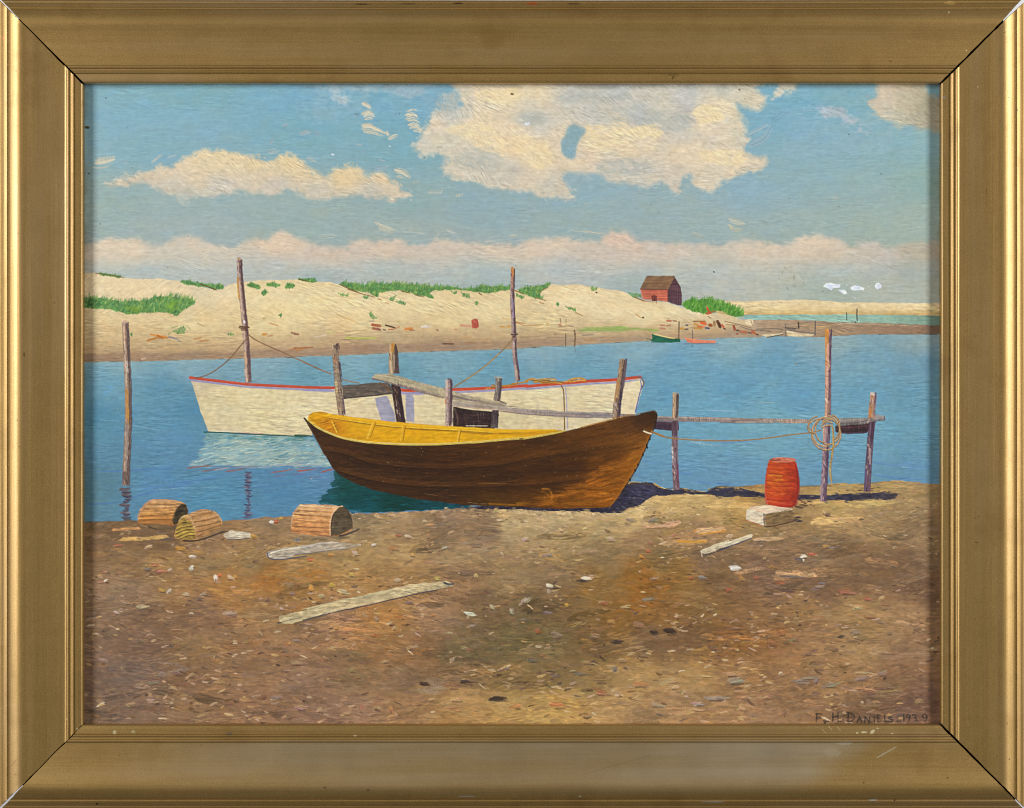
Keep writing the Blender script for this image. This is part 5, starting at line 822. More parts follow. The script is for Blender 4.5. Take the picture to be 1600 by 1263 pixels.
for p, w, c in [(((560,915),(700,935),(860,975),(1000,1012)),2.4,(190,180,146)), (((640,915),(780,950),(960,1000)),2,(150,136,112)), (((600,935),(760,975),(920,1018)),1.6,(176,164,130)), (((540,940),(640,962),(720,988),(900,1040),(1040,1075)),2.2,(104,88,92)), (((720,980),(860,1018),(1000,1060)),2.6,(128,108,118)), (((1110,1040),(1250,1072),(1400,1105)),2.6,(184,170,142)), (((1100,1060),(1200,1085),(1300,1100)),2.4,(112,92,104)), (((1300,1100),(1380,1118),(1470,1128)),2,(134,124,112)), (((1430,1098),(1470,1112)),2.2,(96,84,84)), (((1150,1050),(1280,1085),(1420,1112)),1.2,(150,134,114))]: line(B2(*p), w, c, a=.85, br=.5, cv=.05)
shaded_post(B2((280,705),(288,830),(298,950),(310,1060),(322,1140),(330,1192)), 11.5, 12.5, (190,166,128), (136,114,96), (62,48,52), "post", DOCK, und=[(B2((300,700),(305,740)), 4, (84,66,66)), (B2((275,790),(282,830)), 3, (150,92,60)), (B2((285,960),(298,1060)), 3.4, (206,178,126)), (B2((335,1080),(345,1180)), 3, (84,66,92)), (B2((310,830),(325,960)), 3.6, (70,52,60))])
shaded_post(B2((1072,950),(1072,1060),(1070,1160),(1070,1230)) + C2((1068,284)), 11, 11.5, (190,166,156), (146,122,120), (84,64,72), "post", DOCK, und=[(B2((1048,1085),(1049,1120)), 1.8, (196,84,56)), (B2((1055,960),(1055,1060)), 3.4, (200,176,160)), (B2((1068,942),(1095,950)), 3.4, (104,90,90))])
shaded_post(B3((770,806),(762,880),(750,960),(738,1050),(726,1130),(716,1215)) + C3((815,238)), 12, 12.5, (176,142,100), (140,112,86), (74,60,68), "post", DOCK, und=[(B3((752,810),(742,900)), 4, (160,140,116)), (B3((735,960),(712,1100)), 4.4, (176,126,72)), (B3((715,1110),(705,1200)), 5, (150,134,130)), (B3((790,810),(770,1000)), 4, (96,80,84)), (C3((845,60),(832,225)), 3, (60,48,70))])
bm = part("beam", DOCK, "dark beam under the walkway"); fill(poly(C3((1078,258),(1245,263),(1245,322),(1180,322),(1075,312)), wob=.4), (62,46,60), bm, tex=.1, h=.5); line(C3((1090,268),(1230,270)), 1.4, (100,70,80), a=.7)
shaded_post(C3((1225,68),(1222,140),(1218,235)), 11, 10, (190,158,122), (150,124,100), (84,70,68), "post", DOCK, "short stub post above the walkway", und=[(C3((1205,62),(1245,66)), 3, (196,180,150)), (C3((1240,80),(1232,220)), 3, (78,66,66))])
shaded_post(C3((1216,262),(1218,380),(1218,500),(1222,620),(1230,735)), 10.5, 11, (190,168,166), (116,92,100), (66,48,62), "post", DOCK, "purple shaded leg below the walkway", und=[(C3((1200,440),(1206,560)), 2.4, (206,196,196)), (C3((1212,270),(1215,360)), 8, (70,52,66)), (C3((1235,560),(1240,720)), 3.4, (112,60,84))])
g = part("plank", DOCK, "grey board at the right end of the dock"); fill(poly(C4((840,236),(950,235),(1060,232),(1100,205),(1110,215),(1165,218),(1168,252),(1100,256),(1070,275),(980,282),(840,284)), wob=.4), (134,128,124), g, tex=.05, h=.7)
for p, w, c in [(((850,250),(950,248),(1050,240)),2,(156,148,140)), (((850,270),(960,268),(1060,250)),1.4,(70,60,64)), (((860,282),(960,276),(1070,268)),2,(104,98,98)), (((1100,225),(1160,230)),2,(150,142,136)), (((1105,250),(1165,250)),1.6,(96,84,90)), (((1160,222),(1165,250)),1.6,(86,76,84))]: line(C4(*p), w, c, a=.85, br=.4)
fill(poly(C4((820,292),(900,285),(1000,278),(1072,272),(1062,310),(1040,340),(940,346),(860,342),(822,335)), wob=.4), (56,40,46), part("beam", DOCK, "dark beam at the right end of the dock"), tex=.1, h=.5); line(C4((840,300),(960,296),(1050,290)), 1.6, (104,60,54), a=.7, br=.5); line(C4((860,340),(1030,335)), 1.3, (84,66,90), a=.8)
shaded_post(C4((1085,68),(1082,120),(1074,180),(1070,240)), 11.5, 11, (206,162,120), (160,120,94), (92,68,86), "post", DOCK, "stub post with a pale tip", und=[(C4((1075,65),(1095,72)), 5, (204,190,176)), (C4((1066,180),(1062,235)), 4, (186,120,66)), (C4((1100,80),(1090,220)), 3, (84,66,96))])
shaded_post(C4((1078,262),(1066,360),(1060,450),(1052,560),(1046,660),(1042,745)), 11, 11.5, (140,118,128), (96,72,88), (58,42,60), "post", DOCK, "purple leg at the right end", und=[(C4((1058,450),(1058,560)), 3.4, (190,166,160)), (C4((1082,270),(1075,400)), 5, (66,44,60)), (C4((1030,600),(1030,740)), 2.6, (90,76,120))])
P7 = shaded_post(B4((773,604),(772,720),(771,850),(771,980),(769,1100),(768,1200)) + C4((768,230)), 11, 10, (206,152,112), (176,136,116), (96,72,88), "post", DOCK, "tallest post with an orange top", und=[(B4((762,605),(762,720)), 6, (206,138,56)), (B4((755,720),(758,880)), 2.6, (190,150,90)), (B4((770,700),(772,880)), 4, (206,152,130)), (B4((795,598),(790,700),(785,830)), 2.2, (70,54,76)), (B4((765,850),(760,1080)), 3.6, (204,160,140)), (B4((755,1080),(768,1110)), 3, (226,206,190)), (B4((775,1100),(768,1200)), 4, (150,112,100)), (B4((760,820),(762,850)), 3, (190,120,50))])
shaded_post(C4((766,280),(762,330),(758,400),(752,480),(748,580),(742,700),(735,815)), 10, 11, (176,146,150), (132,106,118), (78,58,76), "post", DOCK, "mauve lower half of the tallest post", und=[(C4((740,300),(740,400)), 3, (196,140,120)), (C4((775,350),(770,470)), 3, (110,90,104))])
RC = part("rope_coil", DOCK, "coil of tan rope hung on the tallest post")
def ell(cx, cy, rx, ry, a0, a1, rot=0, n=16):
    t = np.radians(np.linspace(a0, a1, n)); r = math.radians(rot)
    return [(cx + rx * math.cos(k) * math.cos(r) - ry * math.sin(k) * math.sin(r), cy + rx * math.cos(k) * math.sin(r) + ry * math.sin(k) * math.cos(r)) for k in t]
for e, w in [((757,345,102,112,-70,250,0), 2.4), ((750,330,88,102,60,300,8), 2.2), ((768,318,84,100,-80,120,-6), 2.4), ((700,290,72,48,120,330,-18), 2.2), ((742,320,60,84,90,280,0), 2), ((800,300,52,84,-90,90,0), 2.4), ((690,270,62,44,150,300,-30), 1.8)]:
    p = C4(*ell(*e)); line(off(p, .8), w, (96,72,56), a=.8, sm=False); line(p, w * .82, (170,136,96), id=RC, a=.95, sm=False, h=1, cv=.06); line(off(p, -.6), .8, (214,190,150), a=.6, sm=False, br=.5)
for p in [((730,262),(765,240),(800,252)), ((722,285),(765,262),(802,270)), ((728,300),(770,285),(800,290)), ((735,270),(790,240))]: line(C4(*p), 2.4, (186,154,112), id=RC, h=1); line(off(C4(*p), 1.3), .9, (90,64,50), a=.8)
line(C4((800,290),(806,350),(806,430),(796,500),(786,560),(784,620),(796,690)), 2.8, (176,146,86), id=RC, tp=(0, .1), h=1); line(C4((806,300),(812,420),(800,510),(792,600),(800,680)), 1, (126,98,64), a=.7)
line(C4((722,320),(640,338),(500,352),(400,368),(250,385),(120,392),(0,394)) + C3((1500,393),(1350,388),(1240,380),(1180,373),(1120,358),(1060,330)), 2.1, (150,116,72), id=part("mooring_line", DOCK, "slack rope from the rowing boat to the tall post"), tp=(0, 0), h=1)
line(C3((1500,388),(1350,383),(1240,375)), .9, (196,160,110), a=.6, br=.6)

# ------------------------------------------------------------------ the brown rowing boat
DORY = part("rowing_boat", None, "brown rowing boat with a yellow inside, drawn up on the sand")
near = C2((90,250),(110,262),(150,295),(200,322),(250,344),(320,370),(400,388),(500,403),(600,411),(700,416),(800,420),(900,420),(1000,417),(1100,412),(1200,406),(1300,400),(1422,388)) + C3((100,380),(178,376),(260,362),(330,350),(400,338),(460,325))
far = C2((92,240),(98,215),(120,200),(150,193),(180,190),(240,203),(360,222),(460,234),(560,246),(680,260),(780,270),(900,279),(1000,286),(1200,299),(1400,310)) + C3((50,314),(178,318),(300,319),(380,319),(440,322))
INS = part("inside", DORY, "yellow painted inside")
iw = poly(far + list(reversed(near)), wob=.3)
ic = Field([(490,650,(214,160,24)),(500,648,(204,140,20)),(520,665,(196,128,24)),(560,660,(216,160,26)),(620,670,(218,162,22)),(700,680,(216,160,22)),(780,685,(214,158,20)),(830,680,(208,150,22)),(870,675,(190,140,24)),(560,640,(222,170,30)),(700,665,(224,170,28)),(800,672,(226,176,30))])
fill(iw, ic, INS, tex=.03, h=.5); scrub(iw, 300, 18, 2.2, 6, ic, jit=.04, hue=.012, a=.6)
fill(poly(C2((170,255),(235,232),(262,262),(300,340),(250,338),(190,300)), soft=1), (194,128,24), None, a=.8, tex=.05)
line(C2((150,270),(200,265),(240,250)), 2.4, (150,100,26), a=.8, br=.4); line(C2((110,235),(150,258),(180,262)), 2, (180,128,20), a=.7); line(C2((130,205),(200,215),(235,230)), 5, (222,164,24), a=.8, br=.4)
for p, w, c in [(((235,215),(360,235),(560,262),(780,285),(1000,300),(1200,312),(1400,322),(1600,332)), 4.4, (228,176,34)), (((240,236),(330,250),(440,268),(560,284),(680,298),(760,305),(940,316),(1130,325),(1300,335),(1440,345)), 1.5, (128,92,26)), (((240,232),(440,262),(560,278),(760,299),(1130,318),(1500,345)), 1.1, (240,196,70)), (((800,312),(1000,322),(1120,328)), 1.6, (150,106,24)), (((1160,330),(1300,346),(1480,340)), 1.8, (146,106,26)), (((1380,340),(1500,344),(1600,338)), 2, (206,150,30))]: line(C2(*p), w, c, a=.85, br=.3)
line(C3((0,322),(120,322),(260,320),(400,320)), 3.6, (226,172,30), a=.85, br=.3); line(C3((0,342),(140,340),(260,338)), 1.6, (150,110,30), a=.8, br=.4); line(C3((60,350),(180,345),(300,340)), 3, (206,146,26), a=.7, br=.5)
for i, p, w in [(0, ((548,268),(530,320),(508,378)), 6), (1, ((756,296),(748,345),(740,398)), 4.8), (2, ((1146,318),(1138,360),(1130,402)), 3.4), (3, ((262,258),(280,300),(298,338)), 3)]:
    R_ = part("rib", DORY); line(C2(*p), w, (222,168,36), id=R_, a=.95, h=.9); line([(x + w * .55, y) for x, y in C2(*p)], 1.4, (128,92,30), a=.75, br=.4); line([(x - w * .3, y) for x, y in C2(*p)], 1.2, (238,196,84), a=.7, br=.4)
HULL = part("hull", DORY, "dark brown planked outside")
hp = (C2((68,240),(75,236),(90,252)) + off(near[1:], .4) + C3((560,304),(640,285),(700,269),(780,250),(850,230),(920,220),(980,208),(1030,196),(1070,188),(1096,206),(1092,240),(1078,290),(1058,330),(1040,372),(1022,420),(1000,472),(975,530),(950,580),(920,632),(890,682),(860,728),(830,772),(800,815),(768,852),(700,858),(600,860),(400,864),(200,856),(0,847))
    + C2((1300,845),(1150,836),(1000,816),(850,797),(700,767),(560,737),(450,702),(390,675),(350,652),(290,612),(262,580),(240,542),(215,500),(190,462),(165,415),(140,372),(115,325),(90,282)))
hw = poly(hp, wob=.35)
dcf = Field([(485,665,(64,42,26)),(510,690,(74,46,24)),(540,710,(72,44,22)),(560,730,(64,40,22)),(600,745,(70,44,22)),(640,700,(72,44,20)),(640,725,(60,36,20)),(700,710,(74,44,16)),(700,735,(64,36,18)),(700,760,(66,42,22)),(780,700,(84,50,16)),(780,720,(80,46,16)),(780,745,(60,36,18)),(780,780,(84,54,18)),(840,690,(66,40,18)),(850,705,(98,58,18)),(850,730,(66,38,16)),(860,760,(78,46,16)),(850,783,(112,66,14)),(900,685,(100,60,20)),(900,705,(76,46,16)),(900,730,(70,40,14)),(930,760,(120,68,14)),(900,785,(134,80,16)),(950,690,(112,68,22)),(960,715,(96,56,18)),(960,745,(132,76,14)),(950,770,(150,88,14)),(980,670,(100,62,26)),(1000,660,(72,44,24)),(1020,645,(62,40,20)),(1000,690,(130,80,26)),(990,720,(156,94,22)),(980,745,(156,92,18)),(960,785,(150,86,18)),(1010,690,(156,98,30)),(990,735,(166,102,24)),(570,680,(66,42,24)),(620,690,(62,38,20))], ay=1.7)
dcf.g = dcf.g * np.float32([.89, .87, .85])
fill(hw, dcf, HULL, tex=.05, h=.6)
def dangf(x, y): return (22 - (x - 480) * .09) if x < 720 else (-(x - 720) * .045 - (8 if y < 720 else 4 if y < 760 else -4))
scrub(hw, 1100, 34, 2.6, dangf, dcf, jit=.11, hue=.008, a=.55, h=.5); scrub(hw, 300, 26, 1.3, dangf, lambda x, y: dcf(x, y) * 1.22, jit=.15, a=.4, h=.7); scrub(hw, 300, 26, 1.3, dangf, lambda x, y: dcf(x, y) * .68, jit=.1, a=.5, h=.2)
def c23(a, b): return C2(*a) + C3(*b)
for p, w, c, a in [(c23(((205,455),(280,463),(350,478),(430,508),(520,538),(640,556),(750,567),(900,575),(1060,578),(1200,572),(1350,560)), ((0,550),(120,528),(250,505),(400,480),(560,455),(700,430),(850,412),(960,400))), 1.5, (104,64,22), .5), (off(c23(((240,465),(350,484),(520,545),(750,574),(1060,585),(1300,570)), ((0,558),(250,515),(560,465),(850,420))), 1.6), 1.6, (40,24,16), .7),
    (c23(((315,602),(400,625),(500,654),(620,676),(750,692),(880,702),(1000,706),(1150,707),(1300,706),(1422,704)), ((0,700),(120,694),(300,686),(430,668),(560,648),(680,622),(800,590))), 1.5, (108,66,22), .5), (off(c23(((340,615),(500,661),(750,700),(1000,713),(1300,712)), ((0,706),(300,692),(560,655),(760,610))), 1.6), 1.5, (42,24,16), .7)]:
    if c[0] > 90:
        line(off(p, 5), 8, (44,26,14), a=.34, br=.5, soft=4, h=.5); line(off(p, -4), 5, (124,76,28), a=.26, br=.6, soft=3, h=.6)
    line(p, w, c, a=a, br=.7, h=.9)
for cr, p, w, c in [(C3,((560,700),(700,690),(800,670)),4,(150,88,18)), (C3,((480,830),(620,830),(760,800)),4,(156,92,20)), (C3,((600,760),(720,770),(800,740)),5,(156,90,16)), (C3,((700,580),(860,560),(920,530)),5,(140,84,20)), (C3,((720,760),(760,772),(800,760)),1.4,(206,140,50)), (C3,((770,800),(810,760)),1.4,(206,134,54)), (C3,((120,825),(220,830)),2.6,(150,100,20)), (C3,((300,730),(345,735),(362,780),(350,805)),4,(166,104,26)), (C3,((290,745),(330,765),(345,790)),2.4,(150,96,24)), (C3,((400,600),(640,600),(760,590)),3,(56,32,14)), (C3,((0,620),(300,610),(600,570)),4,(56,34,18)), (C3,((60,760),(260,740),(500,740)),3,(70,42,16)), (C3,((560,380),(780,345),(1000,330)),3,(76,46,18)), (C3,((600,500),(800,470),(980,440)),2.6,(70,42,14)), (C2,((1280,690),(1420,688),(1500,692)),2.4,(110,70,30)), (C2,((1200,820),(1300,830),(1400,834)),1,(140,120,80)), (C2,((900,760),(1000,775)),1.4,(110,80,50)), (C2,((1350,830),(1500,838),(1600,840)),2.6,(150,96,20))]: line(cr(*p), w, c, a=.7, br=.6)
scrub(poly(C3((300,760),(560,680),(760,560),(960,420),(1010,440),(900,660),(780,840),(500,850),(200,845)), soft=6), 150, 26, 3.4, dangf, (166,98,26), jit=.18, hue=.03, a=.5)
st = part("stern_post", DORY, "orange brown sternpost"); line(C3((1060,325),(1035,380),(1000,460),(960,545),(920,615),(860,710),(800,800),(765,846)), 3.2, (158,100,34), id=st, a=.85, br=.4, h=.8)
line(C3((1094,215),(1080,290),(1045,368),(1024,425),(1000,480),(955,580),(900,670),(840,762)), 1.8, (34,24,22), a=.9, br=.4)
for x, y in C3((1042,380),(1020,425),(1024,440),(995,490),(960,560),(940,600),(905,665)): stroke([(x, y - 2), (x + .8, y + 2)], 2.6, (30,22,22), br=.3)
line(C3((560,300),(700,265),(850,226),(980,204),(1068,188)), 1.3, (150,96,24), a=.8, br=.4); line(C3((980,206),(1040,192),(1075,186),(1092,200)), 1.8, (70,48,30), a=.9)
GW_ = part("gunwale", DORY, "pale yellow near rail"); line(near[:1] + near[1:], 3.0, (222,196,96), id=GW_, tp=(0, .1), h=1, cv=.05); line(off(near[2:12], -.8), 1.2, (236,218,150), a=.7, br=.5); line(off(near[8:], -1), 1.2, (226,206,140), a=.7, br=.5)
line(C2((72,240),(100,285),(150,380),(200,470)), 1.4, (96,74,60), a=.6, br=.5); line(C2((66,236),(84,258),(100,268)), 2.4, (50,38,32), a=.9); line(C3((140,379),(165,378)), 1.6, (40,30,20), a=.9)
line(C3((1000,325),(1030,338),(1058,345)), 2.4, (226,206,176), id=part("rope", DORY, "pale rope end threaded through the bow"), h=1); line(C3((1058,330),(1090,345),(1140,362)), 3, (150,112,58), a=.95, h=1); line(C3((995,318),(1000,322)), 2, (36,26,20))
for _ in range(90):
    k = rng.uniform(490, 1010), rng.uniform(670, 790); stroke([k, (k[0] + .5, k[1])], .8, (190,170,130), mask=hw.full, a=rng.uniform(.2, .6), br=0, tp=(0, 0))

# ------------------------------------------------------------------ red barrel and stone block
BK = part("stone_block", None, "pale stone block under the barrel")
fill(poly(C4((330,898),(430,880),(522,866),(545,930),(540,946),(440,972),(345,990),(330,975)), wob=.5), (132,106,72), part("side", BK, "shaded brown side"), tex=.06); scrub(poly(C4((345,910),(520,880),(535,940),(350,975))), 26, 10, 1.8, -14, (122,98,66), jit=.16, a=.7)
fill(poly(C4((240,852),(330,842),(430,843),(480,855),(528,866),(430,884),(335,898),(270,880),(212,866)), wob=.5), (228,200,170), part("top", BK), tex=.04, h=.8); scrub(poly(C4((250,855),(430,848),(500,864),(340,890))), 18, 12, 2, -4, (236,210,180), jit=.05, a=.8, h=1)
fill(poly(C4((208,866),(270,880),(335,898),(332,940),(335,985),(270,965),(198,942),(205,900)), wob=.5), (216,204,180), part("end_face", BK, "light end face"), tex=.05, h=.8); scrub(poly(C4((210,875),(325,905),(325,970),(205,935))), 20, 9, 1.8, 20, (204,186,160), jit=.08, a=.7); line(C4((325,900),(328,985),(345,988)), 1.8, (44,34,30), a=.8, br=.4); line(C4((200,945),(260,965),(320,985)), 1.6, (186,100,70), a=.7, br=.5)
scrub(poly(C4((520,930),(570,915),(600,950),(540,965)), soft=1), 10, 8, 2.4, 0, (44,42,56), jit=.1, a=.8); line(C4((345,991),(440,975),(542,948)), 2, (64,48,40), a=.85, br=.3); line(C4((335,898),(430,884),(526,868)), 1.3, (240,220,190), a=.7, br=.4)
BA = part("barrel", None, "red orange wooden barrel standing on the beach")
bp = C4((362,528),(385,514),(430,510),(490,514),(530,522),(552,548),(562,600),(570,660),(568,730),(560,780),(550,830),(525,856),(470,858),(420,850),(360,838),(335,828),(330,760),(332,700),(340,630),(350,575))
baw = poly(bp, wob=.5); bac = Field([(1196,735,(190,66,40)),(1203,740,(206,92,34)),(1212,740,(206,84,34)),(1222,745,(204,80,32)),(1236,740,(176,48,30)),(1245,745,(150,38,32)),(1210,752,(206,112,34)),(1222,755,(206,98,36)),(1240,760,(180,54,30)),(1200,765,(206,80,30)),(1215,772,(204,80,34)),(1210,785,(206,70,34)),(1230,780,(170,50,32)),(1244,780,(130,36,32)),(1225,790,(170,42,34)),(1200,785,(204,76,50))])
bac.g = bac.g * np.float32([.95, .95, .95])
fill(baw, bac, BA, tex=.05, h=.8); scrub(baw, 260, 10, 2, 6, bac, jit=.08, hue=.02, a=.7, h=.9); scrub(poly(C4((350,630),(460,620),(460,680),(350,690)), soft=1), 14, 9, 2.4, 5, (214,126,40), jit=.05, a=.8, h=1); scrub(poly(C4((350,760),(460,750),(470,770),(350,780)), soft=1), 10, 10, 2.4, 5, (216,110,50), jit=.05, a=.7, h=1)
line(C4((360,620),(440,628),(520,632)), 1.5, (110,44,30), a=.8, br=.4); line(C4((345,715),(380,716)), 1.5, (110,44,36), a=.8); line(C4((545,560),(558,660),(552,800)), 2.6, (130,34,30), a=.6, br=.4); line(C4((350,555),(440,566),(530,562)), 1.6, (160,50,34), a=.7, br=.5); line(C4((330,800),(420,825),(520,835)), 2, (216,90,60), a=.7, br=.5); line(C4((332,700),(338,780),(350,835)), 1.8, (206,110,100), a=.6, br=.5)
for y in (585, 670, 700, 740, 800): line(C4((342,y),(440,y+10),(560,y+6)), 1.5, (150,44,30), a=.7, br=.55); line(C4((345,y+12),(440,y+21),(530,y+18)), 1.5, (220,110,54), a=.55, br=.6)
line(C4((556,600),(566,680),(560,800),(540,850)), 4, (120,34,32), a=.55, br=.4); line(C4((348,590),(338,680),(340,780)), 2.4, (176,60,48), a=.55, br=.4)
LID = part("lid", BA, "pinkish lid"); fill(poly(C4(*ell(456,527,92,18,0,345)), wob=.4), (196,112,86), LID, tex=.06, h=.7); line(C4((370,525),(410,530),(440,522)), 2, (110,52,56), a=.8); line(C4((480,522),(540,535)), 1.8, (206,128,110), a=.8)
for p in [((570,800),(620,830)), ((545,850),(600,860))]: line(C4(*p), 3, (60,38,40), a=.7, br=.6)

# ------------------------------------------------------------------ lobster traps
def trap(body, mouth, slats, bc_, mc, name_l, light, slat_dark):
    i = part("lobster_trap", None, name_l); W_ = poly(body, wob=.6, rag=.6, gain=3); fill(W_, bc_, i, tex=.06, h=.8)
    for p, w, c in slats: line(p, w, c, a=.85, br=.45, h=1, cv=.05)
    m = part("opening", i); Wm = poly(mouth, wob=.5); fill(Wm, mc, m, tex=.1, h=.3); return i, Wm
b1 = vgrad((780,(186,144,100)),(795,(190,140,86)),(808,(184,126,64)),(820,(150,100,56)))
t, wm = trap(C1((415,770),(420,735),(440,690),(465,655),(500,632),(535,620),(600,620),(665,625),(720,635),(755,655),(775,700),(768,735),(720,760),(700,790),(660,806),(600,800),(500,790),(425,785)), C1((660,775),(672,720),(690,685),(725,655),(755,660),(775,705),(765,730),(720,745),(700,785),(672,800)),
    [(C1((430,740),(540,735),(670,720)),1.4,(110,76,46)), (C1((450,690),(560,688),(685,680)),1.3,(120,84,50)), (C1((480,655),(600,655),(710,655)),1.2,(126,90,56)), (C1((425,765),(540,765),(655,760)),1.4,(110,72,40)), (C1((440,715),(560,712),(675,700)),2.6,(206,158,100)), (C1((430,755),(540,750),(660,742)),2.2,(206,146,80)), (C1((470,675),(560,670),(690,668)),2,(204,162,116)), (C1((510,632),(600,632),(720,640)),2,(196,154,116)), (C1((430,785),(540,790),(640,795)),2.6,(176,120,66)), (C1((425,760),(450,690),(500,640)),2.2,(176,136,104))], b1, (62,52,36), "left lobster trap, half behind the tilted one", None, None)
scrub(wm, 16, 8, 1.4, -20, (96,84,50), jit=.2, a=.6); line(C1((665,775),(678,715),(700,675),(730,652)), 1.4, (120,96,66), a=.8); line(C1((690,790),(720,745),(760,735)), 1.6, (60,46,34), a=.8)
t, wm = trap(C1((672,880),(685,820),(712,760),(745,735),(800,710),(860,695),(900,690),(950,705),(985,735),(1008,770),(1012,800),(990,825),(920,860),(830,905),(760,908),(690,895)), C1((680,880),(688,830),(710,765),(745,745),(790,780),(815,830),(825,895),(760,905),(700,895)),
    [(C1((800,745),(880,725),(950,708)),1.3,(120,84,54)), (C1((815,780),(900,765),(985,745)),1.6,(104,70,44)), (C1((820,815),(900,800),(1000,775)),1.5,(108,74,46)), (C1((830,850),(910,830),(1000,800)),1.6,(104,70,44)), (C1((835,880),(900,850),(960,830)),1.4,(96,66,42)), (C1((780,735),(860,712),(930,700)),2.4,(196,156,112)), (C1((810,765),(900,748),(970,730)),2.2,(196,154,108)), (C1((820,800),(910,782),(995,762)),2.2,(190,146,98)), (C1((830,835),(910,815),(1005,790)),2.2,(184,138,90)), (C1((840,868),(920,845)),2,(170,124,78)), (C1((950,705),(990,740),(1010,790)),2.2,(196,150,104))], (176,132,84), (150,122,60), "tilted lobster trap showing its slatted end", None, None)
scrub(wm, 14, 7, 2, -20, (190,156,70), jit=.1, a=.7, h=1)
for p in [((690,835),(740,815),(800,810)), ((688,860),(750,835),(812,830)), ((690,885),(760,855),(818,850)), ((720,895),(770,875),(822,872))]: line(C1(*p), 1.5, (84,66,32), a=.85, br=.3); line(off(C1(*p), -1.8), 1.6, (206,172,80), a=.8, br=.4, h=1)
scrub(poly(C1((715,765),(745,748),(790,785),(800,805),(740,812),(695,825)), soft=1), 16, 6, 1.6, -15, (84,70,44), jit=.15, a=.8); line(C1((708,770),(730,745),(765,735),(800,775),(820,830)), 1.8, (216,190,140), a=.85, br=.4, h=1); line(C1((740,910),(800,912),(830,908)), 2.2, (40,32,30), a=.85)
line(C1((830,912),(900,890),(980,860),(1045,845)), 2.6, (44,40,40), a=.8, br=.4, tp=(.1, .5)); scrub(poly(C1((960,845),(1040,830),(1060,845),(980,870)), soft=1), 10, 7, 2, -15, (56,52,52), jit=.1, a=.7)
b3 = vgrad((787,(206,166,124)),(800,(208,156,104)),(815,(206,146,90)),(832,(190,130,80)),(838,(160,110,70)))
t, wm = trap(C2((-28,985),(-22,930),(-10,890),(15,855),(40,832),(120,832),(240,840),(330,845),(375,880),(395,935),(402,1000),(360,1035),(320,1052),(240,1058),(150,1052),(60,1045),(-20,1030)), C2((252,1052),(250,1000),(258,930),(275,890),(305,862),(340,856),(372,885),(392,940),(398,1000),(350,1030),(310,1050)),
    [(C2((20,875),(140,885),(260,890)),1.4,(130,90,60)), (C2((0,905),(140,915),(255,925)),1.5,(130,88,56)), (C2((-10,945),(120,955),(250,965)),1.5,(128,84,54)), (C2((-20,985),(120,995),(245,1000)),1.5,(120,78,50)), (C2((-20,1012),(120,1022),(245,1030)),1.4,(120,78,48)), (C2((40,840),(160,848),(310,855)),2.4,(216,180,140)), (C2((20,862),(140,868),(270,876)),2.4,(216,176,128)), (C2((5,892),(140,900),(258,908)),2.6,(218,170,118)), (C2((-5,928),(120,936),(252,945)),2.6,(220,166,112)), (C2((-15,968),(120,976),(248,985)),2.6,(218,160,104)), (C2((-20,1000),(120,1008),(246,1016)),2.4,(212,150,94)), (C2((-20,1028),(120,1040),(246,1048)),2.2,(190,130,84)), (C2((-25,985),(-10,900),(35,838)),2,(196,156,124))], b3, (84,72,54), "right lobster trap with a dark round end", None, None)
scrub(wm, 20, 8, 1.6, -10, (110,96,66), jit=.18, a=.6); scrub(wm, 14, 8, 1.4, -15, (54,46,40), jit=.15, a=.7); line(C2((252,1000),(262,925),(285,880),(320,856),(360,868),(392,930),(400,1000)), 1.7, (56,46,44), a=.9, br=.3); line(C2((245,1050),(246,960),(262,900),(300,860)), 1.6, (216,184,150), a=.8, br=.4); line(C2((310,1055),(370,1040),(450,1005)), 2.6, (50,46,52), a=.85, br=.3)
scrub(poly(C2((0,1055),(240,1062),(420,1030),(440,1060),(200,1090),(0,1085)), soft=1), 26, 11, 2, -4, (104,88,66), jit=.1, a=.7)

# ------------------------------------------------------------------ planks and litter on the sand
def wood(pts, c, lab, strokes, ang, hi_c, lo_c, name="driftwood"):
    i = part(name, None, lab); W_ = poly(pts, wob=.6, rag=.8, gain=3); fill(W_, c, i, tex=.06, h=.9); scrub(W_, 40, 13, 1.6, ang, hi_c, jit=.07, hue=.015, a=.75, h=1); scrub(W_, 22, 10, 1.1, ang, lo_c, jit=.1, a=.65, h=.3)
    for p, w, cc in strokes: line(p, w, cc, a=.85, br=.35)
    return i
wood(D1((1398,430),(1405,412),(1500,388),(1600,366)) + D2((60,362),(200,325),(400,282),(560,245),(800,192),(950,178),(1055,166),(1108,185),(1090,200),(1010,222),(900,240),(700,285),(500,335),(350,365),(200,400),(60,440),(0,455)) + D1((1500,465),(1415,460)), (190,172,132), "long pale plank lying aslant on the sand",
    [(D2((60,440),(200,402),(350,368),(500,338),(700,290),(900,245),(1010,226)), 1.8, (64,56,74)), (D2((0,465),(120,430),(220,405)), 2.4, (104,92,70)), (D2((1040,180),(1070,190),(1105,186)), 3, (50,52,70)), (D2((380,295),(460,275),(560,258)), 1.3, (90,80,84)), (D1((1395,460),(1420,455)), 2, (60,66,70)), (D2((120,350),(300,310),(500,268),(700,222)), 2, (206,196,150)), (D2((700,215),(800,210),(920,198)), 2, (214,190,150)), (D2((250,385),(450,330),(620,290)), 2, (206,180,140)), (D1((1410,440),(1450,425),(1500,420)), 2.4, (216,204,160)), (D1((1420,455),(1470,440),(1560,420)), 1.4, (96,104,96))], -14, (220,206,164), (128,112,92))
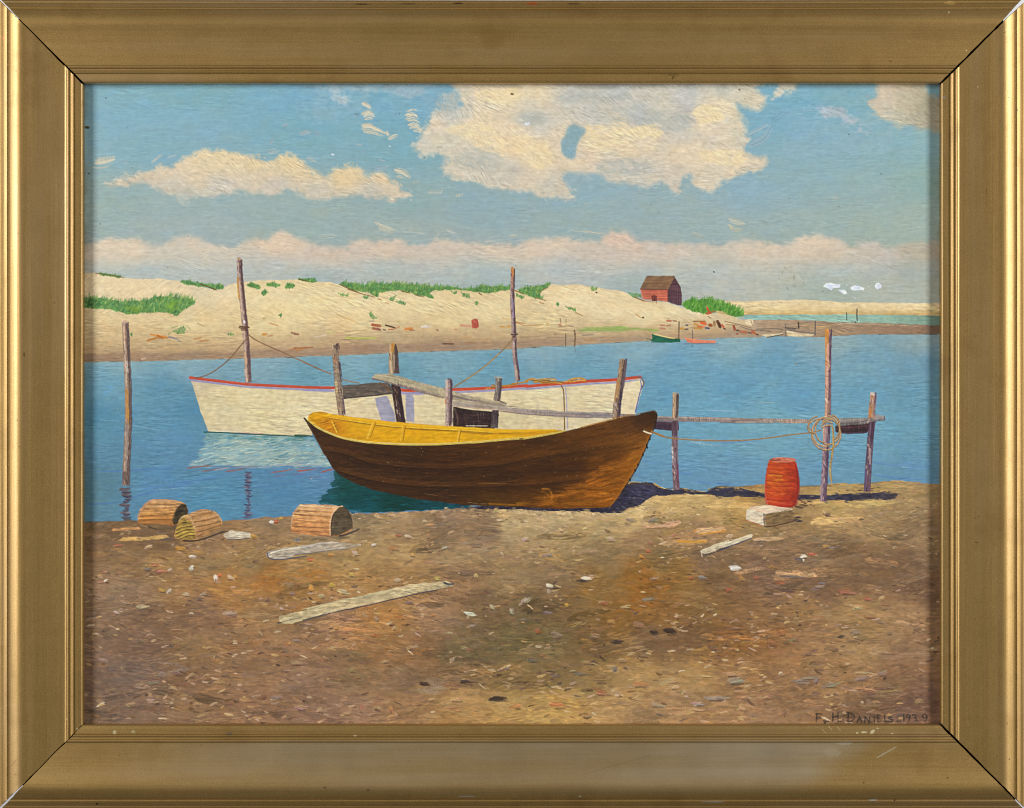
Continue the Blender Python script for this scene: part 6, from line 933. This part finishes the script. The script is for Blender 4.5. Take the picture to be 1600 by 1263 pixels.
wood(C1((1313,1000),(1320,985),(1400,965),(1500,950),(1600,940)) + C2((40,1130),(150,1105),(260,1096),(340,1100),(455,1108),(460,1125),(400,1138),(250,1156),(120,1172),(0,1186)) + C1((1480,1030),(1400,1038),(1335,1036)), (176,162,142), "grey speckled plank below the right trap",
    [(C1((1320,995),(1335,1030),(1400,1040),(1480,1032),(1600,1015)), 1.8, (64,74,100)), (C2((0,1186),(130,1170),(270,1152),(380,1145)), 1.6, (110,104,104)), (C1((1345,995),(1420,975),(1560,955)), 2.6, (226,212,186)), (C2((60,1130),(180,1105),(300,1098)), 2, (206,196,180))], -10, (196,184,164), (110,106,106))
fill(poly(C2((340,1100),(455,1106),(460,1128),(360,1140)), soft=2), (150,124,94), None, a=.4)
wood(C3((1390,1158),(1410,1145),(1500,1112),(1600,1078)) + C4((60,1100),(150,1072),(240,1038),(248,1052),(235,1072),(120,1112),(0,1150)) + C3((1500,1160),(1420,1182)), (206,192,160), "short pale plank on the right", [(C3((1420,1186),(1500,1165),(1600,1130)), 1.5, (70,66,80)), (C4((20,1148),(130,1112),(240,1068)), 1.8, (56,60,92)), (C3((1400,1160),(1408,1200)), 1.4, (220,206,180)), (C4((20,1120),(120,1085),(230,1045)), 2, (226,214,180))], -19, (222,208,176), (150,134,110))
wood(C1((1014,872),(1030,855),(1062,842),(1130,846),(1200,855),(1215,885),(1150,900),(1040,898)), (196,182,156), "stubby whitish plank by the tilted trap", [(C1((1040,900),(1120,900),(1200,892)), 1.4, (96,90,90)), (C1((1060,852),(1180,862)), 2, (216,204,180))], 5, (210,198,172), (130,120,108))
wood(C1((284,905),(320,888),(400,882),(470,888),(560,868),(625,868),(640,885),(560,900),(420,908),(330,918)), (200,160,96), "yellowish stick lying left of the traps", [(C1((590,905),(640,895),(655,905)), 2, (84,84,90)), (C1((300,915),(400,910)), 1.2, (130,96,56))], -4, (212,172,104), (150,116,70))
wood(C1((240,825),(330,818),(430,815),(445,828),(350,838),(250,840)), (190,140,92), "thin tan lath at the waterline", [], -2, (206,154,100), (150,108,70))
wood(C3((985,985),(1030,982),(1140,975),(1165,955),(1250,945),(1262,960),(1210,995),(1100,998),(1000,1000)), (204,160,120), "bent pink lath beside the boat's shadow", [(C3((1020,1000),(1120,1002)), 1.2, (130,90,66))], -3, (214,174,136), (160,120,90))
wood(C3((1345,1030),(1370,1002),(1440,998),(1560,990),(1570,1012),(1480,1030),(1380,1042)), (206,164,116), "tan board with an orange edge", [(C3((1390,1040),(1480,1032),(1575,1018)), 1.8, (214,146,40)), (C3((1345,1028),(1370,1010)), 2.4, (206,140,60))], -4, (216,178,134), (166,124,84))
wood(C3((1100,1110),(1150,1090),(1300,1075),(1440,1080),(1440,1102),(1300,1118),(1150,1122)), (176,140,96), "low board with a bright orange strip", [(C3((1240,1090),(1340,1095),(1440,1092)), 4, (210,150,56)), (C3((1110,1112),(1160,1095)), 2, (216,196,166))], -2, (190,154,110), (140,106,76))
wood(C4((240,1075),(330,1060),(440,1062),(470,1074),(380,1090),(260,1092)), (190,154,110), "short tan chip right of the short pale plank", [(C4((260,1092),(340,1092)), 1.3, (70,64,84))], 2, (206,172,126), (150,116,84))
wood(C4((60,1060),(85,1040),(115,1045),(105,1065),(70,1072)), (210,186,150), "pale chip above the short pale plank", [], -20, (220,200,166), (170,140,110))
wood(C1((1490,905),(1530,895),(1600,890)) + C2((20,1075),(40,1080),(30,1098)) + C1((1540,920)), (150,144,136), "grey chip under the right trap", [], -5, (176,170,160), (104,104,110))

# shells, pebbles and scraps scattered over the sand, one by one
def fleck(cr, x, y, l, w, c, ang=0, name="pebble", lab=None, extra=()):
    a = math.radians(ang); i = part(name, BEACH, lab); (X, Y), = cr((x, y)); dx, dy = math.cos(a) * l / 2, math.sin(a) * l / 2
    b = bc(np.float32(X), np.float32(Y)) * 255; k = .15 if min(c) > 190 or max(c) < 70 else .64 if Y > 960 else .42
    c = [v * (1 - k) + u * k for v, u in zip(c, b)]
    for n in range(3 if w > 3 else 2):
        ox, oy = rng.normal(size=2) * (l * .16, w * .2); s1, s2 = rng.uniform(.55, 1.0, 2)
        stroke([(X + ox - dx * s1, Y + oy - dy * s1), (X + ox + rng.normal() * .6, Y + oy + rng.normal() * .6), (X + ox + dx * s2, Y + oy + dy * s2)], w * rng.uniform(.45, .8), [v * (1 + rng.normal() * .05) for v in c], a=.9, br=.5, id=i, h=1.0, cv=.07, tp=(.25, .4))
    if w > 2.2: stroke([(X - dx * .6, Y - dy * .6 - w * .2), (X + dx * .4, Y + dy * .4 - w * .2)], w * .4, [min(255, v * 1.12) for v in c], a=.8, h=1, br=.4); stroke([(X - dx * .5, Y + w * .5), (X + dx, Y + w * .5)], w * .35, (84,64,52), a=.55, br=.5)
    for p, w2, c2 in extra: line(cr(*p), w2, c2, a=.9, br=.3, h=1)
Wt, Cm, Rd, Or, Yl, Bl, Pk, Dk, Lv, Gy = (222,216,198), (216,194,150), (196,88,60), (206,140,56), (206,166,76), (88,100,136), (196,130,110), (56,42,40), (150,134,140), (160,150,140)
S_, Pb, Sc = "shell", "pebble", "scrap"
for r in [(C1,1345,782,7,6,Wt,-40,S_), (C1,1383,772,8,6,Rd,-20,Sc), (C1,1420,755,9,4,Yl,-10,Sc), (C1,1228,880,8,7,(206,140,60),0,Sc), (C1,1290,885,16,5,(120,84,56),5,Sc), (C1,498,950,13,6,Cm,-25,S_), (C1,670,935,5,4,(196,166,130),-50,Pb), (C1,720,965,18,7,(196,150,50),5,Sc), (C1,800,1016,11,5,Wt,-5,S_), (C1,610,1040,14,3.4,(96,58,30),18,Sc), (C1,545,1080,10,4,(176,96,72),10,Sc), (C1,490,1105,11,6,(96,104,110),0,Pb), (C1,590,1120,20,5,(190,110,86),-4,Sc), (C1,645,1115,7,4,(216,204,190),-30,S_), (C1,803,1095,5,8,Wt,80,S_), (C1,962,1165,7,9,Wt,70,S_), (C1,990,1150,8,5,Rd,-30,Sc), (C1,1062,1165,11,8,(216,204,180),30,S_), (C1,1100,1160,5,6,(196,140,70),60,Pb), (C1,280,945,14,4,(176,100,76),-5,Sc), (C1,185,1132,14,3.4,(176,104,86),-4,Sc), (C1,300,1135,18,3,(190,124,104),-2,Sc), (C1,1230,1048,10,5,(84,58,46),-15,Pb), (C1,430,890,8,3,(190,150,110),0,Pb),
    (D1,170,175,14,4,(176,110,90),-10,Sc), (D1,200,165,5,4,Wt,-20,S_), (D1,590,235,14,5,(186,150,60),20,Sc), (D1,640,235,10,6,(206,196,180),-40,S_), (D1,765,260,11,7,(206,190,170),5,S_), (D1,880,255,11,6,(160,144,136),-30,Pb), (D1,850,295,9,3,(84,76,100),0,Pb), (D1,468,348,16,6,(206,184,146),-10,S_), (D1,275,388,9,5,(214,196,170),20,S_), (D1,1060,390,18,6,(190,176,160),-15,S_), (D1,1090,408,11,4,(86,72,96),-20,Pb), (D1,640,425,15,4,(190,130,110),5,Sc), (D1,690,508,22,3.2,(190,130,110),0,Sc), (D1,435,582,13,7,(82,66,54),15,Pb), (D1,1280,288,11,2.6,(226,208,180),0,S_), (D1,1325,300,10,3.4,(72,66,84),-10,Pb), (D1,1420,360,9,5,(186,170,160),15,S_), (D1,1500,255,10,4,(110,100,120),10,Pb), (D1,700,565,18,2,(190,168,150),20,S_), (D1,600,570,12,2,(196,166,140),15,S_), (D1,710,685,14,6,(190,156,112),5,Pb), (D1,915,628,9,5,(196,172,130),-20,S_), (D1,1175,595,12,3,(176,150,70),-8,Sc), (D1,1475,605,6,5,Or,0,Sc), (D1,1520,580,14,4,(130,130,150),5,Pb), (D1,1440,652,8,3,(96,110,136),0,Pb), (D1,200,715,18,4,(186,174,170),18,S_), (D1,245,775,13,6,(84,72,62),5,Pb), (D1,365,780,12,7,(92,80,70),5,Pb), (D1,550,805,10,5,(180,124,84),-20,Sc), (D1,700,810,14,5,(74,72,100),15,Pb), (D1,460,840,16,4,(86,80,96),-8,Pb), (D1,790,825,14,6,(180,160,130),-20,S_), (D1,870,830,18,2,(176,166,150),-35,S_), (D1,1000,870,20,7,(180,148,92),8,Pb), (D1,545,870,20,7,(100,84,66),-5,Pb), (D1,1040,940,28,2.6,(92,76,60),-6,Sc), (D1,1300,970,9,8,(84,50,44),-50,Pb), (D1,1380,975,20,5,(140,130,136),5,Pb), (D1,1185,995,16,6,(196,154,104),15,Pb), (D1,385,1025,14,7,(196,156,104),-15,Pb), (D1,835,1020,13,5,(190,154,104),20,Pb), (D1,1040,1022,14,4,(80,52,46),8,Pb), (D1,820,1070,14,4,(86,58,52),10,Pb), (D1,1560,1045,13,6,(184,150,122),5,Pb), (D1,1440,1115,6,5,(190,150,110),0,Pb), (D1,1505,740,16,6,(160,130,96),5,Pb),
    (C2,105,1218,9,5,(190,92,60),0,Sc), (C2,250,1185,9,4.6,Or,0,Sc), (C2,430,1175,11,7,(196,180,156),30,S_), (C2,545,1115,9,5,Wt,-30,S_), (C2,820,1185,8,6,(206,160,80),20,Pb), (C2,730,1050,11,4,(176,96,66),0,Sc), (C2,790,1055,13,6,(204,190,170),10,S_), (C2,900,950,9,5,(206,184,150),0,S_), (C2,940,975,16,3.6,(206,164,96),-3,Sc), (C2,1085,1028,11,5,(206,160,110),-30,Sc), (C2,1340,880,7,5,(206,164,90),0,Pb), (C2,1395,875,8,6,(210,170,100),-20,Pb), (C2,1430,945,9,4,(204,188,160),0,S_), (C2,960,890,9,6,(206,180,140),-20,S_), (C2,1040,1135,9,4,(190,180,170),-20,S_), (C2,1250,1122,20,5,(104,84,84),0,Pb), (C2,690,1140,14,6,(160,110,70),5,Pb), (C2,1050,860,6,3,(226,206,170),0,S_), (C2,1440,1180,10,5,(190,170,140),60,S_),
    (C3,600,1000,10,5,(216,190,140),5,S_), (C3,430,1015,8,5,(206,176,136),0,S_), (C3,190,1075,12,7,(196,172,140),-30,S_), (C3,750,1020,6,5,(74,54,46),20,Pb), (C3,770,1075,14,8,(176,160,146),20,S_), (C3,1050,1105,8,4,(176,96,80),0,Sc), (C3,1035,1160,9,5,(196,90,66),-10,Sc), (C3,990,1200,12,5,(196,136,56),30,Sc), (C3,1070,940,13,6,(110,104,120),-20,Pb), (C3,920,945,14,6,(104,96,104),5,Pb), (C3,340,1185,12,4,(120,120,130),-20,Pb), (C3,890,970,8,4,(100,74,60),0,Pb),
    (C4,760,1125,9,5,(206,150,76),-5,Sc), (C4,815,1135,12,2.4,(120,120,150),5,Pb), (C4,660,1185,16,5,(206,96,66),-3,Sc), (C4,605,1195,11,7,Wt,-10,S_), (C4,570,1220,14,5,(76,78,96),5,Pb), (C4,600,1225,2.6,5,Wt,90,S_), (C4,770,905,12,6,(84,72,66),-10,Pb), (C4,740,890,8,5,(190,166,130),70,S_),
    (D2,390,122,8,6,(206,170,96),20,Pb), (D2,255,195,10,8,(206,160,70),20,Pb), (D2,112,220,9,9,(196,146,66),50,Pb), (D2,345,240,15,8,(186,174,146),10,S_), (D2,195,272,10,7,(176,160,136),5,S_), (D2,725,160,11,7,(184,170,144),10,S_), (D2,990,152,11,5,(206,176,100),5,Pb), (D2,1258,125,5,7,(216,190,120),-70,S_), (D2,1345,240,14,6,(92,74,60),5,Pb), (D2,1420,260,9,5,(160,130,80),10,Pb), (D2,1200,390,20,5,Wt,5,S_), (D2,1203,420,2.4,8,(206,190,170),90,S_), (D2,1235,480,14,4.6,(206,196,176),-5,S_), (D2,1370,350,10,8,(206,186,160),40,S_), (D2,1505,380,8,9,(206,190,166),60,S_), (D2,1070,525,11,4,(216,196,170),-5,S_), (D2,890,410,7,8,(186,172,140),70,S_), (D2,960,405,9,5,(196,136,56),0,Pb), (D2,690,490,7,8,(180,166,140),-50,S_), (D2,575,430,8,7,(130,126,136),50,Pb), (D2,290,492,7,6,Or,0,Pb), (D2,545,545,10,5,(186,116,50),10,Pb), (D2,800,318,14,5,(104,92,104),-5,Pb), (D2,365,520,22,1.6,(166,90,66),-4,Sc), (D2,365,545,20,1.6,(166,90,66),-4,Sc), (D2,850,575,14,3,(166,90,70),8,Sc), (D2,1190,635,16,5,(204,180,156),10,S_), (D2,1230,648,14,3,(180,104,84),8,Sc), (D2,810,632,11,7,(180,156,120),-10,S_), (D2,630,725,11,6,(206,180,140),-10,S_), (D2,1090,720,4,9,(190,176,140),-80,S_), (D2,1480,775,9,5,(98,106,130),5,Pb), (D2,400,785,11,8,(186,150,100),-20,Pb), (D2,95,468,13,4,(200,180,170),5,S_), (D2,130,505,7,3,(186,166,60),20,Sc)]: fleck(*r)
for r in [(D2,915,880,17,5,Dk,5), (D2,1200,872,19,6,Dk,5), (D2,1420,982,30,8,(40,34,34),0), (D2,1100,900,18,8,(110,78,80),10), (D3,1095,520,17,10,(48,38,34),10), (D3,985,525,13,7,(60,46,42),5), (D3,728,590,18,5.6,(50,40,38),4), (D3,600,685,9,6,(70,58,54),-20), (D3,1395,632,12,8,(96,78,60),10), (D4,860,552,11,5,(66,54,54),-15), (D4,1130,450,11,5,(84,68,72),-20), (D4,1200,525,9,7,(110,84,76),10), (D4,1060,415,20,6,(120,92,84),0), (D4,640,670,24,6,(84,70,66),-20), (D4,800,640,20,3,(90,70,62),10), (D4,1180,672,40,2.4,(96,74,64),0), (D4,1130,588,22,2.2,(104,82,68),2), (D4,500,230,24,6,(86,66,62),6), (D4,540,570,14,7,(110,86,76),-15), (D4,930,580,18,4,(106,80,70),15), (D4,1170,905,30,8,(104,82,56),-5), (D4,1060,940,20,7,(110,80,66),10), (D3,640,610,4,3,Dk,0)]:
    fleck(*r[:6], r[6], "pebble", "dark fleck")
for r in [(D3,255,200,14,6,(226,216,196),15,S_), (D3,250,235,3,8,(206,196,176),90,S_), (D3,300,218,14,2.4,(56,46,44),5,Pb), (D3,520,150,18,6.4,(226,218,196),5,S_), (D3,490,165,16,4,(60,52,56),0,Pb), (D3,85,300,20,8,(200,188,170),-35,S_), (D3,1555,78,18,6,(226,222,210),-5,S_), (D3,1320,140,14,6,(140,150,160),5,Pb), (D3,1240,148,9,5,(170,92,66),0,Sc), (D3,640,325,13,5,(160,84,70),5,Sc), (D3,175,518,10,8,(206,84,56),-20,Sc), (D3,955,290,20,5,(136,140,146),-4,Pb), (D3,785,345,14,5,(190,166,136),-5,S_), (D3,470,462,20,8,(176,154,100),-25,Pb), (D3,680,450,12,7,(190,160,96),5,Pb), (D3,870,470,19,11,(150,128,116),15,Pb), (D3,310,548,19,9,(136,116,104),15,Pb), (D3,565,545,16,8,(150,126,108),10,Pb), (D3,380,335,8,8,(190,140,56),50,Pb), (D3,255,388,14,4,(130,130,140),5,Pb), (D3,80,435,16,4,(140,140,146),-5,Pb), (D3,870,630,34,6,(196,164,116),-8,S_), (D3,710,655,16,3,(206,176,126),-8,S_), (D3,910,645,14,3,(210,180,130),-15,S_), (D3,145,718,17,6,(76,84,116),5,Pb), (D3,300,826,16,4.6,(74,82,116),5,Pb), (D3,480,812,18,5,(76,84,118),8,Pb), (D3,715,772,8,10,(84,92,124),-60,Pb), (D3,760,716,16,8,(176,144,116),0,Pb), (D3,520,735,18,5,(190,156,106),5,Pb), (D3,260,808,9,3.4,(206,180,140),5,S_), (D3,425,790,12,4,(206,184,140),-5,S_), (D3,885,885,30,8,(156,66,50),8,Sc), (D3,612,942,16,8,(156,72,54),15,Sc), (D3,320,1030,22,10,(156,70,50),2,Sc), (D3,35,1040,14,8,(176,92,66),-25,Sc), (D3,1000,1030,28,6,(136,134,142),15,Pb), (D3,1300,1020,18,6,(136,134,148),-5,Pb), (D3,1400,980,32,8,(134,132,150),2,Pb), (D3,1545,862,24,11,(112,122,146),-15,Pb), (D3,1110,865,30,5,(200,170,124),-25,S_), (D3,1350,828,28,4,(206,178,128),6,S_), (D3,1520,818,20,7,(190,156,112),5,Pb), (D3,1195,938,8,5,(190,176,160),10,S_), (D3,1290,1065,20,3,(206,182,146),10,S_), (D3,210,684,11,5,(176,112,76),-10,Sc), (D3,610,850,20,12,(112,94,64),0,Pb), (D3,1500,225,13,7,(150,92,70),0,Sc), (D3,985,150,10,6,(150,130,120),0,Pb), (D3,1120,910,9,4,(210,190,150),-20,S_),
    (D2,1135,1050,22,2,(170,88,66),-4,Sc), (D2,1140,1068,18,2,(170,88,66),-6,Sc), (D2,1258,1068,12,3,(176,100,70),3,Sc), (D2,855,1022,13,4,(166,92,66),-3,Sc), (D2,670,1058,7,9,(186,124,56),70,Pb), (D2,463,1055,8,10,(176,104,80),80,Pb), (D2,40,1048,18,8,(180,140,116),10,Pb), (D2,175,1065,11,7,(206,176,136),-10,S_), (D2,360,1085,20,6,(190,156,120),-20,S_), (D2,945,988,11,6,(196,172,130),-20,S_), (D2,1115,990,26,7,(184,162,120),-15,S_), (D2,590,985,15,3,(166,104,84),2,Sc), (D2,705,1095,6,7,(190,156,120),-70,S_), (D2,1530,1040,16,4,(176,100,70),-20,Sc), (D2,30,740,22,6,(166,136,110),0,Pb), (D2,215,712,14,5,(150,104,60),5,Pb),
    (D4,140,78,18,7,(226,220,206),-5,S_), (D4,125,90,12,2,(230,224,210),-10,S_), (D4,540,138,40,5,(112,116,124),4,Pb), (D4,270,145,14,5,(166,92,70),20,Sc), (D4,455,188,14,6,(160,90,66),0,Sc), (D4,900,245,28,8,(150,88,66),5,Sc), (D4,1040,292,15,6,(160,80,66),10,Sc), (D4,80,230,10,7,(166,92,68),-20,Sc), (D4,170,150,9,8,(186,134,70),30,Pb), (D4,385,70,16,4,(176,120,60),30,Sc), (D4,725,182,11,3,(110,116,150),0,Pb), (D4,700,205,16,6,(160,146,130),-10,Pb), (D4,425,262,16,4,(180,150,120),0,S_), (D4,970,350,17,5,(196,170,130),-5,S_), (D4,1145,285,11,7,(196,164,116),-20,S_), (D4,1170,330,24,3,(160,96,76),-3,Sc), (D4,670,462,11,5,(186,152,100),-5,S_), (D4,965,525,14,6,(112,118,130),-10,Pb), (D4,130,495,22,4,(140,120,110),5,Pb), (D4,100,640,14,4,(190,150,100),0,S_), (D4,385,595,20,10,(150,90,70),20,Pb), (D4,450,525,16,10,(160,108,54),30,Pb), (D4,130,860,26,10,(106,120,146),-10,Pb), (D4,590,858,30,3,(104,120,150),-4,Sc), (D4,625,842,34,4,(112,126,154),-3,Sc), (D4,690,858,9,9,(92,108,142),-60,Sc), (D4,610,878,26,3,(110,124,152),0,Sc), (D4,785,893,24,6,(104,116,146),-18,Sc), (D4,1000,848,30,6,(124,128,146),-12,Pb), (D4,1150,810,14,8,(136,136,140),-25,Pb), (D4,1000,805,32,4,(206,176,130),4,S_), (D4,1100,820,20,5,(210,186,146),10,S_), (D4,185,978,17,6,(190,156,120),-3,S_), (D4,345,972,13,7,(190,160,124),-5,S_), (D4,20,980,14,6,(120,122,146),5,Pb), (D4,180,1055,16,6,(206,176,130),-5,S_), (D4,1405,1000,14,9,(190,156,104),-10,Pb), (D4,1110,1005,12,6,(196,160,110),5,S_), (D4,100,815,22,7,(176,146,110),-5,Pb), (D4,100,560,22,4,(150,110,70),-5,Pb), (D4,470,1085,9,10,(110,80,66),80,Pb), (D4,160,1050,3,6,(210,180,140),70,S_), (D4,1200,935,30,4,(170,130,70),-3,Sc), (D4,1200,960,30,3,(120,96,66),-5,Sc)]: fleck(*r)

# ------------------------------------------------------------------ signature
SG = part("signature", None, "painter's signature in dark lettering at lower right")
F1 = crop(1250, 1103, 1579 / 200.)
INK = [(44,40,36), (52,46,40), (40,38,36)]
def pen(*pts, w=2.1, a=.8, c=None): line(F1(*pts), w, c or INK[rng.integers(3)], id=SG, a=a, br=.45, sm=len(pts) > 3, tp=(0, .1), h=.8)
pen((205,92),(200,150),(194,205)); pen((190,98),(235,92),(272,98)); pen((200,148),(235,142),(255,146)); pen((285,180),(300,195),(310,215),(290,210),w=1.8); pen((310,190),(340,185),(355,190),w=1.8)
pen((402,85),(402,140),(400,190)); pen((466,78),(465,140),(468,190)); pen((402,138),(435,128),(465,132)); pen((468,190),(500,190),(515,185),w=1.8); pen((528,172),(534,178),w=3)
pen((590,88),(592,140),(585,195)); pen((570,75),(620,85),(660,110),(668,140),(650,170),(620,190),(580,195))
pen((700,198),(715,165),(728,132)); pen((728,132),(750,170),(762,200)); pen((708,172),(752,168),w=1.8)
pen((795,200),(798,130)); pen((798,130),(825,165),(852,200)); pen((852,200),(856,128))
pen((912,198),(918,108)); pen((950,108),(955,150),(958,195)); pen((950,110),(990,112),w=1.8); pen((955,150),(985,148),w=1.6); pen((958,195),(995,190),w=1.8)
pen((1040,115),(1042,160),(1045,192)); pen((1045,192),(1085,186),w=2); pen((1130,140),(1100,135),(1092,150),(1115,162),(1138,172),(1130,192),(1100,195),(1085,185))
pen((1190,185),(1215,188),(1245,186),w=1.8)
pen((1275,108),(1278,150),(1278,192)); pen((1350,115),(1325,105),(1308,125),(1325,142),(1348,135),(1352,115)); pen((1352,118),(1350,155),(1335,188),w=2)
pen((1385,110),(1410,108),(1425,125),(1410,140)); pen((1408,140),(1430,158),(1420,182),(1390,185)); pen((1440,110),(1455,112),w=1.6,a=.6); pen((1440,180),(1455,186),w=2)
pen((1560,115),(1535,98),(1510,110),(1508,135),(1530,148),(1555,140),(1562,115)); pen((1562,120),(1562,150),(1545,180),(1520,186))

# varnish, dust and bristle marks over the whole sheet
_cls = np.full((len(PARTS), 3), (.034, 0, 10), np.float32)                # bristle marks: strength, brush direction, its spread
_par = [(PARTS[p[1]][0] if p[1] is not None else p[0]) for p in PARTS]
for i, p in enumerate(PARTS):
    _cls[i] = {'painted_sky': (.009, 0, 4), 'painted_water': (.02, -1, 3), 'painted_dune': (.024, 20, 2), 'painted_beach': (.026, -3, 9), 'white_boat': (.026, 2, 4),
               'rowing_boat': (.028, -4, 6), 'mooring_pole': (.05, 88, 6), 'painted_dock': (.04, 60, 30), 'lobster_trap': (.05, 2, 8), 'painted_far_dune': (.03, 1, 4)}.get(_par[i], _cls[i])
    if p[0].startswith('cloud'): _cls[i] = (.02, 22, 15)
    if p[0] == 'cloud_bank': _cls[i] = (.012, 8, 12)
_m = _cls[Id]; _A = _m[..., 1] + N_BIG * _m[..., 2] + N_MID * _m[..., 2] * .25
_A = np.where((Id == DUNE) & (XX < 340) & (YY < 490), -30, np.where((Id == DUNE) & (YY > 500), 0, _A)).astype(np.float32)
_num = np.zeros_like(_A); _den = _num + 1e-4
for a_ in (-60, -40, -24, -12, -4, 4, 12, 24, 40, 60, 88):
    w_ = np.exp(-((_A - a_) / 9.) ** 2); _num += w_ * onoise(a_, 4.0, .52); _den += w_ ** 2
N_OR = _num / np.sqrt(_den)
_amp = _m[..., 0] * np.clip(1 + .9 * fnoise(16, 9), .1, 2.6)
Cc *= (1 + N_OR * _amp * .8 + N_GR * _m[..., 0] * .35 + N_SM * _m[..., 0] * .35)[..., None]
Cc += (N_OR * _amp)[..., None] * np.float32([.06, .03, -.05])
Cc *= (1 + fnoise(7, 4)[..., None] * np.float32([.006, 0, -.008]))
Zz += N_OR * .12
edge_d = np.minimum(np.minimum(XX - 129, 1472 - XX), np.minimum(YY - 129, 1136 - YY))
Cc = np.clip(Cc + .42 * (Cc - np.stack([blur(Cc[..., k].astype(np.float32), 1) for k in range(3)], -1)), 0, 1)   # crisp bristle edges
gm = np.clip(1 - edge_d / np.clip(8 + 3 * N_BIG + 2 * N_MID, 2, 20), 0, 1) ** 1.4 * .35          # ragged darker rim along the edge of the board
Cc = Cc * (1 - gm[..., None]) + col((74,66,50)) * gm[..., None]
for _ in range(260):
    x, y = rng.uniform(130, 1470), rng.uniform(130, 1130); dkk = rng.random() < .55
    stroke([(x, y), (x + rng.uniform(.2, 1.2), y + rng.normal() * .3)], rng.uniform(.7, 1.5), (70,64,54) if dkk else (224,220,206), a=rng.uniform(.15, .6), br=0, tp=(0, 0))
Cc = np.clip(Cc, 0.012, .97)
Zz += N_ST * .05 + N_GR * .06 + N_SM * .03
# ------------------------------------------------------------------ lay the paint film: one relief mesh per painted thing
for _x0, _x1, _l in ((966, 1100, "red painted top edge at the stern"), (776, 966, "red painted top edge under the ochre rope"), (702, 776, "short red top edge between two dock posts")):
    _g = part("gunwale", WB, _l); Id[(Id == G) & (XX >= _x0) & (XX < _x1)] = _g
for _i in (G, G0, *range(len(PARTS) - 3, len(PARTS))):              # stray crumbs of the red edge cut off by later paint go back to the hull
    _m = (Id == _i).astype(np.float32); Id[(_m > 0) & (blur(_m, 2) < .13)] = hull
# small scraps past the hundred largest go together into one part
rest = part("pebbles", BEACH, "small shells, pebbles and scraps dotted over the sand")
area = np.bincount(Id.ravel(), minlength=len(PARTS))
fl = [i for i, p in enumerate(PARTS) if p[1] == BEACH and p[0] in ("pebble", "shell", "scrap")]
order = sorted(fl, key=lambda i: -area[i])
keep = set(order[:96])
remap = np.arange(len(PARTS)); 
for i in order[96:]: remap[i] = rest
for i, p in enumerate(PARTS):                                    # leave out slivers hidden by later paint
    if i and area[i] < 5 and remap[i] == i and i != rest: remap[i] = p[1] if p[1] is not None else SKY
Id = remap[Id].astype(np.int16); area = np.bincount(Id.ravel(), minlength=len(PARTS))
KP = 1.04                                                       # pigment level for the lamps used here
L = np.where(Cc <= .04045, Cc / 12.92, ((Cc + .055) / 1.055) ** 2.4).astype(np.float32) * KP
L = np.clip(L, .004, .9)
gy, gx = np.mgrid[0:GH, 0:GW]
Zr = blur(Zz.astype(np.float32), 1) * .5 + Zz * .5
KS = (DIST - 4 * S) / (DIST - 30 * S)
co = np.stack([(gx + X0 + .5 - FW / 2) * S * KS, -(4.0 + Zr * .34) * S, (FH / 2 - (gy + Y0 + .5)) * S * KS - ROOT_OFF], -1).astype(np.float32).reshape(-1, 3)
colr = np.concatenate([L, np.ones((GH, GW, 1), np.float32)], -1).reshape(-1, 4)
fid = Id[:-1, :-1].ravel()
base = (gy[:-1, :-1] * GW + gx[:-1, :-1]).ravel()
quads = np.stack([base, base + GW, base + GW + 1, base + 1], -1)
srt = np.argsort(fid, kind='stable'); bounds = np.searchsorted(fid[srt], np.arange(len(PARTS) + 1))
panel = link("painting_board", mesh("painting_board", *box(118, 118, 1482, 1145, .2, 3.2)), ROOT, WOOD)
made = {}
def film(i):
    nm, par, lab = PARTS[i]
    q = quads[srt[bounds[i]:bounds[i + 1]]]
    if len(q) == 0: return None
    used, inv = np.unique(q, return_inverse=True); me = bpy.data.meshes.new(nm)
    me.vertices.add(len(used)); me.vertices.foreach_set("co", co[used].ravel())
    me.loops.add(q.size); me.loops.foreach_set("vertex_index", inv.ravel().astype(np.int32))
    me.polygons.add(len(q)); me.polygons.foreach_set("loop_start", np.arange(0, q.size, 4, dtype=np.int32))
    me.polygons.foreach_set("use_smooth", np.ones(len(q), bool)); me.update(calc_edges=True)
    at = me.color_attributes.new("pigment", 'FLOAT_COLOR', 'POINT'); at.data.foreach_set("color", colr[used].ravel())
    return link(nm, me, None, OIL, lab)
for i in range(len(PARTS)): made[i] = film(i)
kids = {p[1] for p in PARTS if p[1] is not None}
for i, (nm, par, lab) in enumerate(PARTS):
    if i in kids and made[i] is None:
        e = bpy.data.objects.new(nm, None); sc.collection.objects.link(e); made[i] = e
        if lab: e['label'] = lab
for i, (nm, par, lab) in enumerate(PARTS):
    if made[i] is None: continue
    made[i].parent = made[par] if par is not None else ROOT
if 'pebbles' in bpy.data.objects: bpy.data.objects['pebbles']['kind'] = 'stuff'
